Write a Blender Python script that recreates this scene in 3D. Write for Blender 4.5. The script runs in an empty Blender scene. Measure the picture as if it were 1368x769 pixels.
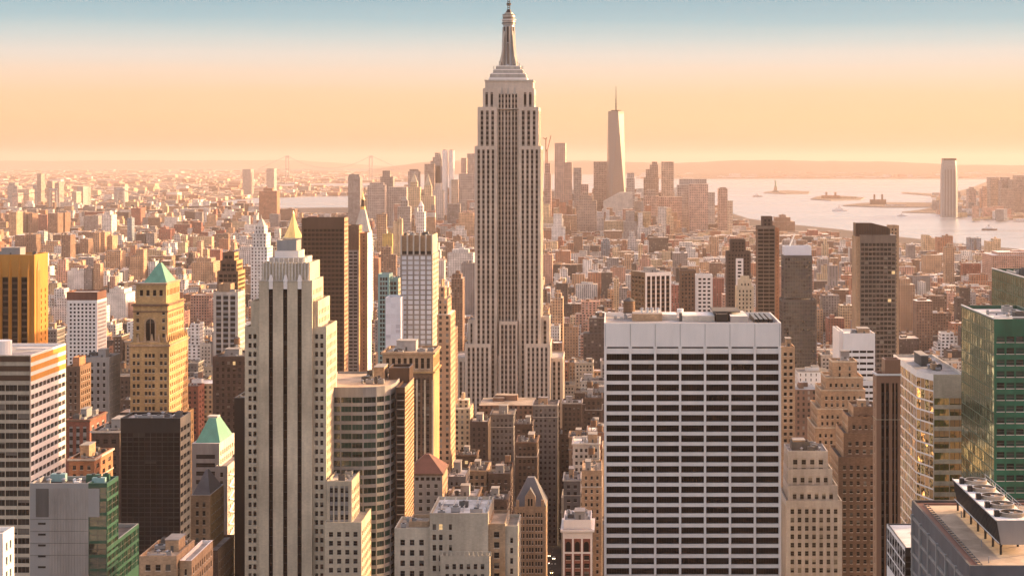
import bpy, math, random
import numpy as np
from mathutils import Vector
R = math.radians
scn = bpy.context.scene
col = scn.collection
# ---------------------------------------------------------------- camera
F = 2300.0; VX = 820.0; VY = 213.0; CH = 260.0      # focal length in photo pixels, vanishing point, eye height
def X(px, D): return (px - VX) * D / F
def Z(py, D): return CH - (py - VY) * D / F
cd = bpy.data.cameras.new('camera'); cam = bpy.data.objects.new('camera', cd); col.objects.link(cam)
cam.location = (0, 0, CH); cam.rotation_euler = (R(90), 0, 0)
cd.sensor_width = 36; cd.lens = 36 * F / 1368
cd.shift_x = -(VX - 684) / 1368; cd.shift_y = -(384.5 - VY) / 1368
cd.clip_start = 1; cd.clip_end = 400000
scn.camera = cam
# ---------------------------------------------------------------- sky and sun
SUN_EL, SUN_AZ = 13.0, 62.0        # azimuth measured from +Y towards +X
world = bpy.data.worlds.new('World'); scn.world = world; world.use_nodes = True
wn, wl = world.node_tree.nodes, world.node_tree.links
wn.clear()
wo = wn.new('ShaderNodeOutputWorld'); bg = wn.new('ShaderNodeBackground')
sky = wn.new('ShaderNodeTexSky'); sky.sky_type = 'NISHITA'; sky.sun_disc = False
sky.sun_elevation = R(SUN_EL); sky.sun_rotation = R(SUN_AZ); sky.altitude = 100; sky.dust_density = 3.0; sky.ozone_density = 1.0
bg.inputs['Strength'].default_value = 0.15
tc = wn.new('ShaderNodeTexCoord'); sx = wn.new('ShaderNodeSeparateXYZ'); wl.new(tc.outputs['Generated'], sx.inputs[0])
ramp = wn.new('ShaderNodeValToRGB'); mr = wn.new('ShaderNodeMapRange')
mr.inputs['From Max'].default_value = 0.12
nz = wn.new('ShaderNodeTexNoise'); mp = wn.new('ShaderNodeMapping'); mp.inputs['Scale'].default_value = (3, 3, 60)
wl.new(tc.outputs['Generated'], mp.inputs[0]); wl.new(mp.outputs[0], nz.inputs['Vector']); nz.inputs['Scale'].default_value = 2; nz.inputs['Detail'].default_value = 3
ma = wn.new('ShaderNodeMath'); ma.operation = 'MULTIPLY_ADD'; wl.new(nz.outputs[0], ma.inputs[0]); ma.inputs[1].default_value = 0.005
wl.new(sx.outputs['Z'], ma.inputs[2]); sb = wn.new('ShaderNodeMath'); sb.operation = 'SUBTRACT'; wl.new(ma.outputs[0], sb.inputs[0]); sb.inputs[1].default_value = 0.0025
wl.new(sb.outputs[0], mr.inputs['Value']); wl.new(mr.outputs[0], ramp.inputs[0])
SKYMUL = 3.45
def s2l(c): return tuple((v/255/12.92 if v <= 10 else ((v/255+0.055)/1.055)**2.4) for v in c)
stops = [(0.0, (160, 112, 84)), (0.05, (222, 166, 124)), (0.12, (244, 198, 148)), (0.20, (253, 211, 160)), (0.31, (253, 217, 174)), (0.41, (249, 225, 200)), (0.50, (236, 229, 217)), (0.58, (208, 222, 220)), (0.67, (168, 205, 214)), (1.0, (104, 162, 190))]
cr = ramp.color_ramp
while len(cr.elements) < len(stops): cr.elements.new(0.5)
for e, (p, c) in zip(cr.elements, stops):
    e.position = p; e.color = (*s2l(c), 1)
vm = wn.new('ShaderNodeVectorMath'); vm.operation = 'SCALE'; vm.inputs['Scale'].default_value = SKYMUL; wl.new(ramp.outputs[0], vm.inputs[0])
# warmer glow towards the sun, along the low sky
sd = wn.new('ShaderNodeVectorMath'); sd.operation = 'DOT_PRODUCT'; sd.inputs[1].default_value = (math.sin(R(SUN_AZ)), math.cos(R(SUN_AZ)), 0)
wl.new(tc.outputs['Generated'], sd.inputs[0])
gm = wn.new('ShaderNodeMapRange'); gm.inputs['From Min'].default_value = 0.2; gm.inputs['From Max'].default_value = 1.0; gm.inputs['To Min'].default_value = 0; gm.inputs['To Max'].default_value = 0.09
wl.new(sd.outputs['Value'], gm.inputs['Value'])
glow = wn.new('ShaderNodeVectorMath'); glow.operation = 'SCALE'; glow.inputs[0].default_value = (SKYMUL*0.9, SKYMUL*0.55, SKYMUL*0.2); wl.new(gm.outputs[0], glow.inputs['Scale'])
gz = wn.new('ShaderNodeMapRange'); gz.inputs['From Min'].default_value = 0.16; gz.inputs['From Max'].default_value = 0.0; wl.new(sx.outputs['Z'], gz.inputs['Value'])
gl2 = wn.new('ShaderNodeVectorMath'); gl2.operation = 'SCALE'; wl.new(glow.outputs[0], gl2.inputs[0]); wl.new(gz.outputs[0], gl2.inputs['Scale'])
ad = wn.new('ShaderNodeVectorMath'); ad.operation = 'ADD'; wl.new(vm.outputs[0], ad.inputs[0]); wl.new(gl2.outputs[0], ad.inputs[1])
mk = wn.new('ShaderNodeMapRange'); mk.inputs['From Min'].default_value = 0.10; mk.inputs['From Max'].default_value = 0.30; mk.interpolation_type = 'SMOOTHSTEP'
wl.new(sx.outputs['Z'], mk.inputs['Value'])
mx = wn.new('ShaderNodeMix'); mx.data_type = 'RGBA'; wl.new(mk.outputs[0], mx.inputs[0]); wl.new(ad.outputs[0], mx.inputs[6])
sk2 = wn.new('ShaderNodeVectorMath'); sk2.operation = 'MULTIPLY'; sk2.inputs[1].default_value = (3.15, 2.08, 1.62); wl.new(sky.outputs[0], sk2.inputs[0])
wl.new(sk2.outputs[0], mx.inputs[7]); wl.new(mx.outputs[2], bg.inputs['Color']); wl.new(bg.outputs[0], wo.inputs['Surface'])
sl = bpy.data.lights.new('sun', 'SUN'); sl.energy = 5.0; sl.angle = R(0.53); sl.color = (1.0, 0.68, 0.34)
so = bpy.data.objects.new('sun', sl); col.objects.link(so)
sdir = Vector((math.sin(R(SUN_AZ))*math.cos(R(SUN_EL)), math.cos(R(SUN_AZ))*math.cos(R(SUN_EL)), math.sin(R(SUN_EL))))
so.rotation_euler = sdir.to_track_quat('Z', 'Y').to_euler(); so.location = (500, -200, 700)
vs = scn.view_settings; vs.view_transform = 'Standard'; vs.look = 'None'; vs.exposure = 0.88; vs.gamma = 1; vs.use_curve_mapping = False
scn.cycles.max_bounces = 5; scn.cycles.diffuse_bounces = 1; scn.cycles.glossy_bounces = 2; scn.cycles.transmission_bounces = 2; scn.cycles.volume_bounces = 0
HAZE = 3.6e-5
scn.cycles.use_denoising = True; scn.cycles.sample_clamp_indirect = 4
# ---------------------------------------------------------------- materials
def nmat(name):
    m = bpy.data.materials.new(name); m.use_nodes = True
    return m, m.node_tree.nodes, m.node_tree.links, m.node_tree.nodes['Principled BSDF']
MATS = {}
def stone(name, c, rough=0.85, var=0.25, metal=0.0, streak=True, brick=0, spec=0.3):
    m, n, l, b = nmat(name)
    b.inputs['Roughness'].default_value = rough; b.inputs['Metallic'].default_value = metal; b.inputs['Specular IOR Level'].default_value = spec
    g = n.new('ShaderNodeNewGeometry'); mp = n.new('ShaderNodeMapping'); l.new(g.outputs['Position'], mp.inputs[0])
    mp.inputs['Scale'].default_value = (0.35, 0.35, 0.05) if streak else (0.2, 0.2, 0.2)
    t = n.new('ShaderNodeTexNoise'); t.inputs['Scale'].default_value = 1; t.inputs['Detail'].default_value = 5; t.inputs['Roughness'].default_value = 0.65; l.new(mp.outputs[0], t.inputs['Vector'])
    t2 = n.new('ShaderNodeTexNoise'); t2.inputs['Scale'].default_value = 0.06; t2.inputs['Detail'].default_value = 3; l.new(g.outputs['Position'], t2.inputs['Vector'])
    a = n.new('ShaderNodeMath'); a.operation = 'ADD'; l.new(t.outputs[0], a.inputs[0]); l.new(t2.outputs[0], a.inputs[1])
    mr = n.new('ShaderNodeMapRange'); l.new(a.outputs[0], mr.inputs['Value']); mr.inputs['From Min'].default_value = 0.65; mr.inputs['From Max'].default_value = 1.35
    mr.inputs['To Min'].default_value = 1 - var*1.35; mr.inputs['To Max'].default_value = 1 + var*1.15
    out = mr.outputs[0]
    if brick:
        w = n.new('ShaderNodeTexWhiteNoise'); w.noise_dimensions = '3D'; sn = n.new('ShaderNodeVectorMath'); sn.operation = 'SNAP'
        sn.inputs[1].default_value = (0.9, 0.9, 0.45); l.new(g.outputs['Position'], sn.inputs[0]); l.new(sn.outputs[0], w.inputs['Vector'])
        m2 = n.new('ShaderNodeMapRange'); l.new(w.outputs['Value'], m2.inputs['Value']); m2.inputs['To Min'].default_value = 1 - brick; m2.inputs['To Max'].default_value = 1 + brick
        m3 = n.new('ShaderNodeMath'); m3.operation = 'MULTIPLY'; l.new(out, m3.inputs[0]); l.new(m2.outputs[0], m3.inputs[1]); out = m3.outputs[0]
    if name.startswith('roof'):
        vo = n.new('ShaderNodeTexVoronoi'); vo.inputs['Scale'].default_value = .16; l.new(g.outputs['Position'], vo.inputs['Vector'])
        sv = n.new('ShaderNodeSeparateColor'); l.new(vo.outputs['Color'], sv.inputs[0]); m4 = n.new('ShaderNodeMapRange'); l.new(sv.outputs[0], m4.inputs['Value']); m4.inputs['To Min'].default_value = .78; m4.inputs['To Max'].default_value = 1.12
        m5 = n.new('ShaderNodeMath'); m5.operation = 'MULTIPLY'; l.new(out, m5.inputs[0]); l.new(m4.outputs[0], m5.inputs[1]); out = m5.outputs[0]
    v = n.new('ShaderNodeVectorMath'); v.operation = 'SCALE'; v.inputs[0].default_value = c; l.new(out, v.inputs['Scale'])
    l.new(v.outputs[0], b.inputs['Base Color'])
    MATS[name] = m; return m
def glass(name, c, blind=0.35, lit=0.02, rough=0.06, metal=0.0, tilt=0.02, blindcol=(0.45, 0.42, 0.36), vary=0.8, spec=0.5):
    m, n, l, b = nmat(name)
    g = n.new('ShaderNodeNewGeometry'); oi = n.new('ShaderNodeObjectInfo'); uv = n.new('ShaderNodeUVMap')
    s = n.new('ShaderNodeSeparateXYZ'); l.new(uv.outputs[0], s.inputs[0])
    ad = n.new('ShaderNodeMath'); ad.operation = 'ADD'; l.new(g.outputs['Random Per Island'], ad.inputs[0]); l.new(oi.outputs['Random'], ad.inputs[1])
    w = n.new('ShaderNodeTexWhiteNoise'); w.noise_dimensions = '1D'; mu = n.new('ShaderNodeMath'); mu.operation = 'MULTIPLY'; mu.inputs[1].default_value = 917.3
    l.new(ad.outputs[0], mu.inputs[0]); l.new(mu.outputs[0], w.inputs['W'])
    sc = n.new('ShaderNodeSeparateColor'); l.new(w.outputs['Color'], sc.inputs[0])
    # blind: window has one if R < blind; hangs down to G
    lt = n.new('ShaderNodeMath'); lt.operation = 'LESS_THAN'; l.new(sc.outputs[0], lt.inputs[0]); lt.inputs[1].default_value = blind
    gt = n.new('ShaderNodeMath'); gt.operation = 'GREATER_THAN'; l.new(s.outputs['Y'], gt.inputs[0]); l.new(sc.outputs[1], gt.inputs[1])
    mb = n.new('ShaderNodeMath'); mb.operation = 'MULTIPLY'; l.new(lt.outputs[0], mb.inputs[0]); l.new(gt.outputs[0], mb.inputs[1])
    mv = n.new('ShaderNodeMapRange'); l.new(w.outputs['Value'], mv.inputs['Value']); mv.inputs['To Min'].default_value = 1 - vary; mv.inputs['To Max'].default_value = 1 + vary
    v = n.new('ShaderNodeVectorMath'); v.operation = 'SCALE'; v.inputs[0].default_value = c; l.new(mv.outputs[0], v.inputs['Scale'])
    bc = n.new('ShaderNodeVectorMath'); bc.operation = 'SCALE'; bc.inputs[0].default_value = blindcol; l.new(mv.outputs[0], bc.inputs['Scale'])
    mx = n.new('ShaderNodeMix'); mx.data_type = 'RGBA'; l.new(mb.outputs[0], mx.inputs[0]); l.new(v.outputs[0], mx.inputs[6]); l.new(bc.outputs[0], mx.inputs[7])
    l.new(mx.outputs[2], b.inputs['Base Color'])
    b.inputs['Roughness'].default_value = rough; b.inputs['Specular IOR Level'].default_value = spec
    if metal:
        iv = n.new('ShaderNodeMath'); iv.operation = 'SUBTRACT'; iv.inputs[0].default_value = 1; l.new(mb.outputs[0], iv.inputs[1])
        im = n.new('ShaderNodeMath'); im.operation = 'MULTIPLY'; im.inputs[1].default_value = metal; l.new(iv.outputs[0], im.inputs[0]); l.new(im.outputs[0], b.inputs['Metallic'])
    if lit:
        gt2 = n.new('ShaderNodeMath'); gt2.operation = 'LESS_THAN'; l.new(sc.outputs[2], gt2.inputs[0]); gt2.inputs[1].default_value = lit
        em = n.new('ShaderNodeMath'); em.operation = 'MULTIPLY'; em.inputs[1].default_value = 0.5; l.new(gt2.outputs[0], em.inputs[0])
        l.new(em.outputs[0], b.inputs['Emission Strength']); b.inputs['Emission Color'].default_value = (1.0, 0.62, 0.28, 1)
    # each pane hangs a little out of true, and is slightly wavy
    vv = n.new('ShaderNodeVectorMath'); vv.operation = 'SUBTRACT'; l.new(w.outputs['Color'], vv.inputs[0]); vv.inputs[1].default_value = (0.5, 0.5, 0.5)
    vs_ = n.new('ShaderNodeVectorMath'); vs_.operation = 'SCALE'; vs_.inputs['Scale'].default_value = tilt * 2; l.new(vv.outputs[0], vs_.inputs[0])
    nt = n.new('ShaderNodeTexNoise'); nt.inputs['Scale'].default_value = 0.45; l.new(g.outputs['Position'], nt.inputs['Vector'])
    n2 = n.new('ShaderNodeVectorMath'); n2.operation = 'SUBTRACT'; l.new(nt.outputs['Color'], n2.inputs[0]); n2.inputs[1].default_value = (0.5, 0.5, 0.5)
    n3 = n.new('ShaderNodeVectorMath'); n3.operation = 'SCALE'; n3.inputs['Scale'].default_value = tilt * 3; l.new(n2.outputs[0], n3.inputs[0])
    a1 = n.new('ShaderNodeVectorMath'); l.new(g.outputs['Normal'], a1.inputs[0]); l.new(vs_.outputs[0], a1.inputs[1])
    a2 = n.new('ShaderNodeVectorMath'); l.new(a1.outputs[0], a2.inputs[0]); l.new(n3.outputs[0], a2.inputs[1])
    nn = n.new('ShaderNodeVectorMath'); nn.operation = 'NORMALIZE'; l.new(a2.outputs[0], nn.inputs[0]); l.new(nn.outputs[0], b.inputs['Normal'])
    MATS[name] = m; return m
stone('limestone', (.47, .40, .31), brick=.06); stone('shaded_brown_brick', (.10, .068, .05), brick=.2); stone('shaded_grey_stone', (.18, .165, .155), brick=.08); stone('tower_stone', (.58, .485, .40), brick=.06, var=.16); stone('pale_stone', (.56, .50, .43), brick=.05); stone('cream_stone', (.54, .45, .33), brick=.07)
stone('tan_brick', (.40, .27, .17), brick=.15); stone('ochre_brick', (.44, .28, .13), brick=.15); stone('brown_brick', (.17, .105, .07), brick=.2); stone('dark_brick', (.085, .06, .05), brick=.2)
stone('red_brick', (.24, .09, .06), brick=.2); stone('rust_brick', (.36, .17, .09), brick=.15); stone('white_stone', (.84, .77, .72), var=.07); stone('white_paint', (.74, .73, .72), var=.1)
stone('grey_stone', (.30, .28, .26)); stone('warm_grey_stone', (.34, .30, .27)); stone('ash_stone', (.33, .315, .31), brick=.05); stone('grey_panel', (.27, .265, .26), var=.08, rough=.5); stone('dark_grey', (.10, .095, .09)); stone('aluminium', (.42, .38, .34), rough=.45, metal=.3)
stone('spandrel', (.17, .135, .11), rough=.5); stone('emerald_panel', (.02, .13, .075), rough=.22, var=.3, spec=.7); stone('brown_metal', (.06, .042, .035), rough=.4, var=.15); stone('black_metal', (.022, .02, .02), rough=.35, var=.2); stone('bronze', (.085, .05, .033), rough=.35)
stone('gold_leaf', (.95, .62, .22), rough=.38, metal=.7, var=.15); stone('gold_panel', (.50, .23, .045), rough=.5, var=.12); stone('orange_panel', (.62, .30, .06), rough=.5, var=.1)
stone('copper_green', (.12, .30, .22), rough=.6, var=.2); stone('slate', (.12, .12, .13), rough=.6); stone('terracotta', (.15, .065, .045), rough=.7); stone('green_panel', (.025, .085, .055), rough=.4)
stone('copper_panel', (.30, .16, .10), rough=.4, var=.12)
stone('roof_pale', (.40, .37, .35), streak=False, var=.35); stone('roof_white', (.62, .60, .58), streak=False, var=.25); stone('roof_dark', (.09, .08, .075), streak=False, var=.4)
stone('roof_tan', (.33, .27, .21), streak=False, var=.35); stone('roof_gravel', (.47, .36, .26), streak=False, var=.25, brick=.05); stone('tank_wood', (.20, .12, .075), brick=.1); stone('steel', (.35, .35, .36), rough=.4, metal=.6, var=.15)
stone('white_panel', (.72, .74, .80), var=.06, rough=.5); stone('teal_panel', (.22, .36, .36), rough=.35)
glass('glass_window', (.014, .013, .013), blind=.3, lit=.003, spec=.2, blindcol=(.34, .31, .27))
glass('glass_dark', (.012, .011, .011), blind=.06, lit=.0, vary=.5, blindcol=(.10, .09, .08), spec=.15)
glass('glass_strip', (.009, .007, .007), blind=.2, lit=.0, blindcol=(.07, .058, .05), spec=.10)
glass('glass_green', (.012, .04, .03), blind=.10, lit=.0, metal=0, blindcol=(.10, .2, .15), spec=.8)
glass('glass_green_mirror', (.05, .19, .13), blind=.0, lit=0, metal=.75, tilt=.006, vary=.12)
glass('glass_sunlit_gold', (.95, .60, .26), blind=.5, lit=.0, metal=.9, tilt=.05, vary=.4, blindcol=(.74, .42, .19))  # gold tint and gold blinds stand in for reflected sunset light
glass('glass_office', (.018, .018, .016), blind=.28, lit=.002, blindcol=(.36, .32, .27))
glass('glass_blue', (.045, .05, .055), blind=.16, lit=.0, metal=.3, tilt=.03, blindcol=(.2, .19, .17))
glass('glass_pale', (.74, .75, .80), blind=.12, lit=0, tilt=.03, vary=.08, blindcol=(.6, .6, .66), rough=.25)
# distant facades: windows laid out by UV (one unit = one bay by one storey), wall colour per building
def city_mat():
    m, n, l, b = nmat('city_facade')
    at = n.new('ShaderNodeVertexColor'); at.layer_name = 'tone'
    uv = n.new('ShaderNodeUVMap'); fr = n.new('ShaderNodeVectorMath'); fr.operation = 'FRACTION'; l.new(uv.outputs[0], fr.inputs[0])
    fl = n.new('ShaderNodeVectorMath'); fl.operation = 'FLOOR'; l.new(uv.outputs[0], fl.inputs[0])
    s = n.new('ShaderNodeSeparateXYZ'); l.new(fr.outputs[0], s.inputs[0])
    def band(sock, half):
        a = n.new('ShaderNodeMath'); a.operation = 'SUBTRACT'; l.new(sock, a.inputs[0]); a.inputs[1].default_value = .5
        c = n.new('ShaderNodeMath'); c.operation = 'ABSOLUTE'; l.new(a.outputs[0], c.inputs[0])
        d = n.new('ShaderNodeMath'); d.operation = 'LESS_THAN'; l.new(c.outputs[0], d.inputs[0])
        if isinstance(half, float): d.inputs[1].default_value = half
        else: l.new(half, d.inputs[1])
        return d.outputs[0]
    hw = n.new('ShaderNodeMath'); hw.operation = 'MULTIPLY'; hw.inputs[1].default_value = .5; l.new(at.outputs['Alpha'], hw.inputs[0])
    bx, bz = band(s.outputs['X'], hw.outputs[0]), band(s.outputs['Y'], .27)
    mm = n.new('ShaderNodeMath'); mm.operation = 'MULTIPLY'; l.new(bx, mm.inputs[0]); l.new(bz, mm.inputs[1])
    w = n.new('ShaderNodeTexWhiteNoise'); w.noise_dimensions = '3D'; l.new(fl.outputs[0], w.inputs['Vector'])
    rp = n.new('ShaderNodeValToRGB'); l.new(w.outputs['Value'], rp.inputs[0]); e = rp.color_ramp.elements
    e[0].position = 0; e[0].color = (.02, .018, .018, 1); e[1].position = 1; e[1].color = (.35, .32, .28, 1)
    k = rp.color_ramp.elements.new(.6); k.color = (.05, .045, .042, 1); k = rp.color_ramp.elements.new(.85); k.color = (.14, .12, .10, 1)
    g = n.new('ShaderNodeNewGeometry'); t = n.new('ShaderNodeTexNoise'); t.inputs['Scale'].default_value = .07; t.inputs['Detail'].default_value = 5; l.new(g.outputs['Position'], t.inputs['Vector'])
    mr = n.new('ShaderNodeMapRange'); l.new(t.outputs[0], mr.inputs['Value']); mr.inputs['From Min'].default_value = .3; mr.inputs['From Max'].default_value = .7; mr.inputs['To Min'].default_value = .7; mr.inputs['To Max'].default_value = 1.25
    v = n.new('ShaderNodeVectorMath'); v.operation = 'SCALE'; l.new(at.outputs['Color'], v.inputs[0]); l.new(mr.outputs[0], v.inputs['Scale'])
    mx = n.new('ShaderNodeMix'); mx.data_type = 'RGBA'; l.new(mm.outputs[0], mx.inputs[0]); l.new(v.outputs[0], mx.inputs[6]); l.new(rp.outputs[0], mx.inputs[7]); l.new(mx.outputs[2], b.inputs['Base Color'])
    rr = n.new('ShaderNodeMapRange'); l.new(mm.outputs[0], rr.inputs['Value']); rr.inputs['To Min'].default_value = .85; rr.inputs['To Max'].default_value = .15; l.new(rr.outputs[0], b.inputs['Roughness'])
    bu = n.new('ShaderNodeBump'); bu.inputs['Distance'].default_value = .4; bu.invert = True; bu.inputs['Strength'].default_value = .6; l.new(mm.outputs[0], bu.inputs['Height']); l.new(bu.outputs[0], b.inputs['Normal'])
    MATS['city_facade'] = m
    m, n, l, b = nmat('city_roof')
    at = n.new('ShaderNodeVertexColor'); at.layer_name = 'tone'; g = n.new('ShaderNodeNewGeometry'); t = n.new('ShaderNodeTexNoise'); t.inputs['Scale'].default_value = .12; t.inputs['Detail'].default_value = 6
    l.new(g.outputs['Position'], t.inputs['Vector']); mr = n.new('ShaderNodeMapRange'); l.new(t.outputs[0], mr.inputs['Value']); mr.inputs['From Min'].default_value = .3; mr.inputs['From Max'].default_value = .7; mr.inputs['To Min'].default_value = .55; mr.inputs['To Max'].default_value = 1.4
    v = n.new('ShaderNodeVectorMath'); v.operation = 'SCALE'; l.new(at.outputs['Color'], v.inputs[0]); l.new(mr.outputs[0], v.inputs['Scale']); l.new(v.outputs[0], b.inputs['Base Color']); b.inputs['Roughness'].default_value = .9
    MATS['city_roof'] = m
city_mat()
# ---------------------------------------------------------------- mesh helpers
class MB:
    def __init__(s): s.v = []; s.f = []; s.m = []; s.uv = []; s.mats = []
    def mi(s, mat):
        if mat not in s.mats: s.mats.append(mat)
        return s.mats.index(mat)
    def poly(s, pts, mat, uv=None):
        k = len(s.v); s.v.extend(pts); s.f.append(tuple(range(k, k + len(pts)))); s.m.append(s.mi(mat)); s.uv.extend(uv if uv else [(p[0], p[2]) for p in pts])
    def box(s, x0, x1, y0, y1, z0, z1, mat, top=None, bottom=False):
        a = (x0, y0), (x1, y0), (x1, y1), (x0, y1)
        s.prism(a, z0, z1, mat, top or mat, bottom)
    def prism(s, pts, z0, z1, mat, top=None, bottom=False, sc=1.0, c=None):
        n = len(pts)
        if c is None: c = (sum(p[0] for p in pts)/n, sum(p[1] for p in pts)/n)
        q = [(c[0]+(p[0]-c[0])*sc, c[1]+(p[1]-c[1])*sc) for p in pts]
        for i in range(n):
            j = (i+1) % n
            if sc == 0: s.poly([(*pts[i], z0), (*pts[j], z0), (*c, z1)], mat)
            else: s.poly([(*pts[i], z0), (*pts[j], z0), (*q[j], z1), (*q[i], z1)], mat)
        if sc > 0: s.poly([(*p, z1) for p in q], top or mat)
        if bottom: s.poly([(*p, z0) for p in reversed(pts)], mat)
    def cyl(s, cx, cy, r0, r1, z0, z1, mat, n=12, top=True):
        a = [(math.cos(2*math.pi*i/n), math.sin(2*math.pi*i/n)) for i in range(n)]
        for i in range(n):
            j = (i+1) % n
            p = [(cx+r0*a[i][0], cy+r0*a[i][1], z0), (cx+r0*a[j][0], cy+r0*a[j][1], z0)]
            p += [(cx+r1*a[j][0], cy+r1*a[j][1], z1), (cx+r1*a[i][0], cy+r1*a[i][1], z1)] if r1 > 0 else [(cx, cy, z1)]
            s.poly(p, mat)
        if top and r1 > 0: s.poly([(cx+r1*c, cy+r1*d, z1) for c, d in a], mat)
    def bar(s, p, q, r, mat):
        p, q = Vector(p), Vector(q); d = (q-p).normalized(); u = d.orthogonal().normalized(); w = d.cross(u)
        o = [u*r+w*r, -u*r+w*r, -u*r-w*r, u*r-w*r]
        for i in range(4):
            a, b = o[i], o[(i+1) % 4]; s.poly([tuple(p+a), tuple(p+b), tuple(q+b), tuple(q+a)], mat)
        s.poly([tuple(p+a) for a in reversed(o)], mat); s.poly([tuple(q+a) for a in o], mat)
    def mesh(s, name):
        me = bpy.data.meshes.new(name); me.from_pydata(s.v, [], s.f)
        for m in s.mats: me.materials.append(MATS[m])
        me.polygons.foreach_set('material_index', s.m)
        u = me.uv_layers.new(name='UVMap'); u.data.foreach_set('uv', np.array(s.uv, dtype=np.float32).ravel()); me.update()
        return me
    def build(s, name, parent=None):
        o = bpy.data.objects.new(name, s.mesh(name)); col.objects.link(o); o.parent = parent; return o
def tag(o, label=None, cat=None, group=None, kind=None):
    if label: o['label'] = label
    if cat: o['category'] = cat
    if group: o['group'] = group
    if kind: o['kind'] = kind
    return o
DEF = dict(cx=3.6, cz=3.6, wf=.5, hf=.55, rec=.35, sr=0, wm='limestone', sm=None, ml=1.2, mr=1.2, mt=2.0, mb=0, g='glass_window', pat=None, mu=0, rail=True, wb=None)
def SP(**k): d = dict(DEF); d.update(k); return d
def facade(mb, wins, P, Q, z0, z1, sp, wlow):
    W = math.hypot(Q[0]-P[0], Q[1]-P[1]); U = ((Q[0]-P[0])/W, (Q[1]-P[1])/W); N = (U[1], -U[0])
    def pt(u, z, dep=0): return (P[0]+U[0]*u-N[0]*dep, P[1]+U[1]*u-N[1]*dep, z)
    def q(u0, u1, a, b, m, dep=0):
        if u1-u0 > 1e-4 and b-a > 1e-4: mb.poly([pt(u0, a, dep), pt(u1, a, dep), pt(u1, b, dep), pt(u0, b, dep)], m)
    wm = sp['wm']; sm = sp['sm'] or wm
    top = z1-sp['mt']; low = max(z0+sp['mb'], wlow if sp['wb'] is None else sp['wb'])
    nz = int((top-low)/sp['cz']+.001); nx = max(1, round((W-sp['ml']-sp['mr'])/sp['cx']))
    if nz < 1 or W < sp['ml']+sp['mr']+.8: q(0, W, z0, z1, wm); return
    cx = (W-sp['ml']-sp['mr'])/nx; zl = top-nz*sp['cz']; cz = sp['cz']
    pat = sp['pat'] or [((1-sp['wf'])/2, (1+sp['wf'])/2)]
    cols = [(sp['ml']+(i+a)*cx, sp['ml']+(i+b)*cx) for i in range(nx) for a, b in pat]
    q(0, W, top, z1, wm); q(0, W, z0, zl, wm)
    u = 0
    for a, b in cols: q(u, a, zl, top, wm); u = b
    q(u, W, zl, top, wm)
    rec, sr, hf = sp['rec'], sp['sr'], sp['hf']; rows = []
    for k in range(nz):
        zt = top-k*cz-(cz*(1-hf))*.5; rows.append((zt-hf*cz, zt))
    ang = math.atan2(U[1], U[0])
    for a, b in cols:
        mb.poly([pt(a, zl, 0), pt(a, zl, rec), pt(a, top, rec), pt(a, top, 0)][::-1], sm if sr else wm); mb.poly([pt(b, zl, rec), pt(b, zl, 0), pt(b, top, 0), pt(b, top, rec)][::-1], sm if sr else wm)
        zz = top
        for zb, zt in rows:
            q(a, b, zt, zz, sm, sr); zz = zb
            mb.poly([pt(a, zb, sr), pt(b, zb, sr), pt(b, zb, rec), pt(a, zb, rec)], sm)
            if zb > 240: mb.poly([pt(a, zt, rec), pt(b, zt, rec), pt(b, zt, sr), pt(a, zt, sr)], sm)
            if CUR[0] < 960 and not sr and rec >= .25 and b-a < 3:
                mb.poly([pt(a-.12, zb-.2, -.1), pt(b+.12, zb-.2, -.1), pt(b+.12, zb, -.1), pt(a-.12, zb, -.1)], 'pale_stone'); mb.poly([pt(a-.12, zb, -.1), pt(b+.12, zb, -.1), pt(b+.12, zb, -.003), pt(a-.12, zb, -.003)], 'pale_stone'); mb.poly([pt(a-.12, zb-.2, -.003), pt(a-.12, zb-.2, -.1), pt(a-.12, zb, -.1), pt(a-.12, zb, -.003)], 'pale_stone')
            wins.append((pt(a, zb, rec), ang, b-a, zt-zb, sp['g'], sp['mu'], sp['rail']))
        q(a, b, zl, zz, sm, sr)
def win_into(mb, o, ang, w, h, g, mu, rail):
    c, s = math.cos(ang), math.sin(ang)
    def p(u, z, out=0): return (o[0]+c*u+s*out, o[1]+s*u-c*out, o[2]+z)
    mb.poly([p(0, 0), p(w, 0), p(w, h), p(0, h)], g, [(0, 0), (1, 0), (1, 1), (0, 1)])
    fm = 'black_metal' if g == 'glass_strip' else 'dark_grey'
    t = .07
    for k in range(1, mu+1):
        u = w*k/(mu+1); mb.poly([p(u-t, 0, .04), p(u+t, 0, .04), p(u+t, h, .04), p(u-t, h, .04)], fm)
    if rail: mb.poly([p(0, h*.5-t, .05), p(w, h*.5-t, .05), p(w, h*.5+t, .05), p(0, h*.5+t, .05)], fm)
WM = {}; CUR = [0]
HERO = []     # footprints and screen rectangles of what is placed by hand
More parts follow.
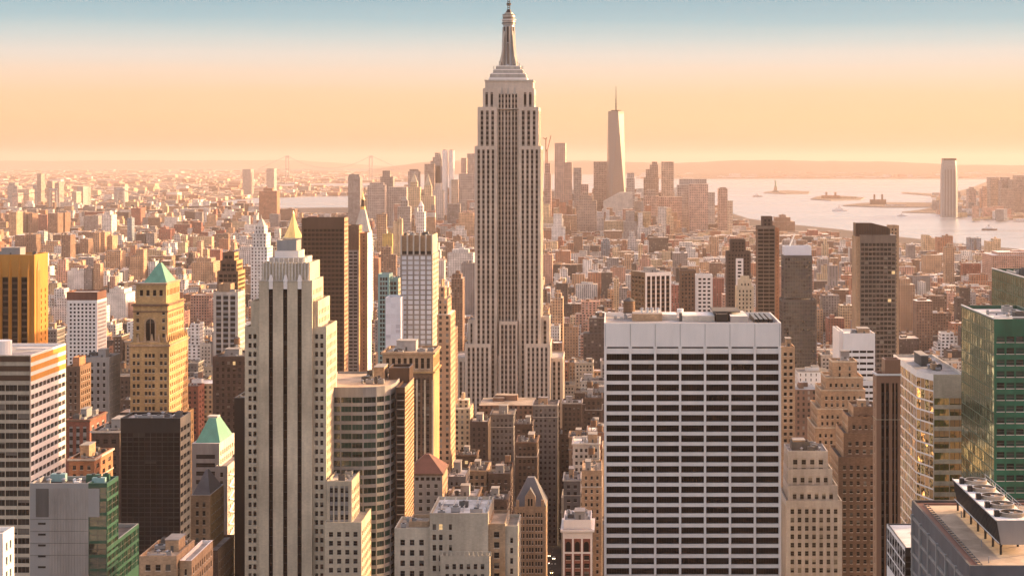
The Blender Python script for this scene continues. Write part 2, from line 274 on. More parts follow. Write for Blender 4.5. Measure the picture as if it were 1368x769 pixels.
class Bd:
    def __init__(s, name, label, D, pc, rot=0, cat='building', group=None, nwin=100):
        s.D = D; s.xc = X(pc, D); s.root = bpy.data.objects.new(name, None); col.objects.link(s.root); s.root.empty_display_size = 5
        s.root.location = (s.xc, D, 0); s.root.rotation_euler = (0, 0, R(rot)); tag(s.root, label, cat, group)
        s.parts = {}; s.wins = []; s.vols = []; s.nwin = nwin; s.rng = random.Random(name+label); s.wpx = 800
    def part(s, n):
        return s.parts.setdefault(n, MB())
    def uniq(s, n): return s.part(f'{n}#{len(s.parts)}')
    def prism(s, pts, z0, z1, specs, wall, roof='roof_pale', par=1.1, top=True):
        """specs: one per edge (None = blind wall)"""
        w = s.part('wall'); n = len(pts); CUR[0] = s.D
        wlow = Z(s.wpx, s.D)
        for i in range(n):
            P, Q = pts[i], pts[(i+1) % n]; sp = specs[i] if i < len(specs) else None
            if sp: facade(w, s.wins, P, Q, z0, z1, sp, max(wlow, z0))
            else: w.poly([(*P, z0), (*Q, z0), (*Q, z1), (*P, z1)], wall)
        if not top: return
        if par > 0:
            t = .45; inn = []
            for i in range(n):
                a, b, c = Vector(pts[i-1]), Vector(pts[i]), Vector(pts[(i+1) % n])
                d1 = (b-a).normalized(); d2 = (c-b).normalized(); n1 = Vector((-d1.y, d1.x)); n2 = Vector((-d2.y, d2.x))
                k = (n1+n2); k = k/max(k.length_squared, .2)*2*t; inn.append((b.x+k.x, b.y+k.y))
            for i in range(n):
                j = (i+1) % n
                w.poly([(*pts[i], z1), (*pts[j], z1), (*inn[j], z1), (*inn[i], z1)], wall)
                w.poly([(*inn[j], z1-par), (*inn[i], z1-par), (*inn[i], z1), (*inn[j], z1)], wall)
            s.uniq('roof').poly([(*p, z1-par) for p in inn], roof)
        else: s.uniq('roof').poly([(*p, z1) for p in pts], roof)
    def V(s, pl, pr, pt, d, dy=0, pb=None, F=None, S=None, L=None, wall='limestone', roof='roof_pale', par=1.1, z1=None, K=None):
        """a box whose front face spans pl..pr and tops out at pt at distance D+dy"""
        D = s.D+dy; x0, x1 = X(pl, D)-s.xc, X(pr, D)-s.xc; zt = Z(pt, D) if z1 is None else z1; zb = 0 if pb is None else Z(pb, D)
        if F and 'wm' in F and wall == 'limestone': wall = F['wm']
        s.prism([(x0, dy), (x1, dy), (x1, dy+d), (x0, dy+d)], zb, zt, [F, S, K, L if L else (S if x0+s.xc > 0 else None)], wall, roof, par)
        HERO.append((x0+s.xc, x1+s.xc, D, D+d, zt, zb, s)); s.vols.append((x0, x1, dy, dy+d, zb, zt))
        return (x0, x1, dy, dy+d, zb, zt)
    def band(s, b, z0, z1, pr, mat, part='cornice'):
        x0, x1, y0, y1 = b[:4]; m = s.uniq(part)
        m.box(x0-pr, x1+pr, y0-pr, y0, z0, z1, mat, bottom=True); m.box(x1, x1+pr, y0, y1+pr, z0, z1, mat, bottom=True); m.box(x0-pr, x0, y0, y1+pr, z0, z1, mat, bottom=True)
    def piers(s, b, xs, wd, pr, mat, part='pier'):
        for u in xs: s.part(part).box(b[0]+u-wd/2, b[0]+u+wd/2, b[2]-pr, b[2]-.003, b[4], b[5], mat)
    def clutter(s, b, n=4, tank=0, par=1.1, big=True, mats=('roof_pale', 'tan_brick', 'grey_panel', 'steel', 'dark_grey')):
        r = s.rng; x0, x1, y0, y1, _, z = b; z = z-par; w, d = x1-x0, y1-y0; used = []
        def spot(a, c):
            for _ in range(12):
                cx, cy = r.uniform(x0+1.2+a/2, x1-1.2-a/2) if w > a+2.6 else (x0+x1)/2, r.uniform(y0+1.2+c/2, y1-1.2-c/2) if d > c+2.6 else (y0+y1)/2
                if all(abs(cx-u[0]) > (a+u[2])/2+.2 or abs(cy-u[1]) > (c+u[3])/2+.2 for u in used): break
            else: return None
            used.append((cx, cy, a, c)); return cx, cy
        if big:
            a, c = w*r.uniform(.25, .4), d*r.uniform(.25, .45); p = spot(a, c)
            if p:
                h = r.uniform(3, 5.5); m = s.part('rooftop_shed'); mt = r.choice(mats[:3]); m.box(p[0]-a/2, p[0]+a/2, p[1]-c/2, p[1]+c/2, z, z+h, mt, 'roof_dark')
                m.box(p[0]-a/2-.2, p[0]+a/2+.2, p[1]-c/2-.2, p[1]+c/2+.2, z+h, z+h+.3, 'grey_stone', bottom=True)
                m.box(p[0]-.5, p[0]+.5, p[1]-c/2-.06, p[1]-c/2, z+.003, z+2.1, 'dark_grey')
        for k in range(n):
            a, c, h = r.uniform(1.2, min(4.5, w*.3)), r.uniform(1.2, min(4.5, d*.3)), r.uniform(.8, 2.4); p = spot(a, c)
            if not p: continue
            m = MB()
            if k % 3 == 2: m.cyl(p[0], p[1], .5, .5, z, z+1.2, 'steel', 8); m.cyl(p[0], p[1], .9, .1, z+1.2, z+1.7, 'steel', 8); m.build('roof_vent', s.root)
            else:
                m.box(p[0]-a/2, p[0]+a/2, p[1]-c/2, p[1]+c/2, z+.3, z+.3+h, r.choice(mats[2:]), bottom=True)
                m.box(p[0]-a/2+.1, p[0]+a/2-.1, p[1]-c/2+.1, p[1]+c/2-.1, z, z+.3, 'dark_grey'); m.cyl(p[0], p[1], min(a, c)*.35, min(a, c)*.35, z+.3+h, z+.55+h, 'black_metal', 10); m.build('air_handler', s.root)
        for k in range(1+(n > 3)):                               # sheet-metal ducts and pipe runs
            L_, ax = r.uniform(.3, .55)*(w if k % 2 == 0 else d), k % 2 == 0; a, c = (L_, .8) if ax else (.8, L_); p = spot(a, c)
            if p: m = MB(); m.box(p[0]-a/2, p[0]+a/2, p[1]-c/2, p[1]+c/2, z+.35, z+.95, 'steel', bottom=True); m.box(p[0]-.2, p[0]+.2, p[1]-.2, p[1]+.2, z, z+.35, 'dark_grey'); m.box(p[0]-a/2+.05, p[0]-a/2+.75, p[1]-c/2+.05, p[1]-c/2+.75, z, z+1.5, 'steel'); m.build('duct', s.root)
        for k in range(2):
            p = spot(3, 2.4)
            if p: m = MB(); q_ = r.uniform(0, .6); m.poly([(p[0]-1.4, p[1]-1.1, z+.012), (p[0]+1.4, p[1]-1.1+q_, z+.012), (p[0]+1.2, p[1]+1.1, z+.012), (p[0]-1.3, p[1]+1.0, z+.012)], 'roof_dark' if k else 'roof_tan'); m.build('roof_patch', s.root)
        for k in range(tank):
            p = spot(4.4, 4.4)
            if p: water_tank(s.root, p[0], p[1], z, r.uniform(1.7, 2.3), r.uniform(3, 7))
    def finish(s):
        for n, m in s.parts.items():
            if m.f: m.build(n.split('#')[0], s.root)
        # the windows nearest the eye and highest up each become a part; the rest of a big facade is one part
        def hid(w):
            c, q = math.cos(w[1]), math.sin(w[1]); x = w[0][0]+c*w[2]/2+q*1.5; y = w[0][1]+q*w[2]/2-c*1.5; z = w[0][2]+w[3]/2
            return any(a < x < b and c_ < y < d_ and e < z < f for a, b, c_, d_, e, f in s.vols)
        s.wins = [w for w in s.wins if not hid(w)]
        D = s.D; W = sorted(s.wins, key=lambda w: -(w[2]*w[3])*(1.0 if abs(w[1]) < .3 else .35)*(1+(w[0][2])/2000))
        for o, ang, w, h, g, mu, rail in W[:s.nwin]:
            k = (round(w, 2), round(h, 2), g, mu, rail)
            if k not in WM:
                m = MB(); win_into(m, (0, 0, 0), 0, k[0], k[1], g, mu, rail); WM[k] = m.mesh('window')
            ob = bpy.data.objects.new('window', WM[k]); col.objects.link(ob); ob.parent = s.root; ob.location = o; ob.rotation_euler = (0, 0, ang)
        if len(W) > s.nwin:
            m = MB()
            for o, ang, w, h, g, mu, rail in W[s.nwin:]: win_into(m, o, ang, w, h, g, mu, rail)
            tag(m.build('window', s.root), kind='stuff')
        return s
def water_tank(root, x, y, z, r, leg=3.5):
    m = MB()
    for a, b in ((-1, -1), (1, -1), (1, 1), (-1, 1)): m.bar((x+a*r*.7, y+b*r*.7, z), (x+a*r*.7, y+b*r*.7, z+leg), .13, 'dark_grey')
    m.bar((x-r*.7, y-r*.7, z+.3), (x+r*.7, y-r*.7, z+leg-.2), .07, 'dark_grey'); m.bar((x+r*.7, y-r*.7, z+.3), (x+r*.7, y+r*.7, z+leg-.2), .07, 'dark_grey')
    m.box(x-r, x+r, y-r, y+r, z+leg, z+leg+.25, 'dark_grey', bottom=True)
    m.cyl(x, y, r, r*.96, z+leg+.25, z+leg+.25+r*1.9, 'tank_wood', 14)
    for k in range(4): m.cyl(x, y, r*1.015, r*1.015, z+leg+.5+k*r*.45, z+leg+.6+k*r*.45, 'black_metal', 14, top=False)
    o = m.build('water_tank', root); c = MB(); c.cyl(x, y, r*1.1, 0, z+leg+.252+r*1.9, z+leg+.25+r*2.6, 'dark_grey', 14); c.build('tank_roof', o)
# ---------------------------------------------------------------- land and water
def struct(name, mb, kind='structure'):
    o = mb.build(name); o['kind'] = kind; return o
def G(px, py): D = F*CH/(py-VY); return (X(px, D), D)
m, n, l, b = nmat('water'); b.inputs['Base Color'].default_value = (.26, .32, .37, 1); b.inputs['Roughness'].default_value = .2; b.inputs['IOR'].default_value = 1.33
g = n.new('ShaderNodeNewGeometry'); t = n.new('ShaderNodeTexNoise'); t.inputs['Scale'].default_value = .02; t.inputs['Detail'].default_value = 6; l.new(g.outputs['Position'], t.inputs['Vector'])
bu = n.new('ShaderNodeBump'); bu.inputs['Strength'].default_value = .9; bu.inputs['Distance'].default_value = 3; l.new(t.outputs[0], bu.inputs['Height']); l.new(bu.outputs[0], b.inputs['Normal']); MATS['water'] = m
t2 = n.new('ShaderNodeTexNoise'); t2.inputs['Scale'].default_value = .0012; t2.inputs['Detail'].default_value = 4; mpw = n.new('ShaderNodeMapping'); mpw.inputs['Scale'].default_value = (.3, 1.6, 1); l.new(g.outputs['Position'], mpw.inputs[0]); l.new(mpw.outputs[0], t2.inputs['Vector'])
mrw = n.new('ShaderNodeMapRange'); l.new(t2.outputs[0], mrw.inputs['Value']); mrw.inputs['To Min'].default_value = .12; mrw.inputs['To Max'].default_value = .34; l.new(mrw.outputs[0], b.inputs['Roughness'])
stone('asphalt', (.05, .048, .046), streak=False, var=.3); stone('pavement', (.16, .15, .14), streak=False, var=.25); stone('road_paint', (.6, .58, .5), var=.2)
stone('land', (.13, .10, .075), streak=False, var=.4); stone('hill', (.06, .07, .05), streak=False, var=.4); stone('leaf_autumn', (.16, .085, .03), var=.4); stone('leaf_green', (.06, .08, .03), var=.4); stone('bark', (.09, .07, .05))
w = MB(); w.poly([(-150000, -3000, -4), (150000, -3000, -4), (150000, 150000, -4), (-150000, 150000, -4)], 'water'); struct('water', w)
def land(name, pts, z=0.0, mat='land'):
    m = MB(); n = len(pts)
    ar = sum(pts[i][0]*pts[(i+1) % n][1]-pts[(i+1) % n][0]*pts[i][1] for i in range(n))
    if ar < 0: pts = pts[::-1]
    m.prism(pts, -9, z, 'grey_stone', mat); return struct(name, m)
MAN = [(-900, -2000), (2600, -2000), (2600, 3500), G(1500, 345), G(1368, 333), G(1290, 326), G(1200, 316), G(1120, 306), G(1050, 299), G(1000, 292), G(975, 284), G(950, 278), G(900, 276), G(800, 274), G(640, 275), G(470, 277), G(350, 278), G(250, 279), G(120, 284), G(0, 288), G(-200, 292), (-6500, 5000), (-4000, 0)]
land('ground', MAN, 0, 'asphalt')
BRO = [G(-900, 276), G(-200, 277), G(100, 275), G(250, 271), G(330, 264), G(450, 261), G(545, 260), G(560, 255), G(520, 252), G(440, 251), G(330, 250), G(340, 246), G(430, 245), G(540, 243), G(545, 236), G(500, 229), G(380, 227), G(200, 226), G(-900, 226)]
land('far_shore_land', BRO)
land('far_shore_land', [G(1205, 283), G(1240, 284), G(1290, 286), G(1330, 291), G(1368, 293), G(1500, 300), G(1700, 300), G(1700, 240), G(1330, 238), G(1300, 250), G(1255, 262), G(1250, 276), G(1230, 280)])
land('pier_land', [G(1205, 258), G(1255, 262), G(1300, 262), G(1300, 260), G(1255, 259), G(1205, 256.5)])
land('island', [G(1126, 274.5), G(1180, 276.5), G(1255, 276.5), G(1255, 271), G(1180, 270.5), G(1150, 271.5)], 2)
land('island', [G(1083, 266), G(1110, 267.5), G(1150, 266.5), G(1155, 264), G(1120, 261.5), G(1092, 262.5)], 2)
land('island', [G(1020, 257.5), G(1050, 259), G(1080, 258.5), G(1082, 256), G(1050, 254.5), G(1030, 255.5)], 2)
# low hills along the far side of the bay, a ridge and its falling ground
def ridge(px0, px1, prof, D, base, dz, seed):
    r = random.Random(seed); m = MB(); N = 90; P = []
    ph = [r.uniform(0, 6) for _ in range(6)]
    for i in range(N+1):
        t = i/N; px = px0+(px1-px0)*t; k = t*(len(prof)-1); a = int(min(k, len(prof)-2)); py = prof[a]+(prof[a+1]-prof[a])*(k-a)
        py += sum(math.sin(t*f+ph[j])*am for j, (f, am) in enumerate(((9, .5), (23, .35), (61, .2), (131, .15))))
        P.append((X(px, D), Z(py, D), px))
    for i in range(N):
        a, b = P[i], P[i+1]
        for (y0, f0), (y1, f1) in (((D-dz, 0), (D-dz*.6, .35)), ((D-dz*.6, .35), (D-dz*.3, .8)), ((D-dz*.3, .8), (D, 1)), ((D, 1), (D+dz, .5)), ((D+dz, .5), (D+2*dz, 0))):
            za0, zb0, za1, zb1 = a[1]*f0-3*(f0 == 0), b[1]*f0-3*(f0 == 0), a[1]*f1-3*(f1 == 0), b[1]*f1-3*(f1 == 0)
            m.poly([(a[0], y0, za0), (b[0], y0, zb0), (b[0], y1, zb1), (a[0], y1, za1)], 'hill')
    return struct('hills', m)
ridge(845, 1500, [228, 217, 214.5, 214, 215, 216, 217, 219, 220, 221, 222, 222], 30000, 0, 3800, 1)
ridge(500, 900, [226, 217, 214.5, 214, 215.5, 215, 216, 217], 33000, 0, 2500, 2)
ridge(-300, 520, [215, 214.5, 214, 214.3, 214, 214.2, 215, 222], 52000, 0, 4000, 5)
ridge(880, 1500, [232, 231, 232.5, 231, 232, 230, 231], 24500, 0, 1200, 7)
# street grid of the near blocks: paved blocks with kerbs and painted lanes
AV = [-46+221*k for k in range(-9, 12)]; AW = 13.5; ROWS = [700+80*k for k in range(0, 96)]
pv = MB(); mk_ = MB()
for k in range(len(AV)-1):
    for y in ROWS[:26]:
        pv.prism([(AV[k]+AW, y+6.5), (AV[k+1]-AW, y+6.5), (AV[k+1]-AW, y+73.5), (AV[k]+AW, y+73.5)], 0, .14, 'pavement')
struct('pavement', pv)
for a in AV[4:14]:
    for y in np.arange(700, 2700, 9.0):
        for dx in (-5.2, -1.7, 1.8, 5.3):
            mk_.poly([(a+dx-.08, y, .006), (a+dx+.08, y, .006), (a+dx+.08, y+3, .006), (a+dx-.08, y+3, .006)], 'road_paint')
    for y in ROWS[:26]:
        for k in range(9): mk_.poly([(a-9+k*2.1, y+7, .006), (a-8.1+k*2.1, y+7, .006), (a-8.1+k*2.1, y+10, .006), (a-9+k*2.1, y+10, .006)], 'road_paint')
struct('road_markings', mk_)
OCC = []   # (left, right, distance, lowest photo row in which the thing shows)
def done(s, pl, pr, vb): OCC.append((pl, pr, s.D, vb)); s.vb = vb; s.box = (pl, pr); return s.finish()
# ================================================================ the tall art deco tower in the middle
def landmark_tower():
    s = Bd('skyscraper', 'tallest limestone art deco skyscraper in the middle, stepped crown under a ribbed silver mast', 1288, 680)
    s.wpx = 610
    M = .56
    wing = lambda g='glass_dark', **k: SP(cx=3.55, cz=3.75, wf=.5, hf=.55, rec=.5, sr=.32, sm='spandrel', wm='tower_stone', g=g, rail=False, ml=1.3, mr=1.3, mt=2.6, **k)
    pr = SP(cx=4.9, cz=3.75, hf=.55, rec=.6, sr=.35, sm='spandrel', wm='tower_stone', g='glass_dark', rail=False, ml=.6, mr=.6, mt=2.5, pat=[(.12, .42), (.58, .88)])
    C = 'tower_stone'
    # lower setbacks
    s.V(604, 752, 478, 46, dy=14, F=wing(), S=wing(), wall=C); s.V(625, 634.5, 427, 24, dy=9, F=wing(), S=wing(), wall=C); s.V(722, 734, 423, 24, dy=9, F=wing(), S=wing(), wall=C)
    s.V(621, 656, 459, 40, dy=0, F=wing(), S=wing(), wall=C); s.V(701, 735, 459, 40, dy=0, F=wing(), S=wing(), wall=C)
    s.V(667, 691, 429, 40, dy=.5, F=pr, wall=C)
    s.V(656, 701, 475, 40, dy=5, F=pr, S=None, wall=C)
    # shaft: two wings and a recessed middle
    s.V(634, 664, 195, 41, dy=4, F=wing(), S=wing(), wall=C); s.V(693, 722.5, 195, 41, dy=4, F=wing(), S=wing(), wall=C)
    s.V(638, 664, 143, 38, dy=5.5, F=wing(), S=wing(), wall=C, par=0); s.V(693, 719.5, 143, 38, dy=5.5, F=wing(), S=wing(), wall=C, par=0)
    s.V(664, 693, 124, 34, dy=9, F=pr, wall=C, par=0)
    # shoulders and crown
    WC = 68.5*.56
    s.V(645, 713.5, 118, 32, dy=8, pb=146, F=SP(cx=WC, cz=11, hf=.72, rec=.5, g='glass_dark', wm=C, mt=3, ml=0, mr=0, rail=False, sr=.2, sm='spandrel', pat=[(.05, .10), (.15, .20), (.80, .85), (.90, .95)]), S=SP(cx=6, cz=11, hf=.7, wf=.4, wm=C, g='glass_dark', mt=3), wall=C, par=0)
    b = s.V(648, 712, 107, 29, dy=9.5, pb=146, F=SP(cx=4.4, cz=4.2, hf=.5, wf=.25, wm=C, g='glass_dark', mt=2.4, ml=2, mr=2, rail=False, wb=Z(117, 1288)), S=SP(cx=5, cz=4.2, hf=.5, wf=.25, wm=C, g='glass_dark', mt=2.4, wb=Z(117, 1288)), wall=C, par=.8)
    s.V(664, 693, 119.5, 6, dy=7.2, pb=146, wall=C, par=0, F=SP(**{**pr, 'mt': 3.2}))
    for px in (670.5, 679, 687.5):     # carved finials above the middle strips
        x = X(px, 1295)-s.xc; m = s.part('finial'); m.prism([(x-1.2, 6.6), (x+1.2, 6.6), (x+1.2, 7.1), (x-1.2, 7.1)], Z(126, 1295), Z(117, 1295), 'aluminium', sc=.25)
    s.band(b, b[5]-.9, b[5]+.15, .5, 'pale_stone')
    # observation deck tiers
    D = 1310; c = (X(679.5, D)-s.xc, 24.0); m = s.part('mast_base')
    def sq(h, a, c=c): return [(c[0]-h, c[1]-h*.8), (c[0]+h, c[1]-h*.8), (c[0]+h, c[1]+h*.8), (c[0]-h, c[1]+h*.8)]
    z = lambda py: Z(py, D)
    for h, y0, y1, mt in ((14.4, 108, 104.5, 'white_stone'), (13.6, 104.5, 100, 'aluminium'), (12.9, 100, 98.6, 'white_stone'), (11.3, 98.6, 94.5, 'aluminium'), (10.9, 94.5, 93.3, 'white_stone'), (9.3, 93.3, 89.5, 'aluminium'), (9.0, 89.5, 88.3, 'white_stone')):
        m.prism(sq(h, 0), z(y0), z(y1), mt)
    sm = s.part('mast')
    sm.cyl(c[0], c[1], 5.4, 4.3, z(88.3), z(60), 'steel', 16); sm.cyl(c[0], c[1], 4.3, 4.2, z(60), z(33), 'steel', 16)
    for i in range(12):
        a = 2*math.pi*i/12+.13; sm.bar((c[0]+5.3*math.cos(a), c[1]+5.3*math.sin(a), z(88)), (c[0]+4.35*math.cos(a), c[1]+4.35*math.sin(a), z(36)), .28, 'aluminium')
    for i in range(8):
        a = 2*math.pi*i/8-math.pi/2; c1, s1 = math.cos(a), math.sin(a); q = 1.25 if i % 2 == 0 else .55; o = MB(); o.poly([(c[0]+5.34*c1-q*s1*.9, c[1]+5.34*s1+q*c1*.9, z(86)), (c[0]+5.34*c1+q*s1*.9, c[1]+5.34*s1-q*c1*.9, z(86)), (c[0]+4.5*c1+q*s1*.8, c[1]+4.5*s1-q*c1*.8, z(58)), (c[0]+4.5*c1-q*s1*.8, c[1]+4.5*s1+q*c1*.8, z(58))], 'spandrel'); o.poly([(c[0]+4.4*c1-q*s1*.8, c[1]+4.4*s1+q*c1*.8, z(57)), (c[0]+4.4*c1+q*s1*.8, c[1]+4.4*s1-q*c1*.8, z(57)), (c[0]+4.33*c1+q*s1*.8, c[1]+4.33*s1-q*c1*.8, z(36)), (c[0]+4.33*c1-q*s1*.8, c[1]+4.33*s1+q*c1*.8, z(36))], 'glass_dark'); o.build('mast_window', s.root)
    for i in range(4):                                       # four buttress wings
        a = math.pi/4+i*math.pi/2; u = (math.cos(a), math.sin(a)); t = (-u[1]*.8, u[0]*.8); bm = MB()
        pr_ = [(9.2, z(88.3)), (8.6, z(82)), (7.0, z(74)), (6.0, z(62)), (5.4, z(50)), (4.4, z(42))]
        for sg in (-1, 1):
            for (ra, za), (rb, zb) in zip(pr_[:-1], pr_[1:]):
                bm.poly([(c[0]+u[0]*3+t[0]*sg, c[1]+u[1]*3+t[1]*sg, za), (c[0]+u[0]*ra+t[0]*sg, c[1]+u[1]*ra+t[1]*sg, za), (c[0]+u[0]*rb+t[0]*sg, c[1]+u[1]*rb+t[1]*sg, zb), (c[0]+u[0]*3+t[0]*sg, c[1]+u[1]*3+t[1]*sg, zb)], 'aluminium')
        for (ra, za), (rb, zb) in zip(pr_[:-1], pr_[1:]):
            bm.poly([(c[0]+u[0]*ra-t[0], c[1]+u[1]*ra-t[1], za), (c[0]+u[0]*ra+t[0], c[1]+u[1]*ra+t[1], za), (c[0]+u[0]*rb+t[0], c[1]+u[1]*rb+t[1], zb), (c[0]+u[0]*rb-t[0], c[1]+u[1]*rb-t[1], zb)], 'pale_stone')
        bm.build('mast_buttress', s.root)
    for r, y0, y1, mt in ((5.0, 33, 31.5, 'aluminium'), (5.5, 31.5, 30.6, 'dark_grey'), (4.9, 30.6, 27, 'aluminium'), (5.7, 27, 26, 'white_stone'), (4.6, 26, 23, 'spandrel'), (4.8, 23, 20, 'aluminium'), (5.0, 20, 19.4, 'dark_grey'), (3.3, 19.4, 17, 'aluminium')): sm.cyl(c[0], c[1], r, r*.985, z(y0), z(y1), mt, 16)
    sm.cyl(c[0], c[1], 2.3, 1.5, z(17), z(13), 'black_metal', 16)
    an = s.part('antenna')
    for k in range(4):
        a = math.pi/4+k*math.pi/2; an.bar((c[0]+1.1*math.cos(a), c[1]+1.1*math.sin(a), z(13)), (c[0]+.8*math.cos(a), c[1]+.8*math.sin(a), z(-20)), .16, 'black_metal')
    for k in range(16):
        zz = z(13)+k*1.5; an.cyl(c[0], c[1], 1.15, 1.15, zz, zz+.35, 'black_metal', 8)
    an.cyl(c[0], c[1], 1.7, 1.7, z(7), z(4), 'dark_grey', 10); an.cyl(c[0], c[1], .5, .15, z(-20), z(-80), 'black_metal', 8)
    r = s.rng
    for k in range(16):                                     # dishes and whips round the deck
        a = r.uniform(0, 6.28); rr = r.uniform(8.5, 12.5); px, py = c[0]+rr*math.cos(a), c[1]+rr*.7*math.sin(a); zb = z(100) if rr > 11 else z(94)
        mm = MB(); mm.bar((px, py, zb), (px, py, zb+r.uniform(2, 7)), .14, 'dark_grey'); mm.box(px-.5, px+.5, py-.4, py+.4, zb+.6, zb+1.6, 'white_paint', bottom=True); mm.build('deck_aerial', s.root)
    done(s, 604, 752, 530)
landmark_tower()
# ================================================================ white gridded slab, right of centre
def white_slab():
    s = Bd('skyscraper', 'broad white slab with seven dark window bays per floor, filling the right foreground', 660, 925)
    s.wpx = 790
    W = X(1043.5, 660)-X(807, 660); p = W/7
    f = SP(cx=p, cz=3.905, hf=.66, rec=.8, wf=1, pat=[(.045, .955)], ml=.5, mr=.5, mt=11.2, wm='white_stone', g='glass_strip', mu=8, rail=False)
    sd = SP(cx=6, cz=3.905, hf=.62, rec=.6, wf=.9, mt=11.2, wm='white_stone', g='glass_strip', mu=4, rail=False)
    b = s.V(807, 1043.5, 431, 46, F=f, S=sd, L=sd, wall='white_stone', roof='roof_pale', par=1.6)
    D = 660; m = s.part('facade_pier')
    for k in range(8):
        u = .5+k*(W-1)/7; m.box(b[0]+u-.42, b[0]+u+.42, -.55, -.003, 0, Z(462.5, D), 'white_stone'); m.box(b[0]+u-.09, b[0]+u+.09, -.05, -.004, Z(462.5, D), b[5]-.5, 'grey_stone')
        if k < 7: s.part('louvre').box(b[0]+u+.7, b[0]+u+(W-1)/7-.7, -.06, -.003, Z(465, D), Z(463, D), 'black_metal')
    x = lambda px, D=680: X(px, D)-s.xc
    z = b[5]-1.6
    sh = s.part('rooftop_shed'); sh.box(x(845), x(885), 24, 40, z, z+2.9, 'tan_brick', 'roof_pale'); sh.box(x(885), x(905), 28, 40, z, z+2.2, 'pale_stone', 'roof_white'); sh.box(x(912), x(955), 22, 40, z, z+2.3, 'pale_stone', 'roof_white')
    s.part('stair_door').box(x(908), x(911.5), 23, 26, z, z+3.2, 'dark_grey')
    sh2 = s.part('mechanical_bay'); sh2.box(x(957), x(972), 20, 42, z, z+3.2, 'black_metal', 'roof_dark'); sh2.box(x(953), x(990), 24, 43, z+3.5, z+3.9, 'dark_grey', bottom=True); sh2.box(x(975), x(998), 16, 40, z, z+2.7, 'steel', 'roof_white')
    for k in range(4): o = MB(); o.box(x(1006+k*6.5), x(1010.5+k*6.5), 12, 40, z, z+1.9, 'black_metal', bottom=True); o.build('cooling_louvre', s.root)
    for px, yy in ((820, 30), (828, 26), (834, 34)): o = MB(); o.box(x(px), x(px+4), yy, yy+3, z, z+1.5, 'steel'); o.build('air_handler', s.root)
    water_tank(s.root, x(841), 36, z, 2.4, 2.2)
    for px in (858, 866, 872, 880): o = MB(); o.cyl(x(px), 30, .5, .5, z+2.9, z+4.4, 'white_paint', 8); o.cyl(x(px), 30, 1.0, .2, z+4.4, z+4.9, 'steel', 8); o.build('roof_vent', s.root)
    o = MB(); o.cyl(x(910), 30, 1.3, 1.3, z+3.2, z+4.4, 'white_paint', 12); o.build('roof_vent', s.root)
    done(s, 806, 1044, 769)
white_slab()
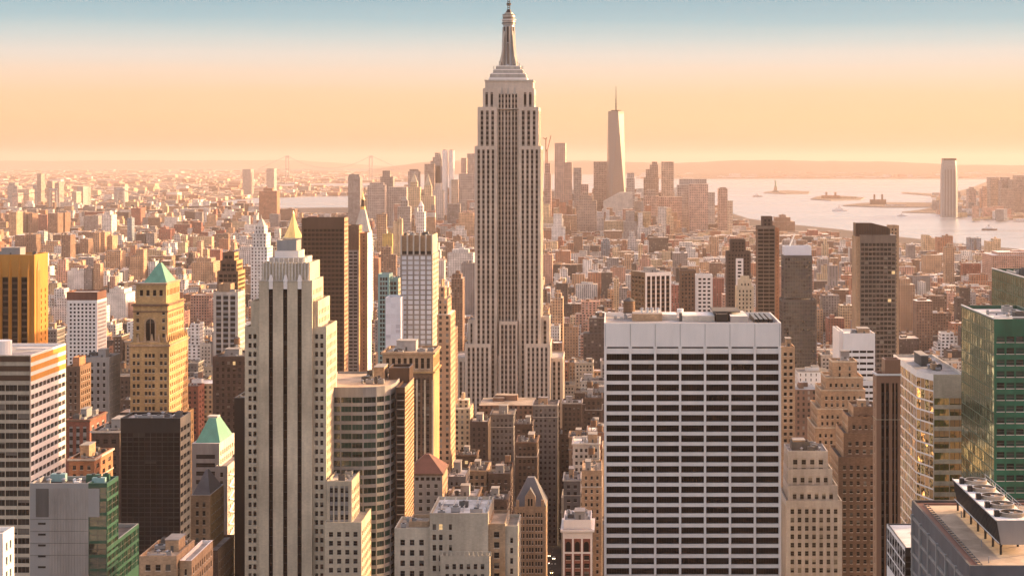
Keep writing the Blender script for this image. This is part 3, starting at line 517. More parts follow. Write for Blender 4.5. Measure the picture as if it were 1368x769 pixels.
# ================================================================ the limestone tower, left of centre
def deco_tower():
    s = Bd('skyscraper', 'cream limestone tower with three dark vertical slots and a fluted crown, left of centre', 680, 382)
    C = 'cream_stone'; W = X(417, 680)-X(346, 680)
    sl = SP(cx=W, cz=3.5, hf=.97, rec=1.0, sr=.6, sm='black_metal', wm=C, g='glass_dark', ml=0, mr=0, mt=3, rail=False, pat=[(.185, .262), (.455, .532), (.725, .802)])
    sd = SP(cx=3.4, cz=3.5, wf=.38, hf=.55, wm=C, ml=1.5, mr=1.5, mt=3)
    b = s.V(346, 417, 375, 26, dy=0, F=sl, S=sd, wall=C, par=0)
    c = s.V(350, 414, 351, 23, dy=1.2, wall=C, S=SP(cx=2.6, cz=7, hf=.8, wf=.4, wm=C, g='glass_dark', mt=1, wb=Z(374, 680)), roof='roof_pale')
    for k in range(15):
        u = .6+k*(c[1]-c[0]-1.2)/14; s.part('flute').box(c[0]+u-.28, c[0]+u+.28, .75, 1.197, Z(374.5, 680), c[5]+.25, 'pale_stone')
    for px in (362, 381.5, 400.5):
        x = X(px, 680)-s.xc; m = MB(); m.box(x-.75, x+.75, -.35, -.003, Z(386, 680), Z(376, 680), 'white_stone'); m.prism([(x-.95, -.5), (x+.95, -.5), (x+.95, .6), (x-.95, .6)], Z(376, 680), Z(367, 680), 'white_stone', sc=.35); m.build('finial', s.root)
    m = s.part('ledge'); m.box(b[0]-.2, b[1]+.2, -.3, 1.1, Z(375.5, 680), Z(374.3, 680), 'pale_stone', bottom=True)
    W2 = X(436, 680)-X(327, 680)
    wl_ = SP(cx=W2, cz=3.5, hf=.55, rec=.4, wm=C, ml=0, mr=0, mt=2.2, pat=[(.045, .083), (.105, .143), (.86, .898), (.925, .963)])
    s.V(327, 436, 436, 26, dy=1.6, F=wl_, S=sd, wall=C); W3 = X(425, 680)-X(335, 680)
    s.V(335, 425, 402, 28, dy=2.4, F=SP(cx=W3, cz=7.2, hf=.8, rec=.6, wm=C, ml=0, mr=0, mt=3, g='glass_dark', pat=[(.05, .10), (.925, .965)], wb=Z(436, 680)), S=sd, wall=C)
    s.V(338, 422, 420, 30, dy=2.0, S=sd, wall=C)
    # stacked plant rooms on top
    s.V(360, 407, 344, 17, dy=5, wall='pale_stone', F=SP(cx=6, cz=3, wf=.6, hf=.6, wm='pale_stone', g='glass_dark', mt=.4, wb=Z(351, 680)), roof='roof_pale', par=.5)
    s.V(367, 399, 335, 13, dy=7, wall='pale_stone', F=SP(cx=4.5, cz=2.7, wf=.8, hf=.8, wm='white_stone', g='glass_dark', mt=.3, wb=Z(345, 680)), roof='roof_dark', par=.3)
    s.V(370, 396, 321, 10, dy=8.5, wall='grey_stone', F=SP(cx=1.6, cz=3.6, wf=.6, hf=.75, wm='steel', g='glass_blue', mt=.4, wb=Z(334, 680), rail=False), roof='roof_dark', par=.3)
    for k in range(9): s.part('railing').bar((X(357+k*6.5, 680)-s.xc, 4, c[5]-.2), (X(357+k*6.5, 680)-s.xc, 4, c[5]+1.9), .09, 'white_paint')
    s.part('railing').bar((X(357, 680)-s.xc, 4, c[5]+1.9), (X(409, 680)-s.xc, 4, c[5]+1.9), .09, 'white_paint')
    # lower wing to the right
    lw = SP(cx=3.6, cz=3.5, wf=.5, hf=.55, wm=C, ml=.8, mr=.8, mt=3)
    lp = SP(cx=4.6, cz=3.5, hf=.55, wf=.5, wm=C, sr=.25, sm='grey_stone', ml=.8, mr=.8, mt=2, pat=[(.12, .42), (.56, .86)])
    a = s.V(436.2, 470, 642, 24, dy=-2, F=lp, S=lw, wall=C, roof='roof_white'); s.clutter(a, 3, big=False)
    s.V(434, 483, 697, 27, dy=-6, F=lw, S=lw, wall=C, roof='roof_pale')
    done(s, 327, 436, 769); OCC.append((436, 491, 670, 769))
deco_tower()
# ================================================================ left foreground
def left_side():
    s = Bd('office_tower', 'white banded office tower with orange top panels cut by the left edge', 640, 0)
    f = SP(cx=4.4, cz=3.55, wf=.95, hf=.64, wm='limestone', g='glass_office', mu=2, rail=False, ml=.4, mr=.4, mt=10.5, rec=.3)
    b = s.V(-60, 41, 474, 41, F=f, S=SP(cx=4.4, cz=3.55, wf=.93, hf=.5, wm='white_stone', g='glass_office', mu=2, rail=False, ml=.4, mr=.4, mt=10.5, rec=.3), wall='white_stone', roof='roof_pale')  # white side, darker limestone front: sun and shade put into the wall colour
    for k in range(3):
        z1 = b[5]-.5-3.5*k; s.part('top_panel').box(b[0], b[1]-.3, -.12, -.003, z1-2.0, z1, 'bronze'); s.part('side_panel').box(b[1]+.003, b[1]+.12, .2, 40.8, z1-2.3, z1-.3, 'orange_panel')  # same bands coloured brown for the shaded front, orange for the sunlit side
    m = s.part('roof_tank'); m.cyl(X(4, 650)-s.xc, 9, 3.6, 3.6, b[5]-1.1, b[5]+4.5, 'white_paint', 20); s.part('railing').bar((X(9, 650)-s.xc, 20, b[5]+.1), (b[1]-1, 20, b[5]+.1), .15, 'white_paint')
    done(s, -60, 88, 769)
    s = Bd('office_tower', 'gold tower with saw-toothed vertical ribs and black window strips at the left edge', 1000, 16)
    f = SP(cx=5.4, cz=3.6, hf=.66, rec=.9, sr=.6, wf=.66, wm='gold_panel', sm='bronze', g='glass_dark', ml=.6, mr=3.2, mt=13, rail=False)
    b = s.V(-26, 46, 340, 24, F=f, S=SP(cx=8, cz=3.6, wf=.2, wm='gold_panel', g='glass_dark', mt=20), wall='gold_panel')
    for k in range(7):
        x = b[0]+.6+k*5.4*(b[1]-b[0]-3.8)/(5.4*round((b[1]-b[0]-3.8)/5.4)); m = MB(); z0, z1 = 0, b[5]-9
        m.poly([(x-1.1, -.003, z0), (x, -1.9, z0), (x, -1.9, z1), (x-1.1, -.003, z1)], 'gold_panel'); m.poly([(x, -1.9, z0), (x+1.1, -.003, z0), (x+1.1, -.003, z1), (x, -1.9, z1)], 'gold_panel')
        m.poly([(x-1.1, -.003, z1), (x, -1.9, z1), (x, -.003, z1+7.5)], 'gold_panel'); m.poly([(x, -1.9, z1), (x+1.1, -.003, z1), (x, -.003, z1+7.5)], 'gold_panel'); m.build('rib', s.root)
    s.clutter(b, 4); done(s, -26, 57, 462)
    s = Bd('office_tower', 'grey panelled tower with green glass corner and a lower green glass block, bottom left', 480, 92)
    gl = SP(cx=4.2, cz=3.9, wf=.96, hf=.8, wm='green_panel', g='glass_green', mu=1, rail=True, ml=.1, mr=.1, mt=.8, rec=.15)
    b = s.V(40, 118, 645, 11, wall='grey_panel', roof='roof_dark'); c = s.V(118, 143, 645, 11, F=gl, S=gl, wall='green_panel', roof='roof_dark')
    s.V(40, 143.2, 731, 32, dy=.3, F=None, S=gl, wall='grey_panel', roof='roof_dark')
    m = s.part('wall_panel')
    for k in range(14):
        x = X(66+k*3.75, 480)-s.xc; m.box(x+.04, x+.74, -.1, -.003, 20, b[5]-1.4, 'grey_stone')
    s.part('dark_panel').box(X(48, 480)-s.xc, X(65, 480)-s.xc, -.1, -.003, Z(690, 480), b[5]-1.5, 'dark_grey'); s.part('corner_panel').box(X(118.3, 480)-s.xc, X(133, 480)-s.xc, -.12, -.004, Z(690, 480), b[5]-1.5, 'grey_panel')
    for k in range(5):
        o = MB(); o.box(X(51, 480)-s.xc, X(61, 480)-s.xc, -.14, -.004, Z(700+14.5*k, 480), Z(697.5+14.5*k, 480), 'black_metal'); o.build('louvre', s.root)
    for k in range(4): s.part('panel_joint').box(b[0]+.1, b[1]-.1, -.16, -.1, Z(693+16*k, 480), Z(692.6+16*k, 480), 'dark_grey')
    s.clutter((b[0], c[1], 1, 10, 0, b[5]), 9, big=False, mats=('roof_white', 'steel', 'white_paint', 'steel', 'green_panel', 'teal_panel')); done(s, 40, 185, 769)
    s = Bd('office_tower', 'black glass tower with one sunlit yellow side below the green pyramid tower', 660, 207)
    f = SP(cx=4.2, cz=3.6, wf=.94, hf=.86, wm='black_metal', g='glass_dark', ml=.3, mr=.3, mt=5.5, rec=.08, mu=1)
    b = s.V(161, 241, 558, 16, F=f, S=SP(cx=5, cz=3.6, wf=.92, hf=.5, wm='cream_stone', g='glass_dark', mt=3, ml=.4, mr=.4), wall='black_metal', roof='roof_pale'); s.clutter(b, 6, big=False)  # cream side wall stands in for sunlight on the black tower
    done(s, 161, 254, 730)
    s = Bd('office_tower', 'grey tower with a cut-off teal copper pyramid roof and white lattice side', 760, 288)
    f = SP(cx=5.8, cz=3.7, wf=.6, hf=.5, wm='grey_stone', mt=4)
    b = s.V(256, 293, 592, 30, F=SP(cx=9, cz=3.7, wf=.85, hf=.5, wm='grey_stone', mt=4), S=SP(cx=3.8, cz=3.7, wf=.5, wm='pale_stone', mt=3), wall='grey_stone', par=0)
    m = s.part('pyramid_roof'); m.prism([(b[0]+1.2, 2), (b[1]-.2, 2), (b[1]-.2, 27), (b[0]+1.2, 27)], b[5], Z(561, 765), 'copper_green', sc=.3); m.box((b[0]+b[1])/2-2, (b[0]+b[1])/2+2.6, 12, 17, Z(561, 765), Z(561, 765)+.8, 'pale_stone')
    c = s.V(288, 304, 622, 30, dy=-3, F=SP(cx=3, cz=3.7, wf=.45, wm='grey_stone'), S=SP(cx=3, cz=3.7, wf=.45, wm='pale_stone'), wall='grey_stone')
    for k in range(12):
        z0 = c[5]-4-k*5.5
        if z0 > 40: s.part('lattice').bar((c[1]+.25, -3+(k % 2)*26+2, z0), (c[1]+.25, -3+((k+1) % 2)*26+2, z0-5.5), .35, 'white_paint'); s.part('lattice').bar((c[1]+.25, -3+((k+1) % 2)*26+2, z0), (c[1]+.25, -3+(k % 2)*26+2, z0-5.5), .35, 'white_paint')
    done(s, 256, 322, 769)
    s = Bd('brick_tower', 'tan brick tower with a small dark hipped roof before the teal pyramid roof', 700, 268)
    b = s.V(255, 281, 661, 24, F=SP(cx=3.1, cz=3.6, wf=.42, wm='tan_brick', mt=2), S=SP(cx=3.1, cz=3.6, wf=.42, wm='ochre_brick', mt=2), wall='tan_brick', par=0)
    s.part('hipped_roof').prism([(b[0]+.4, 1), (b[1]-.4, 1), (b[1]-.4, 22), (b[0]+.4, 22)], b[5], Z(633, 700), 'slate', sc=.1); s.V(250, 291, 735, 30, dy=-4, F=SP(cx=3.1, cz=3.6, wf=.42, wm='brown_brick'), S=SP(cx=3.1, cz=3.6, wf=.42, wm='tan_brick'), wall='brown_brick'); done(s, 250, 300, 769)
    s = Bd('brick_tower', 'ochre brick tower under a bright green copper pyramid roof with an arched top window', 900, 200)
    C = 'ochre_brick'; D = 900
    W = X(226, D)-X(174, D)
    f = SP(cx=W, cz=3.95, hf=.5, wm=C, ml=0, mr=0, mt=5, pat=[(.06, .13), (.17, .24), (.37, .44), (.465, .535), (.56, .63), (.76, .83), (.87, .94)])
    sd = SP(cx=3.7, cz=3.95, wf=.42, hf=.5, wm=C, mt=5)
    b = s.V(174, 226, 457, 40, F=f, S=sd, wall=C, roof='roof_tan'); s.band(b, b[5]-2.2, b[5]-1.2, .7, 'tan_brick')
    W = X(224, D)-X(178, D)
    c = s.V(178, 224, 405, 34, dy=1.5, F=SP(cx=W, cz=3.95, hf=.5, wm=C, ml=0, mr=0, mt=3, pat=[(.09, .17), (.84, .92)], wb=Z(457, D)), S=sd, wall=C, roof='roof_tan'); s.band(c, c[5]-1.4, c[5]-.4, .8, 'brown_brick'); s.band(c, c[5]-4.6, c[5]-4, .4, 'brown_brick')
    xm = (c[0]+c[1])/2; m = s.part('arched_window'); zz = Z(455, D); m.box(xm-2.3, xm+2.3, 1.36, 1.495, zz, zz+9, 'glass_dark')
    m.poly([(xm+2.3*math.cos(a), 1.36, zz+9+2.3*math.sin(a)) for a in np.linspace(0, math.pi, 13)], 'glass_dark'); ar = s.part('arch_surround')
    for i in range(12):
        a, e = math.pi*i/12, math.pi*(i+1)/12; ar.poly([(xm+r_*math.cos(t), .9, zz+9+r_*math.sin(t)) for r_, t in ((2.4, a), (3.1, a), (3.1, e), (2.4, e))], 'tan_brick')
    ar.box(xm-3.1, xm-2.4, .9, 1.49, zz, zz+9, 'tan_brick'); ar.box(xm+2.4, xm+3.1, .9, 1.49, zz, zz+9, 'tan_brick'); ar.box(xm-.12, xm+.12, 1.2, 1.35, zz, zz+11.1, 'tan_brick'); ar.box(xm-5.4, xm+5.4, .2, 1.49, zz-1.2, zz-.2, 'tan_brick', bottom=True)
    for k in range(5): a0 = X(184+k*9.2, D)-s.xc; o = MB(); o.prism([(a0-.8, .2), (a0+.8, .2), (a0+.8, 1.4), (a0-.8, 1.4)], b[5], b[5]+4.2, 'tan_brick', sc=.3); o.build('pinnacle', s.root)
    for k in range(9): o = MB(); y = 2+k*4.3; o.prism([(b[1]-.9, y), (b[1]+.3, y), (b[1]+.3, y+1.4), (b[1]-.9, y+1.4)], b[5], b[5]+3.8, C, sc=.3); o.build('pinnacle', s.root)
    d = s.V(182, 222, 378, 28, dy=3, F=SP(cx=3.1, cz=5.2, hf=.6, wf=.5, wm=C, g='glass_dark', mt=2.6, ml=1, mr=1, wb=Z(404, D), rail=False), S=SP(cx=3, cz=5.2, hf=.6, wf=.45, wm=C, g='glass_dark', mt=2.6, wb=Z(404, D), rail=False), wall=C, par=0); s.band(d, d[5]-1, d[5]-.1, .5, 'tan_brick')
    s.part('copper_roof').prism([(d[0]+3.2, 6), (d[1]-.6, 6), (d[1]-.6, 26), (d[0]+3.2, 26)], d[5], Z(351, 915), 'copper_green', sc=.12); o = MB(); o.cyl((d[0]+d[1])/2+1.3, 16, .8, .3, Z(351, 915), Z(346, 915), 'brown_brick', 8); o.build('finial', s.root)
    s.V(168, 230, 562, 46, dy=-3, F=sd, S=sd, wall=C)
    done(s, 168, 250, 557)
    s = Bd('apartment_tower', 'white gridded apartment tower with a rust coloured top storey behind the banded tower', 1450, 110)
    f = SP(cx=3.2, cz=3.25, wf=.55, hf=.55, wm='white_stone', g='glass_dark', mt=2, rail=False)
    b = s.V(90, 130, 401, 27, F=f, S=f, wall='white_stone'); s.V(89, 130, 390, 26, dy=1, pb=401, wall='terracotta'); done(s, 90, 142, 470)
    s = Bd('office_block', 'grey office block with a flat cluttered roof left of the green pyramid tower', 900, 128)
    f = SP(cx=3.0, cz=3.6, wf=.4, hf=.55, wm='grey_stone'); b = s.V(108, 146, 477, 20, F=f, S=f, wall='grey_stone', roof='roof_dark'); s.clutter(b, 4, tank=1); done(s, 108, 158, 565)
    s = Bd('brick_tower', 'slender brown brick block squeezed between the banded tower and the grey block', 860, 98)
    f = SP(cx=3.0, cz=3.4, wf=.4, wm='brown_brick'); b = s.V(88, 107, 489, 18, F=f, S=f, wall='brown_brick', roof='roof_dark'); s.V(97, 106, 477, 10, dy=6, wall='rust_brick'); done(s, 88, 110, 570)
    s = Bd('office_tower', 'dark olive tower with a rounded shoulder and sunlit edge left of the fluted crown', 1350, 307)
    f = SP(cx=3.6, cz=3.5, wf=.8, hf=.6, wm='brown_brick', g='glass_dark', rail=False); sd = SP(cx=3.6, cz=3.5, wf=.85, hf=.5, wm='ochre_brick', g='glass_dark', rail=False)  # ochre side wall: sunlight put into the brown tower's colour
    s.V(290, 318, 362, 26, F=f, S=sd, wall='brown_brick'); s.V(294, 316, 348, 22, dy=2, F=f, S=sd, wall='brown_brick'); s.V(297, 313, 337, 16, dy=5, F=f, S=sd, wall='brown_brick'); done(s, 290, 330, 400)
    s = Bd('office_tower', 'grey tower with a pale window grid beside the fluted cream tower', 1150, 302)
    f = SP(cx=4.6, cz=3.6, wf=.72, hf=.6, wm='pale_stone', sr=.2, sm='grey_panel', g='glass_office', rail=False); b = s.V(285, 318, 390, 22, F=f, S=SP(cx=3, cz=3.6, wf=.4, wm='pale_stone'), wall='pale_stone', roof='roof_dark'); s.V(292, 308, 379, 12, dy=5, wall='tan_brick'); s.clutter(b, 3, big=False); done(s, 285, 325, 462)
    s = Bd('office_block', 'dark brown block dotted with bright windows behind the cream tower\'s left edge', 980, 308)
    f = SP(cx=3.2, cz=3.6, wf=.5, wm='dark_brick'); b = s.V(284, 334, 476, 34, F=f, S=f, wall='dark_brick', roof='roof_dark'); s.clutter(b, 6, tank=1); done(s, 284, 340, 560)
    s = Bd('office_block', 'narrow black slab against the left edge of the cream slotted tower', 715, 320)
    b = s.V(313, 329, 531, 22, wall='black_metal', S=None, F=None, roof='roof_dark'); s.clutter(b, 2, big=False); done(s, 313, 329, 769)
    s = Bd('office_block', 'low building with a pink gravel roof full of plant, bottom left', 560, 215)
    f = SP(cx=3.2, cz=3.6, wf=.5, wm='tan_brick'); b = s.V(186, 236, 742, 24, F=f, S=f, wall='tan_brick', roof='roof_gravel'); s.clutter(b, 8); s.V(240, 256, 748, 30, dy=2, F=f, S=f, wall='white_stone', roof='roof_pale'); done(s, 186, 264, 769)
    s = Bd('office_block', 'narrow white pier of a building at the bottom left corner', 430, 0)
    f = SP(cx=3, cz=3.6, wf=.5, wm='white_paint'); s.V(-30, 4, 712, 8, F=f, S=f, wall='white_paint'); done(s, -30, 8, 769)
left_side()
# ================================================================ centre
def centre():
    s = Bd('office_tower', 'dark brown banded slab tower behind the fluted cream crown', 1500, 432)
    f = SP(cx=3.4, cz=3.9, wf=.86, hf=.6, wm='bronze', g='glass_dark', mt=9, rail=False); b = s.V(403, 460, 291, 22, F=f, S=SP(cx=3.4, cz=3.9, wf=.5, hf=.5, wm='tan_brick', g='glass_dark', rail=False), wall='bronze', roof='roof_dark'); done(s, 403, 465, 470)  # tan side wall on the bronze slab paints in the sunlight
    s = Bd('apartment_tower', 'slim brown tower with white balcony bands right of the dark slab tower', 1600, 472)
    f = SP(cx=5, cz=3.3, wf=.8, hf=.5, wm='grey_stone', g='glass_dark', rail=False, mt=24); b = s.V(464, 479.5, 301, 20, F=f, S=SP(cx=3, cz=3.3, wf=.4, wm='ochre_brick', mt=3), wall='brown_brick'); s.part('facing').box(b[0]-.1, b[1]+.1, -.15, -.003, b[5]-23, b[5], 'brown_brick'); done(s, 464, 482, 470)
    s = Bd('apartment_tower', 'orange brick slab with one glowing side next to the slim balcony tower', 1560, 486)
    b = s.V(481, 491, 311, 26, F=SP(cx=7, cz=3.4, wf=.2, wm='rust_brick'), S=SP(cx=6, cz=3.4, wf=.25, wm='white_stone'), wall='rust_brick'); done(s, 481, 497, 480)  # white side on the rust slab is sunlight put into the colour
    s = Bd('office_tower', 'white gridded tower with a tan colonnaded crown left of the tallest skyscraper', 1100, 556)
    W = X(578, 1100)-X(535, 1100)
    f = SP(cx=W/5.01, cz=3.16, wf=.74, hf=.74, wm='warm_grey_stone', g='glass_pale', ml=.3, mr=.3, mt=.5, rec=.35, rail=False); sd = SP(cx=4, cz=3.16, wf=.55, hf=.6, wm='cream_stone', g='glass_pale', rail=False)
    b = s.V(535, 578, 340, 37, F=f, S=sd, wall='white_stone', par=0, roof='roof_dark')
    c = s.V(536, 577, 314, 35, dy=1, wall='tan_brick', S=SP(cx=4, cz=11, hf=.8, wf=.4, wm='cream_stone', g='glass_dark', wb=Z(339, 1100)), roof='roof_tan')
    for k in range(6): s.part('pier').box(b[0]+k*(W-.9)/5, b[0]+.9+k*(W-.9)/5, -.35, .99, b[5], c[5]+.6, 'pale_stone'); s.part('pier').box(b[0]+k*(W-.9)/5+.1, b[0]+.8+k*(W-.9)/5, -.3, -.003, 0, b[5]-.002, 'grey_stone')
    for k in range(5): s.part('vent_slot').box(b[0]+1+k*(W-.9)/5, b[0]+3.9+k*(W-.9)/5, .9, .997, b[5]+.2, b[5]+2.2, 'black_metal')
    s.clutter(c, 8, big=False, par=1.1); done(s, 535, 587, 467)
    s = Bd('office_block', 'blank white slab attached to the left of the white gridded tower', 1085, 525)
    s.V(515, 535.5, 397, 20, wall='white_panel', roof='roof_white', F=SP(cx=3.2, cz=3.3, wf=.93, hf=.9, wm='white_panel', g='glass_pale', ml=.2, mr=.2, mt=.4, rec=.05, rail=False)); done(s, 515, 535, 466)
    s = Bd('glass_tower', 'thin teal glass tower peeping out left of the blank white slab', 1300, 512)
    f = SP(cx=2.4, cz=3.5, wf=.8, hf=.7, wm='teal_panel', g='glass_blue', rail=False); s.V(505, 520, 366, 20, F=f, S=f, wall='teal_panel'); s.V(519, 532, 372, 20, dy=6, F=f, S=SP(cx=3, cz=3.5, wm='cream_stone'), wall='teal_panel'); done(s, 505, 532, 470)
    s = Bd('brick_tower', 'tan stone tower with a dark arcaded top floor below the white gridded tower', 900, 548)
    C = 'tan_brick'
    b = s.V(511, 579, 470, 31, F=SP(cx=3.1, cz=6.6, wf=.55, hf=.82, wm=C, g='glass_dark', mt=2.6, wb=Z(498, 900)), S=SP(cx=3.1, cz=6.6, wf=.45, hf=.8, wm='ochre_brick', g='glass_dark', mt=2.6, wb=Z(498, 900)), wall=C, roof='roof_tan')  # ochre side walls carry the sunlight in their brick colour
    s.V(512.5, 578, 499, 30.5, dy=-.4, F=SP(cx=5.1, cz=3.6, wf=.5, hf=.55, wm='brown_brick', sr=.25, sm='dark_brick', pat=[(.1, .42), (.55, .87)]), S=SP(cx=3.3, cz=3.6, wf=.45, wm='ochre_brick'), wall=C, par=0)
    s.band(b, b[5]-1.2, b[5]-.2, .9, C); s.band(b, Z(498, 900), Z(496, 900), 1.0, 'ochre_brick'); s.clutter(b, 5, tank=0)
    for k in range(7): s.part('pier').box(b[0]+1+k*4.15, b[0]+1.9+k*4.15, -.9, -.41, 0, Z(507, 900), 'cream_stone')
    done(s, 511, 587, 615)
    s = Bd('office_tower', 'curved office tower of pale stone bands and green ribbon windows beside the cream tower', 700, 490)
    pts = [(px, D) for px, D in ((425, 700), (455, 700), (485, 700), (503, 701.5), (514, 704), (522, 708), (528.5, 714))]
    P = [(X(px, D)-s.xc, D-700) for px, D in pts]; n_ = len(P)
    P += [(X(528.5, 718)-s.xc, 52), (X(425, 704)-s.xc, 52)]
    f = SP(cx=5.2, cz=3.68, wf=.95, hf=.62, wm='grey_stone', g='glass_green', ml=.15, mr=.15, mt=3.4, rec=.3, mu=2, rail=False)
    zt = Z(517, 700); s.prism(P, 0, zt, [f]*(n_-1), 'grey_stone', 'roof_gravel', par=.8); HERO.append((X(425, 700), X(528, 700), 700, 752, zt, 0, s))
    s.clutter((P[1][0]+4, P[4][0], 14, 44, 0, zt), 8, par=.8); s.V(519, 547, 491, 14, dy=30, pb=520, wall='bronze', roof='roof_dark')
    done(s, 425, 529, 735)
    s = Bd('office_tower', 'narrow bronze tower with a gold louvred sunny side, joined to the curved banded tower', 708, 536)
    b = s.V(529, 541, 517, 32, F=SP(cx=4, cz=3.6, wf=.9, hf=.8, wm='bronze', g='glass_dark', ml=.2, mr=.2), S=SP(cx=4, cz=1.8, wf=.96, hf=.45, wm='tan_brick', g='glass_sunlit_gold', ml=.2, mr=.2, rail=False, rec=.2), wall='bronze', roof='roof_dark'); done(s, 529, 553, 735)  # gold panes and tan wall put the sunlight into this side's colour
    s = Bd('office_block', 'grey stone block with a red-brown pyramid roof below the tan arcaded tower', 820, 568)
    f = SP(cx=3.9, cz=3.6, wf=.42, hf=.5, wm='grey_stone', mt=4.2); b = s.V(543, 591, 632, 25, F=f, S=SP(cx=3.9, cz=3.6, wf=.42, hf=.5, wm='tan_brick', mt=4.2), wall='grey_stone', par=0); s.band(b, b[5]-.9, b[5], .5, 'brown_brick')
    s.part('pyramid_roof').prism([(b[0]-.3, -.3), (b[1]+.3, -.3), (b[1]+.3, 25.3), (b[0]-.3, 25.3)], b[5]+.003, Z(606, 832), 'terracotta', sc=.12)
    for k in range(6): s.part('attic_window').box(b[0]+1.6+k*2.6, b[0]+3.2+k*2.6, -.06, -.003, b[5]-3.3, b[5]-1.8, 'glass_dark')
    done(s, 543, 598, 700)
    s = Bd('office_block', 'pale stone building of stepped flat white roofs at the bottom centre', 600, 610)
    C = 'limestone'; f = SP(cx=3.4, cz=3.6, wf=.48, hf=.55, wm=C, mt=3.2)
    a = s.V(527, 574, 705, 20, F=f, S=f, wall=C, roof='roof_tan'); s.V(546, 573, 696, 12, dy=7, wall='tan_brick', roof='roof_tan')
    W = X(652, 600)-X(574, 600); b = s.V(574, 652, 685, 30, dy=-1, F=SP(cx=W, cz=3.6, hf=.55, wm=C, mt=3, ml=0, mr=0, pat=[(.05, .11), (.16, .22), (.33, .38)]), S=f, wall=C, roof='roof_white'); s.clutter(b, 5, big=False)
    for k in range(5): o = MB(); o.bar((b[0]+3+k*4, 6, b[5]-1.1), (b[0]+3+k*4, 24, b[5]+.7), .12, 'steel'); o.bar((b[0]+3+k*4, 24, b[5]-1.1), (b[0]+3+k*4, 6, b[5]+.7), .12, 'steel'); o.build('roof_brace', s.root)
    c = s.V(652, 675, 699, 24, dy=.5, F=SP(cx=3, cz=3.6, wf=.5, wm='tan_brick'), S=f, wall='tan_brick', roof='roof_gravel'); d = s.V(675, 692, 702, 20, dy=1.5, F=f, S=f, wall=C, roof='roof_tan')
    e = s.V(588, 654, 742, 7, dy=-8, F=SP(cx=2.4, cz=3.4, wf=.5, wm=C), wall=C, roof='roof_dark', par=1.6)
    for k in range(12): o = MB(); x = e[0]+.8+k*1.5; o.prism([(x-.35, -8.1), (x+.35, -8.1), (x+.35, -7.5), (x-.35, -7.5)], e[5], e[5]+1.4, C, sc=.4); o.build('pinnacle', s.root)
    s.clutter(a, 3, big=False); done(s, 527, 692, 769)
    s = Bd('gothic_tower', 'tan gothic tower with a steep slate roof and pointed central gable, bottom centre', 850, 708)
    C = 'tan_brick'; f = SP(cx=4.6, cz=3.45, hf=.6, wm=C, mt=2.4, pat=[(.08, .26), (.38, .56), (.68, .86)]); b = s.V(687, 729.5, 676, 22, F=f, S=f, wall=C, par=0)
    rf = s.part('slate_roof'); rf.prism([(b[0], 0), (b[1], 0), (b[1], 22), (b[0], 22)], b[5]+.003, Z(637, 860), 'slate', sc=.22)
    xm = (b[0]+b[1])/2; g = s.part('gable'); zt = Z(652, 850)
    g.box(xm-2.6, xm+2.6, -.4, 5, b[5]-4, zt-4, C); g.poly([(xm-2.6, -.4, zt-4), (xm+2.6, -.4, zt-4), (xm, -.4, zt)], C); g.poly([(xm+2.6, -.4, zt-4), (xm+2.6, 8, zt-4), (xm, 8, zt), (xm, -.4, zt)], 'slate'); g.poly([(xm-2.6, 8, zt-4), (xm-2.6, -.4, zt-4), (xm, -.4, zt), (xm, 8, zt)], 'slate')
    for dx in (-1.1, .3): s.part('gable_window').box(xm+dx, xm+dx+.9, -.5, -.404, zt-8.5, zt-5, 'glass_dark')
    for dx in (-6.9, 5.5): g.box(xm+dx, xm+dx+1.4, -.4, 1, b[5]-1, b[5]+3.2, C)
    done(s, 683, 730, 769)
    s = Bd('ornate_block', 'narrow building with white arched top storey over red brick, left of the white slab', 800, 771)
    W = X(791, 800)-X(752, 800); C = 'white_stone'; f3 = lambda **k: SP(cx=W, ml=0, mr=0, pat=[(.1, .27), (.41, .59), (.73, .9)], **k)
    b = s.V(752, 791, 706, 24, F=f3(cz=3.7, hf=.55, wm='red_brick', mt=11.5), S=SP(cx=3.4, cz=3.7, wm='brown_brick'), wall=C, roof='roof_pale')
    x0, x1 = b[0], b[1]; m = s.part('pilaster')
    for t in (0, .3125, .6225, .94): m.box(x0+t*W-.02, x0+t*W+W*.06+.02, -.5, -.003, 0, b[5]-.5, C)
    m.box(x0, x1, -.12, -.004, b[5]-4.5, b[5]-.4, C); m.box(x0, x1, -.35, -.004, b[5]-11.4, b[5]-10.6, C)
    for t in (.1, .41, .72):
        o = MB(); xa, xb = x0+t*W, x0+(t+.17)*W; xm = (xa+xb)/2; r_ = (xb-xa)/2; zz = b[5]-7.2; o.box(xa, xb, -.16, -.005, b[5]-10.5, zz, 'glass_dark'); o.poly([(xm+r_*math.cos(a), -.16, zz+r_*math.sin(a)*1.2) for a in np.linspace(0, math.pi, 11)], 'glass_dark'); o.build('arched_window', s.root)
    s.band(b, b[5]-1.3, b[5]-.2, 1.1, C); s.V(753, 790, 694, 22, dy=1, pb=706, F=SP(cx=2.2, cz=3, wf=.5, wm=C, mt=.8, ml=.4, mr=.4, g='glass_dark', wb=Z(705, 800)), wall=C, roof='roof_pale', par=.5); s.clutter((x0, x1, 2, 22, 0, Z(694, 800)), 7, par=.5); done(s, 752, 791, 769)
centre()
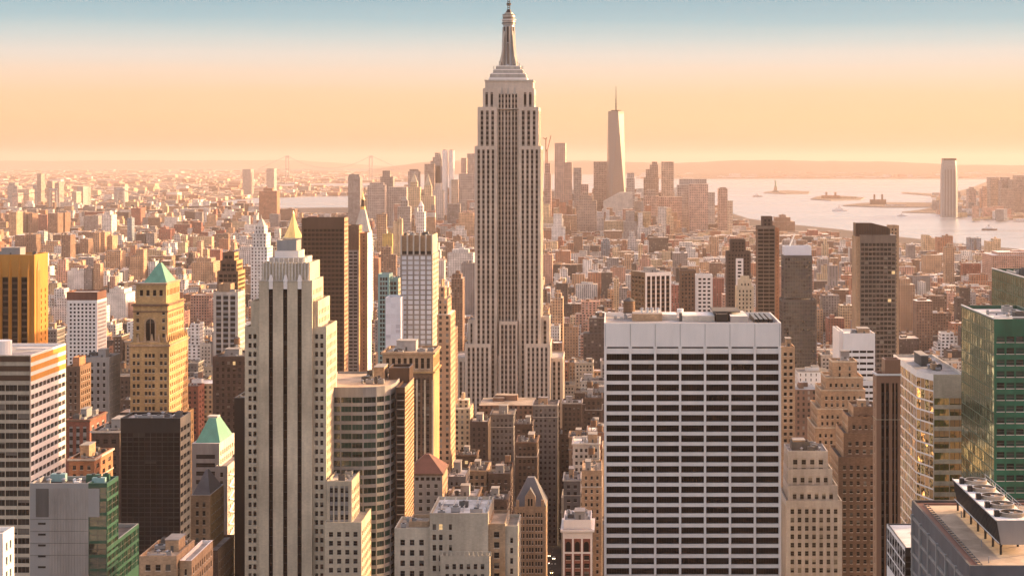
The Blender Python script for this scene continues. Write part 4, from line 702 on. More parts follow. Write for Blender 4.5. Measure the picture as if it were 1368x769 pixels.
# ================================================================ right
def right_side():
    s = Bd('office_block', 'dark block with white vertical fins and a bright flat roof behind the white slab', 1400, 862, rot=24)
    f = SP(cx=3.9, cz=60, wf=.72, hf=.97, wm='white_stone', g='glass_strip', ml=.6, mr=.6, mt=2.2, rail=False, mu=2, wb=20)
    s.prism([(0, 0), (23.5, 0), (23.5, 28), (0, 28)], 0, Z(364, 1400), [SP(cx=4.3, cz=3.6, wf=.7, hf=.7, sr=.2, sm='brown_brick', wm='white_stone', g='glass_strip', ml=1, mr=1, mt=3, rail=False), SP(cx=4, cz=3.6, wm='bronze'), None, SP(cx=6, cz=3.6, wf=.7, hf=.5, wm='bronze', g='glass_dark', mt=3, rail=False)], 'pale_stone', 'roof_white')
    s.clutter((1, 22, 2, 26, 0, Z(364, 1400)), 5); done(s, 843, 898, 415)
    s = Bd('apartment_tower', 'slim brown brick tower left of the white balcony tower above the slab\'s roof', 1500, 919)
    f = SP(cx=3.2, cz=3.3, wf=.45, wm='brown_brick'); s.V(908, 929.5, 361, 20, F=f, S=f, L=f, wall='brown_brick'); done(s, 908, 930, 415)
    s = Bd('apartment_tower', 'white apartment tower with dark balcony slots above the white slab\'s roof', 1450, 941)
    f = SP(cx=4.2, cz=3.3, wf=.62, hf=.5, wm='white_stone', g='glass_dark', rec=.9, rail=False); s.V(930, 952, 367, 18, F=f, S=f, L=f, wall='white_stone'); done(s, 930, 952, 415)
    s = Bd('office_tower', 'dark stepped tower with a pale window column, behind the small cream stepped tower', 1700, 986)
    f = SP(cx=3, cz=3.5, wf=.55, wm='dark_brick', g='glass_dark', rail=False); s.V(971, 1003, 336, 22, F=f, S=f, wall='dark_brick'); b = s.V(976, 996, 320, 18, dy=2, F=f, S=f, wall='dark_brick'); s.V(983, 993, 345, 6, dy=-1, F=SP(cx=4, cz=3.5, wf=.7, wm='white_stone', g='glass_dark', rail=False), wall='white_stone'); done(s, 970, 1003, 415)
    s = Bd('stone_tower', 'small cream stone tower with stepped top in front of the dark stepped tower', 1450, 995)
    f = SP(cx=2.8, cz=3.4, wf=.4, wm='cream_stone', rail=False); s.V(984, 1007, 383, 18, F=f, S=f, wall='cream_stone'); s.V(987, 1004, 374, 14, dy=1.5, F=f, S=f, wall='cream_stone'); s.V(990, 1001, 369, 9, dy=3, wall='cream_stone'); done(s, 983, 1007, 415)
    s = Bd('apartment_tower', 'tall dark slender tower ringed with thin pale balcony bands above the slab\'s right end', 1500, 1025)
    f = SP(cx=5, cz=3.3, wf=.92, hf=.72, wm='spandrel', g='glass_dark', ml=.3, mr=.3, rec=.6, rail=False); s.V(1012, 1035.5, 302, 20, F=f, S=f, wall='dark_brick', L=SP(cx=4, cz=3.3, wm='brown_brick')); s.V(1035.5, 1041, 305, 20, dy=1, F=SP(cx=5, cz=3.3, wf=.4, wm='rust_brick'), S=f, wall='rust_brick'); s.V(1018, 1032, 289, 12, dy=3, wall='dark_brick', F=SP(cx=3, cz=3.3, wm='dark_brick', g='glass_dark')); done(s, 1011, 1041, 418)
    s = Bd('glass_tower', 'grey glass tower with a plain white cap, right of the slender banded tower', 1600, 1066)
    f = SP(cx=2.4, cz=3.4, wf=.82, hf=.74, wm='dark_grey', g='glass_blue', rail=False, rec=.12)
    s.V(1047, 1085, 341, 24, F=f, S=f, wall='dark_grey'); s.V(1048, 1084, 329, 22, dy=1, pb=341, wall='white_panel', roof='roof_white'); s.V(1045, 1091, 400, 30, dy=-3, F=f, S=f, wall='dark_grey')
    o = MB(); o.bar((X(1056, 1600)-s.xc, 8, Z(329, 1600)), (X(1063, 1600)-s.xc, 8, Z(313, 1600)), .5, 'white_paint'); o.build('mast', s.root); done(s, 1045, 1092, 490)
    s = Bd('glass_tower', 'dark banded tower with a bronze slanted crown, tallest of the right-hand group', 1300, 1170)
    f = SP(cx=3.0, cz=3.5, wf=.86, hf=.66, wm='spandrel', g='glass_office', rail=False, ml=.5, mr=.5, mt=5.5)
    s.V(1149, 1197, 314, 24, F=f, S=f, L=SP(cx=4, cz=3.5, wm='tan_brick'), wall='white_paint'); s.V(1143.5, 1149, 316, 22, dy=1, wall='tan_brick', F=SP(cx=2.6, cz=3.5, wf=.3, wm='tan_brick'))
    x0, x1, x2, x3 = (X(p, 1300)-s.xc for p in (1144, 1165, 1186, 1190)); m = s.part('slanted_crown'); zb = Z(316, 1300); pf = [(x0, zb), (x3, zb), (x3, Z(306, 1300)), (x2, Z(303, 1300)), (x1, Z(298, 1300)), (x0, Z(298, 1300))]
    m.poly([(x, 3, z) for x, z in pf], 'bronze'); m.poly([(x, 17, z) for x, z in reversed(pf)], 'bronze')
    for i in range(len(pf)):
        a, b = pf[i], pf[(i+1) % len(pf)]; m.poly([(a[0], 3, a[1]), (a[0], 17, a[1]), (b[0], 17, b[1]), (b[0], 3, b[1])], 'bronze')
    m2 = s.part('crown_fin')
    for k in range(14): x = x0+(x3-x0)*(k+.5)/14; zt = Z(298, 1300) if x < x1 else Z(298+(x-x1)/(x3-x1)*8, 1300); m2.box(x-.25, x+.25, 2.6, 2.997, zb, zt-.2, 'brown_metal')
    done(s, 1143, 1197, 475)
    s = Bd('apartment_tower', 'thin beige tower rising just behind the slanted-crown tower\'s right edge', 1500, 1194)
    f = SP(cx=3, cz=3.3, wf=.4, wm='tan_brick'); s.V(1188, 1201, 301, 14, F=f, S=f, L=f, wall='tan_brick'); done(s, 1188, 1201, 400)
    s = Bd('apartment_tower', 'narrow tan tower of stacked balconies touching the white slab\'s right side', 830, 1053)
    f = SP(cx=2.2, cz=3.2, wf=.55, hf=.5, wm='tan_brick', g='glass_dark', rec=.7, rail=False, ml=.5, mr=.5); b = s.V(1044, 1062, 463, 16, F=f, S=f, wall='tan_brick', roof='roof_tan'); s.clutter(b, 2); done(s, 1044, 1062, 595)
    s = Bd('office_tower', 'clean white office tower with thin dark window bands, behind the beige stepped tower', 1000, 1146)
    f = SP(cx=4, cz=3.4, wf=.9, hf=.4, wm='white_paint', g='glass_dark', ml=.6, mr=.6, mt=9, rail=False, rec=.2); b = s.V(1127, 1169, 445, 26, F=f, S=f, L=SP(cx=4, cz=3.4, wf=.1, wm='white_paint'), wall='white_paint', roof='roof_white'); s.V(1121, 1127, 442, 30, dy=3, wall='white_stone'); s.V(1120, 1182, 508, 30, dy=-3, F=SP(cx=4, cz=3.4, wf=.9, hf=.4, wm='white_paint', g='glass_dark', ml=.6, mr=.6, mt=2, rail=False, rec=.2), wall='white_paint'); s.clutter(b, 3); done(s, 1118, 1182, 525)
    s = Bd('brick_tower', 'beige stepped wedding-cake brick tower right of the white slab', 860, 1127)
    f = SP(cx=2.7, cz=3.4, wf=.42, hf=.52, wm='tan_brick', mt=2.6); C = 'tan_brick'
    for a in ((1112, 1145, 482, 5, 14), (1103, 1153, 503, 3.5, 20), (1097, 1156, 520, 2, 26), (1092, 1160, 545, 1, 30), (1089, 1162, 570, 0, 34)): b = s.V(a[0], a[1], a[2], a[4], dy=a[3], F=f if a[2] > 490 else SP(cx=6, cz=3.4, wf=.2, wm=C), S=f, L=f, wall=C, roof='roof_tan'); s.band(b, b[5]-.7, b[5]-.1, .25, 'cream_stone')
    s.clutter((X(1114, 865)-s.xc, X(1143, 865)-s.xc, 6, 18, 0, Z(482, 865)), 3, tank=1); done(s, 1089, 1162, 600)
    s = Bd('brick_tower', 'dark brown stepped brick tower in shade behind the copper pier tower', 770, 1145)
    f = SP(cx=2.9, cz=3.5, wf=.42, hf=.52, wm='brown_brick', mt=3)
    for a in ((1140, 1173, 543, 6, 18), (1133, 1173, 556, 4, 22), (1127, 1173, 578, 2, 28), (1120, 1173, 610, 0, 32)): b = s.V(a[0], a[1], a[2], a[4], dy=a[3], F=f, S=f, L=SP(cx=3, cz=3.5, wf=.4, wm='tan_brick'), wall='brown_brick', roof='roof_dark')
    s.clutter((X(1142, 776)-s.xc, X(1172, 776)-s.xc, 7, 22, 0, Z(543, 776)), 5, tank=1); done(s, 1110, 1173, 700)
    s = Bd('office_tower', 'pale grey stepped tower with closely spaced piers at the foot of the beige stepped tower', 740, 1086)
    f = SP(cx=3.3, cz=3.6, wf=.5, hf=.55, wm='ash_stone', sr=.25, sm='grey_stone', mt=3)
    for a in ((1053, 1106, 602, 4, 20), (1053, 1112, 626, 3, 22), (1053, 1119, 648, 1.5, 24), (1050, 1125, 668, 0, 28)): b = s.V(a[0], a[1], a[2], a[4], dy=a[3], F=f, S=f, L=f, wall='ash_stone', roof='roof_pale')
    s.V(1058, 1082, 590, 8, dy=12, pb=602, wall='dark_grey', roof='roof_dark'); s.clutter((X(1055, 744)-s.xc, X(1104, 744)-s.xc, 5, 22, 0, Z(602, 744)), 4); done(s, 1048, 1125, 706)
    s = Bd('office_tower', 'slender copper coloured pier tower with black window slots right of the stepped towers', 560, 1187)
    W = X(1203, 560)-X(1171, 560); f = SP(cx=W, cz=3.6, hf=.75, wm='copper_panel', sr=.5, rec=.8, sm='black_metal', g='glass_dark', ml=0, mr=0, mt=3, pat=[(.20, .33), (.39, .52), (.66, .74), (.80, .88)], rail=False)
    b = s.V(1171, 1203, 499, 8, F=f, S=f, wall='copper_panel', L=SP(cx=4, cz=3.6, wf=.1, wm='copper_panel')); s.V(1182, 1203, 480, 6.5, dy=1, wall='copper_panel', F=SP(cx=3, cz=3.6, wf=.3, wm='copper_panel', g='glass_dark', wb=Z(498, 560)), L=None)
    s.band(b, Z(560.5, 560), Z(559.8, 560), .1, 'cream_stone'); s.band(b, b[5]-.6, b[5], .3, 'white_stone'); done(s, 1171, 1203, 745)
    # glass tower with gold reflections put into its panes, on a chamfered plan
    s = Bd('glass_tower', 'golden glass tower with a chamfered corner and white floor lines, left of the green tower', 600, 1245)
    P = [(X(1247, 600)-s.xc, 0), (X(1290, 600)-s.xc, 0), (X(1290, 600)-s.xc, 62), (X(1224, 612)-s.xc, 62), (X(1224, 612)-s.xc, 12)]
    f = SP(cx=4.6, cz=3.8, wf=.96, hf=.62, wm='cream_stone', g='glass_sunlit_gold', ml=.2, mr=.2, mt=7.5, rec=.3, mu=2, rail=False); f2 = SP(cx=3.2, cz=3.8, wf=.97, hf=.86, wm='white_stone', g='glass_sunlit_gold', ml=.1, mr=.1, mt=2, rec=.1, mu=0, rail=False)
    zt = Z(500, 600); s.prism(P, 0, zt, [f, f, None, f2, f2], 'pale_stone', 'roof_pale', par=.9); HERO.append((X(1224, 612), X(1290, 600), 600, 662, zt, 0, s)); s.clutter((P[3][0]+3, P[1][0]-2, 16, 56, 0, zt), 12, par=.9, mats=('tan_brick', 'grey_panel', 'dark_grey', 'steel', 'tan_brick')); done(s, 1200, 1284, 670)
    # green glass tower
    s = Bd('glass_tower', 'emerald green glass tower with a higher rear block cut by the right edge', 500, 1340)
    W = X(1400, 500)-X(1328, 500)
    f = SP(cx=3.0, cz=3.35, wf=.78, hf=.5, wm='emerald_panel', g='glass_green', ml=.5, mr=.5, mt=4.2, rec=.4, rail=True); sd = SP(cx=3.4, cz=3.35, wf=.97, hf=.93, wm='green_panel', g='glass_green_mirror', ml=.1, mr=.1, mt=.5, rec=.06, rail=False)
    b = s.V(1328, 1410, 426, 47, F=f, S=sd, L=sd, wall='green_panel', roof='roof_white'); sb_ = s.part('edge_trim'); sb_.box(b[0]-.15, b[0]+.15, -.15, 47.15, b[5]+.003, b[5]+.35, 'white_paint'); sb_.box(b[0]-.15, b[1], -.15, .15, b[5]+.36, b[5]+.7, 'white_paint')
    c = s.V(1410, 1500, 383, 92, dy=48, L=sd, F=sd, S=sd, wall='green_panel', roof='roof_dark'); sb_.box(c[0]-.15, c[0]+.15, 48, 140, c[5]+.003, c[5]+.35, 'white_paint'); s.clutter((c[0]+2, c[0]+20, 90, 136, 0, c[5]), 6, big=False)
    s.clutter((b[0]+2, b[1]-2, 6, 44, 0, b[5]), 4, big=False); done(s, 1284, 1410, 660)
    # foreground roof at the lower right
    s = Bd('office_block', 'foreground office block with a flat beige gravel roof and ribbed dark side, bottom right corner', 300, 1330)
    f = SP(cx=9, cz=3.7, hf=.52, wm='slate', g='glass_window', ml=2, mr=2, mt=3.2, rec=.15, pat=[(.10, .24), (.27, .41), (.44, .58), (.61, .75), (.78, .92)], rail=False)
    b = s.V(1295, 1700, 755, 58, F=SP(**{**f, 'mt': 6}), L=f, S=f, wall='dark_grey', roof='roof_gravel', par=.7)
    x0 = b[0]; z = b[5]-.7; m = s.part('roof_border'); m.box(x0+.46, x0+2.2, .5, 57.5, z+.003, z+.25, 'terracotta'); m.box(x0+2.2, x0+40, 56, 57.5, z+.004, z+.26, 'terracotta')
    m.bar((x0+2.6, 1, z+.5), (x0+2.6, 55, z+.5), .06, 'black_metal'); m.bar((x0+1.8, 1, z+.5), (x0+1.8, 55, z+.5), .06, 'black_metal')
    for k in range(28): m.bar((x0+1.8, 1.5+k*1.95, z+.5), (x0+2.6, 1.5+k*1.95, z+.5), .05, 'black_metal')
    pn = s.part('side_pier')
    for k in range(7): y = 2+k*9; pn.box(x0-.45, x0-.003, y-.4, y+.4, 0, b[5]-2.6, 'grey_panel')
    for k in range(12): pn.box(x0-.3, x0-.004, .2, 57.8, b[5]-3.5-3.7*k, b[5]-3.0-3.7*k, 'grey_stone', bottom=True)
    sp_ = s.part('roof_pipe')
    for px, yy in ((4.5, 5), (6, 18), (14.5, 52), (7.5, 44)): sp_.cyl(x0+px, yy, .12, .12, z, z+1.2, 'steel', 8)
    done(s, 1218, 1500, 769)
    # cooling unit standing on that roof
    t = bpy.data.objects.new('cooling_unit', None); col.objects.link(t); D = 300
    ux0 = X(1333, 310); uy0 = 311.0; zb = b[5]-.7; t.location = (ux0, uy0, zb); tag(t, 'long white rooftop cooling unit with five round fans on a black frame', 'cooling unit')
    L_, Wd, zl, zh = 40.0, 6.4, 1.9, 6.3
    m = MB(); m.poly([(.8, 0, zl), (Wd-.8, 0, zl), (Wd, 0, zh), (0, 0, zh)], 'steel'); m.poly([(Wd-.8, L_, zl), (.8, L_, zl), (0, L_, zh), (Wd, L_, zh)], 'steel')
    m.poly([(.8, L_, zl), (.8, 0, zl), (0, 0, zh), (0, L_, zh)], 'black_metal'); m.poly([(Wd-.8, 0, zl), (Wd-.8, L_, zl), (Wd, L_, zh), (Wd, 0, zh)], 'black_metal'); m.poly([(.8, 0, zl), (.8, L_, zl), (Wd-.8, L_, zl), (Wd-.8, 0, zl)], 'black_metal')
    m.poly([(0, 0, zh), (Wd, 0, zh), (Wd, L_, zh), (0, L_, zh)], 'white_paint'); m.box(-.12, 0, -.1, L_+.1, zh-.1, zh+.15, 'white_paint', bottom=True); m.build('casing', t)
    m = MB()
    for k in range(27): y = .8+k*1.47; m.bar((-.02+.0, y, zh-.3), (.72, y, zl+.2), .05, 'dark_grey')
    m.build('side_louvre', t)
    fr = MB()
    for y in np.linspace(.5, L_-.5, 7):
        for x in (.9, Wd-.9): fr.bar((x, y, 0), (x, y, zl), .16, 'black_metal')
    fr.bar((.9, 0, zl-.2), (.9, L_, zl-.2), .16, 'black_metal'); fr.bar((Wd-.9, 0, zl-.2), (Wd-.9, L_, zl-.2), .16, 'black_metal'); fr.bar((.3, -.6, zl+.4), (.3, L_, zl+.4), .06, 'white_paint'); fr.build('frame', t)
    for k in range(5):
        y = 4.2+k*7.9; m = MB(); m.cyl(3.7, y, 2.3, 2.3, zh+.003, zh+.75, 'roof_tan', 28, top=False)
        for i in range(28):
            a, e = 2*math.pi*i/28, 2*math.pi*(i+1)/28; m.poly([(3.7+r_*math.cos(q_), y+r_*math.sin(q_), zh+.75) for r_, q_ in ((2.05, a), (2.3, a), (2.3, e), (2.05, e))], 'steel')
        m.cyl(3.7, y, 2.04, 2.04, zh+.004, zh+.1, 'black_metal', 24)
        fs = m.build('fan', t); g = MB(); g.cyl(3.7, y, .45, .4, zh+.3, zh+.62, 'steel', 12)
        for i in range(8):
            a = i*math.pi/4; c_, s_ = math.cos(a), math.sin(a); g.poly([(3.7+c_*.4-s_*.1, y+s_*.4+c_*.1, zh+.5), (3.7+c_*1.95-s_*.35, y+s_*1.95+c_*.35, zh+.55), (3.7+c_*1.95+s_*.25, y+s_*1.95-c_*.25, zh+.38), (3.7+c_*.4+s_*.1, y+s_*.4-c_*.1, zh+.42)], 'tan_brick')
        g.build('fan_blades', fs)
        m = MB(); m.box(.35, 1.25, y-1.2, y-.2, zh+.003, zh+1.1, 'black_metal'); m.box(.5, 1.1, y-1.0, y-.4, zh+1.1, zh+1.3, 'steel'); m.bar((1.2, y-.7, zh+.7), (2.0, y-.5, zh+.6), .08, 'steel'); m.build('fan_motor', t)
    rl = MB()
    for k in range(9): rl.bar((Wd-.1, .5+k*4.8, zh), (Wd-.1, .5+k*4.8, zh+1.2), .05, 'steel')
    rl.bar((Wd-.1, .5, zh+1.2), (Wd-.1, 39, zh+1.2), .05, 'steel'); rl.bar((Wd-.1, .5, zh+.6), (Wd-.1, 39, zh+.6), .04, 'steel'); rl.build('railing', t)
    s = Bd('office_block', 'small dark banded block with a bright white roof, left of the foreground gravel roof', 450, 1212)
    f = SP(cx=4, cz=3.6, wf=.97, hf=.9, wm='white_stone', g='glass_dark', ml=.1, mr=.1, mt=.8, rec=.1, rail=False); b = s.V(1209, 1260, 731, 30, F=SP(cx=4, cz=3.6, wf=.95, hf=.85, wm='black_metal', g='glass_dark', ml=.1, mr=.1), L=f, S=f, wall='black_metal', roof='roof_white', par=.3); done(s, 1185, 1218, 769)
    s = Bd('ornate_block', 'rust brick block with three pale rooftop skylights, bottom right of the white slab', 830, 1100)
    W = X(1138, 830)-X(1061, 830); C = 'rust_brick'
    b = s.V(1061, 1138, 731, 22, F=SP(cx=W/5, cz=4.4, wf=.5, hf=.62, wm=C, sr=.15, sm='tan_brick', mt=1.6), S=SP(cx=4, cz=4.4, wm=C), L=SP(cx=4, cz=4.4, wm=C), wall=C, roof='roof_dark'); s.band(b, b[5]-.8, b[5]+.1, .7, 'tan_brick')
    s.V(1061.5, 1080, 726, 20, dy=.3, pb=740, wall='brown_brick'); c = s.V(1079, 1117, 713, 9, dy=8, pb=731, wall='dark_grey', roof='roof_pale', par=.3); s.V(1117, 1136, 715, 9, dy=8, pb=731, wall='grey_panel', roof='slate', par=0)
    for k in range(3): o = MB(); x = c[0]+1+k*4.4; o.poly([(x, 7.2, c[5]-4.2), (x+3.6, 7.2, c[5]-4.2), (x+3.6, 7.9, c[5]-1), (x, 7.9, c[5]-1)], 'glass_pale'); o.bar((x+1.8, 7.15, c[5]-4.2), (x+1.8, 7.85, c[5]-1), .06, 'dark_grey'); o.build('skylight', s.root)
    s.clutter((b[0]+1, b[1]-1, 1, 8, 0, b[5]), 6, big=False); done(s, 1061, 1138, 769)
    s = Bd('office_block', 'thin building, pale ornate top over dark brick, at the white slab\'s lower right edge', 800, 1052)
    f = SP(cx=2.2, cz=3.4, wf=.5, wm='pale_stone', g='glass_dark', mt=3); s.V(1043, 1060, 676, 14, dy=.0, pb=708, F=f, wall='pale_stone'); s.V(1043, 1060.2, 708, 14.3, dy=-.3, F=SP(cx=2.4, cz=3.6, wf=.45, wm='dark_brick'), wall='dark_brick', par=0); done(s, 1043, 1061, 769)
right_side()
# ================================================================ distant and filler buildings as plain boxes with windowed facades
CF, CRF = MATS['city_facade'], MATS['city_roof']
def boxmesh(name, B, extra=None):
    """B rows: x0,x1,y0,y1,z0,z1, r,g,b, R,G,B(roof), bay, storey, window fraction"""
    B = np.array(B, dtype=np.float64).reshape(-1, 15); n = len(B)
    x0, x1, y0, y1, z0, z1 = B[:, :6].T; st = np.stack
    def face(a): return np.stack([np.stack(p, -1) for p in a], 1)
    fs = [face([(x0, y0, z0), (x1, y0, z0), (x1, y0, z1), (x0, y0, z1)]), face([(x1, y0, z0), (x1, y1, z0), (x1, y1, z1), (x1, y0, z1)]),
          face([(x1, y1, z0), (x0, y1, z0), (x0, y1, z1), (x1, y1, z1)]), face([(x0, y1, z0), (x0, y0, z0), (x0, y0, z1), (x0, y1, z1)]), face([(x0, y0, z1), (x1, y0, z1), (x1, y1, z1), (x0, y1, z1)])]
    V = np.stack(fs, 1).reshape(-1, 3); nf = n*5
    seed = (np.arange(n)*7 % 991)[:, None]
    nu = [np.maximum(1, np.round((x1-x0)/B[:, 12])), np.maximum(1, np.round((y1-y0)/B[:, 12]))]; nv = np.maximum(1, np.round((z1-z0)/B[:, 13]))
    UV = np.zeros((n, 5, 4, 2))
    for f in range(4):
        u = nu[f % 2]; UV[:, f, 1, 0] = u; UV[:, f, 2, 0] = u; UV[:, f, 2, 1] = nv; UV[:, f, 3, 1] = nv; UV[:, f, :, 0] += seed*13; UV[:, f, :, 1] += f*200
    C = np.ones((n, 5, 4, 4)); C[:, :4, :, :3] = B[:, None, None, 6:9]; C[:, :4, :, 3] = B[:, None, None, 14]; C[:, 4, :, :3] = B[:, None, 9:12]
    mi = np.zeros((n, 5), dtype=np.int32); mi[:, 4] = 1
    me = bpy.data.meshes.new(name); me.vertices.add(nf*4); me.loops.add(nf*4); me.polygons.add(nf)
    me.vertices.foreach_set('co', V.ravel().astype(np.float32)); me.loops.foreach_set('vertex_index', np.arange(nf*4, dtype=np.int32))
    me.polygons.foreach_set('loop_start', np.arange(0, nf*4, 4, dtype=np.int32)); me.polygons.foreach_set('loop_total', np.full(nf, 4, dtype=np.int32))
    me.polygons.foreach_set('material_index', mi.ravel()); me.materials.append(CF); me.materials.append(CRF); me.update(calc_edges=True)
    me.uv_layers.new(name='UVMap').data.foreach_set('uv', UV.reshape(-1, 2).astype(np.float32).ravel())
    me.color_attributes.new('tone', 'FLOAT_COLOR', 'CORNER').data.foreach_set('color', C.reshape(-1, 4).astype(np.float32).ravel())
    me.validate(); return me
def boxthing(name, boxes, label, cat='building', group=None, origin=None):
    x, y = origin or ((boxes[0][0]+boxes[0][1])/2, boxes[0][2]); bb = [(b[0]-x, b[1]-x, b[2]-y, b[3]-y, *b[4:]) for b in boxes]
    o = bpy.data.objects.new(name, boxmesh(name, bb)); col.objects.link(o); o.location = (x, y, 0); return tag(o, label, cat, group)
COL = dict(white=(.72, .68, .64), cream=(.64, .47, .29), tan=(.50, .31, .185), brown=(.22, .13, .085), rust=(.40, .18, .10), red=(.32, .11, .075), grey=(.28, .26, .25), dark=(.06, .05, .047), pink=(.58, .33, .24), blue=(.20, .27, .33), gold=(.55, .38, .10), teal=(.16, .32, .26))
ROOFC = [(.50, .45, .40), (.34, .28, .23), (.76, .72, .68), (.12, .11, .10), (.40, .28, .20), (.24, .21, .19)]
rg = random.Random(11)
def px_box(pl, pr, pt, D, d, c, wf=.45, bay=3.2, st=3.5, pb=None, dy=0, roof=None):
    D2 = D+dy; c = COL[c] if isinstance(c, str) else c
    return (X(pl, D2), X(pr, D2), D2, D2+d, 0 if pb is None else Z(pb, D2), Z(pt, D2), *c, *(roof or rg.choice(ROOFC)), bay, st, wf)
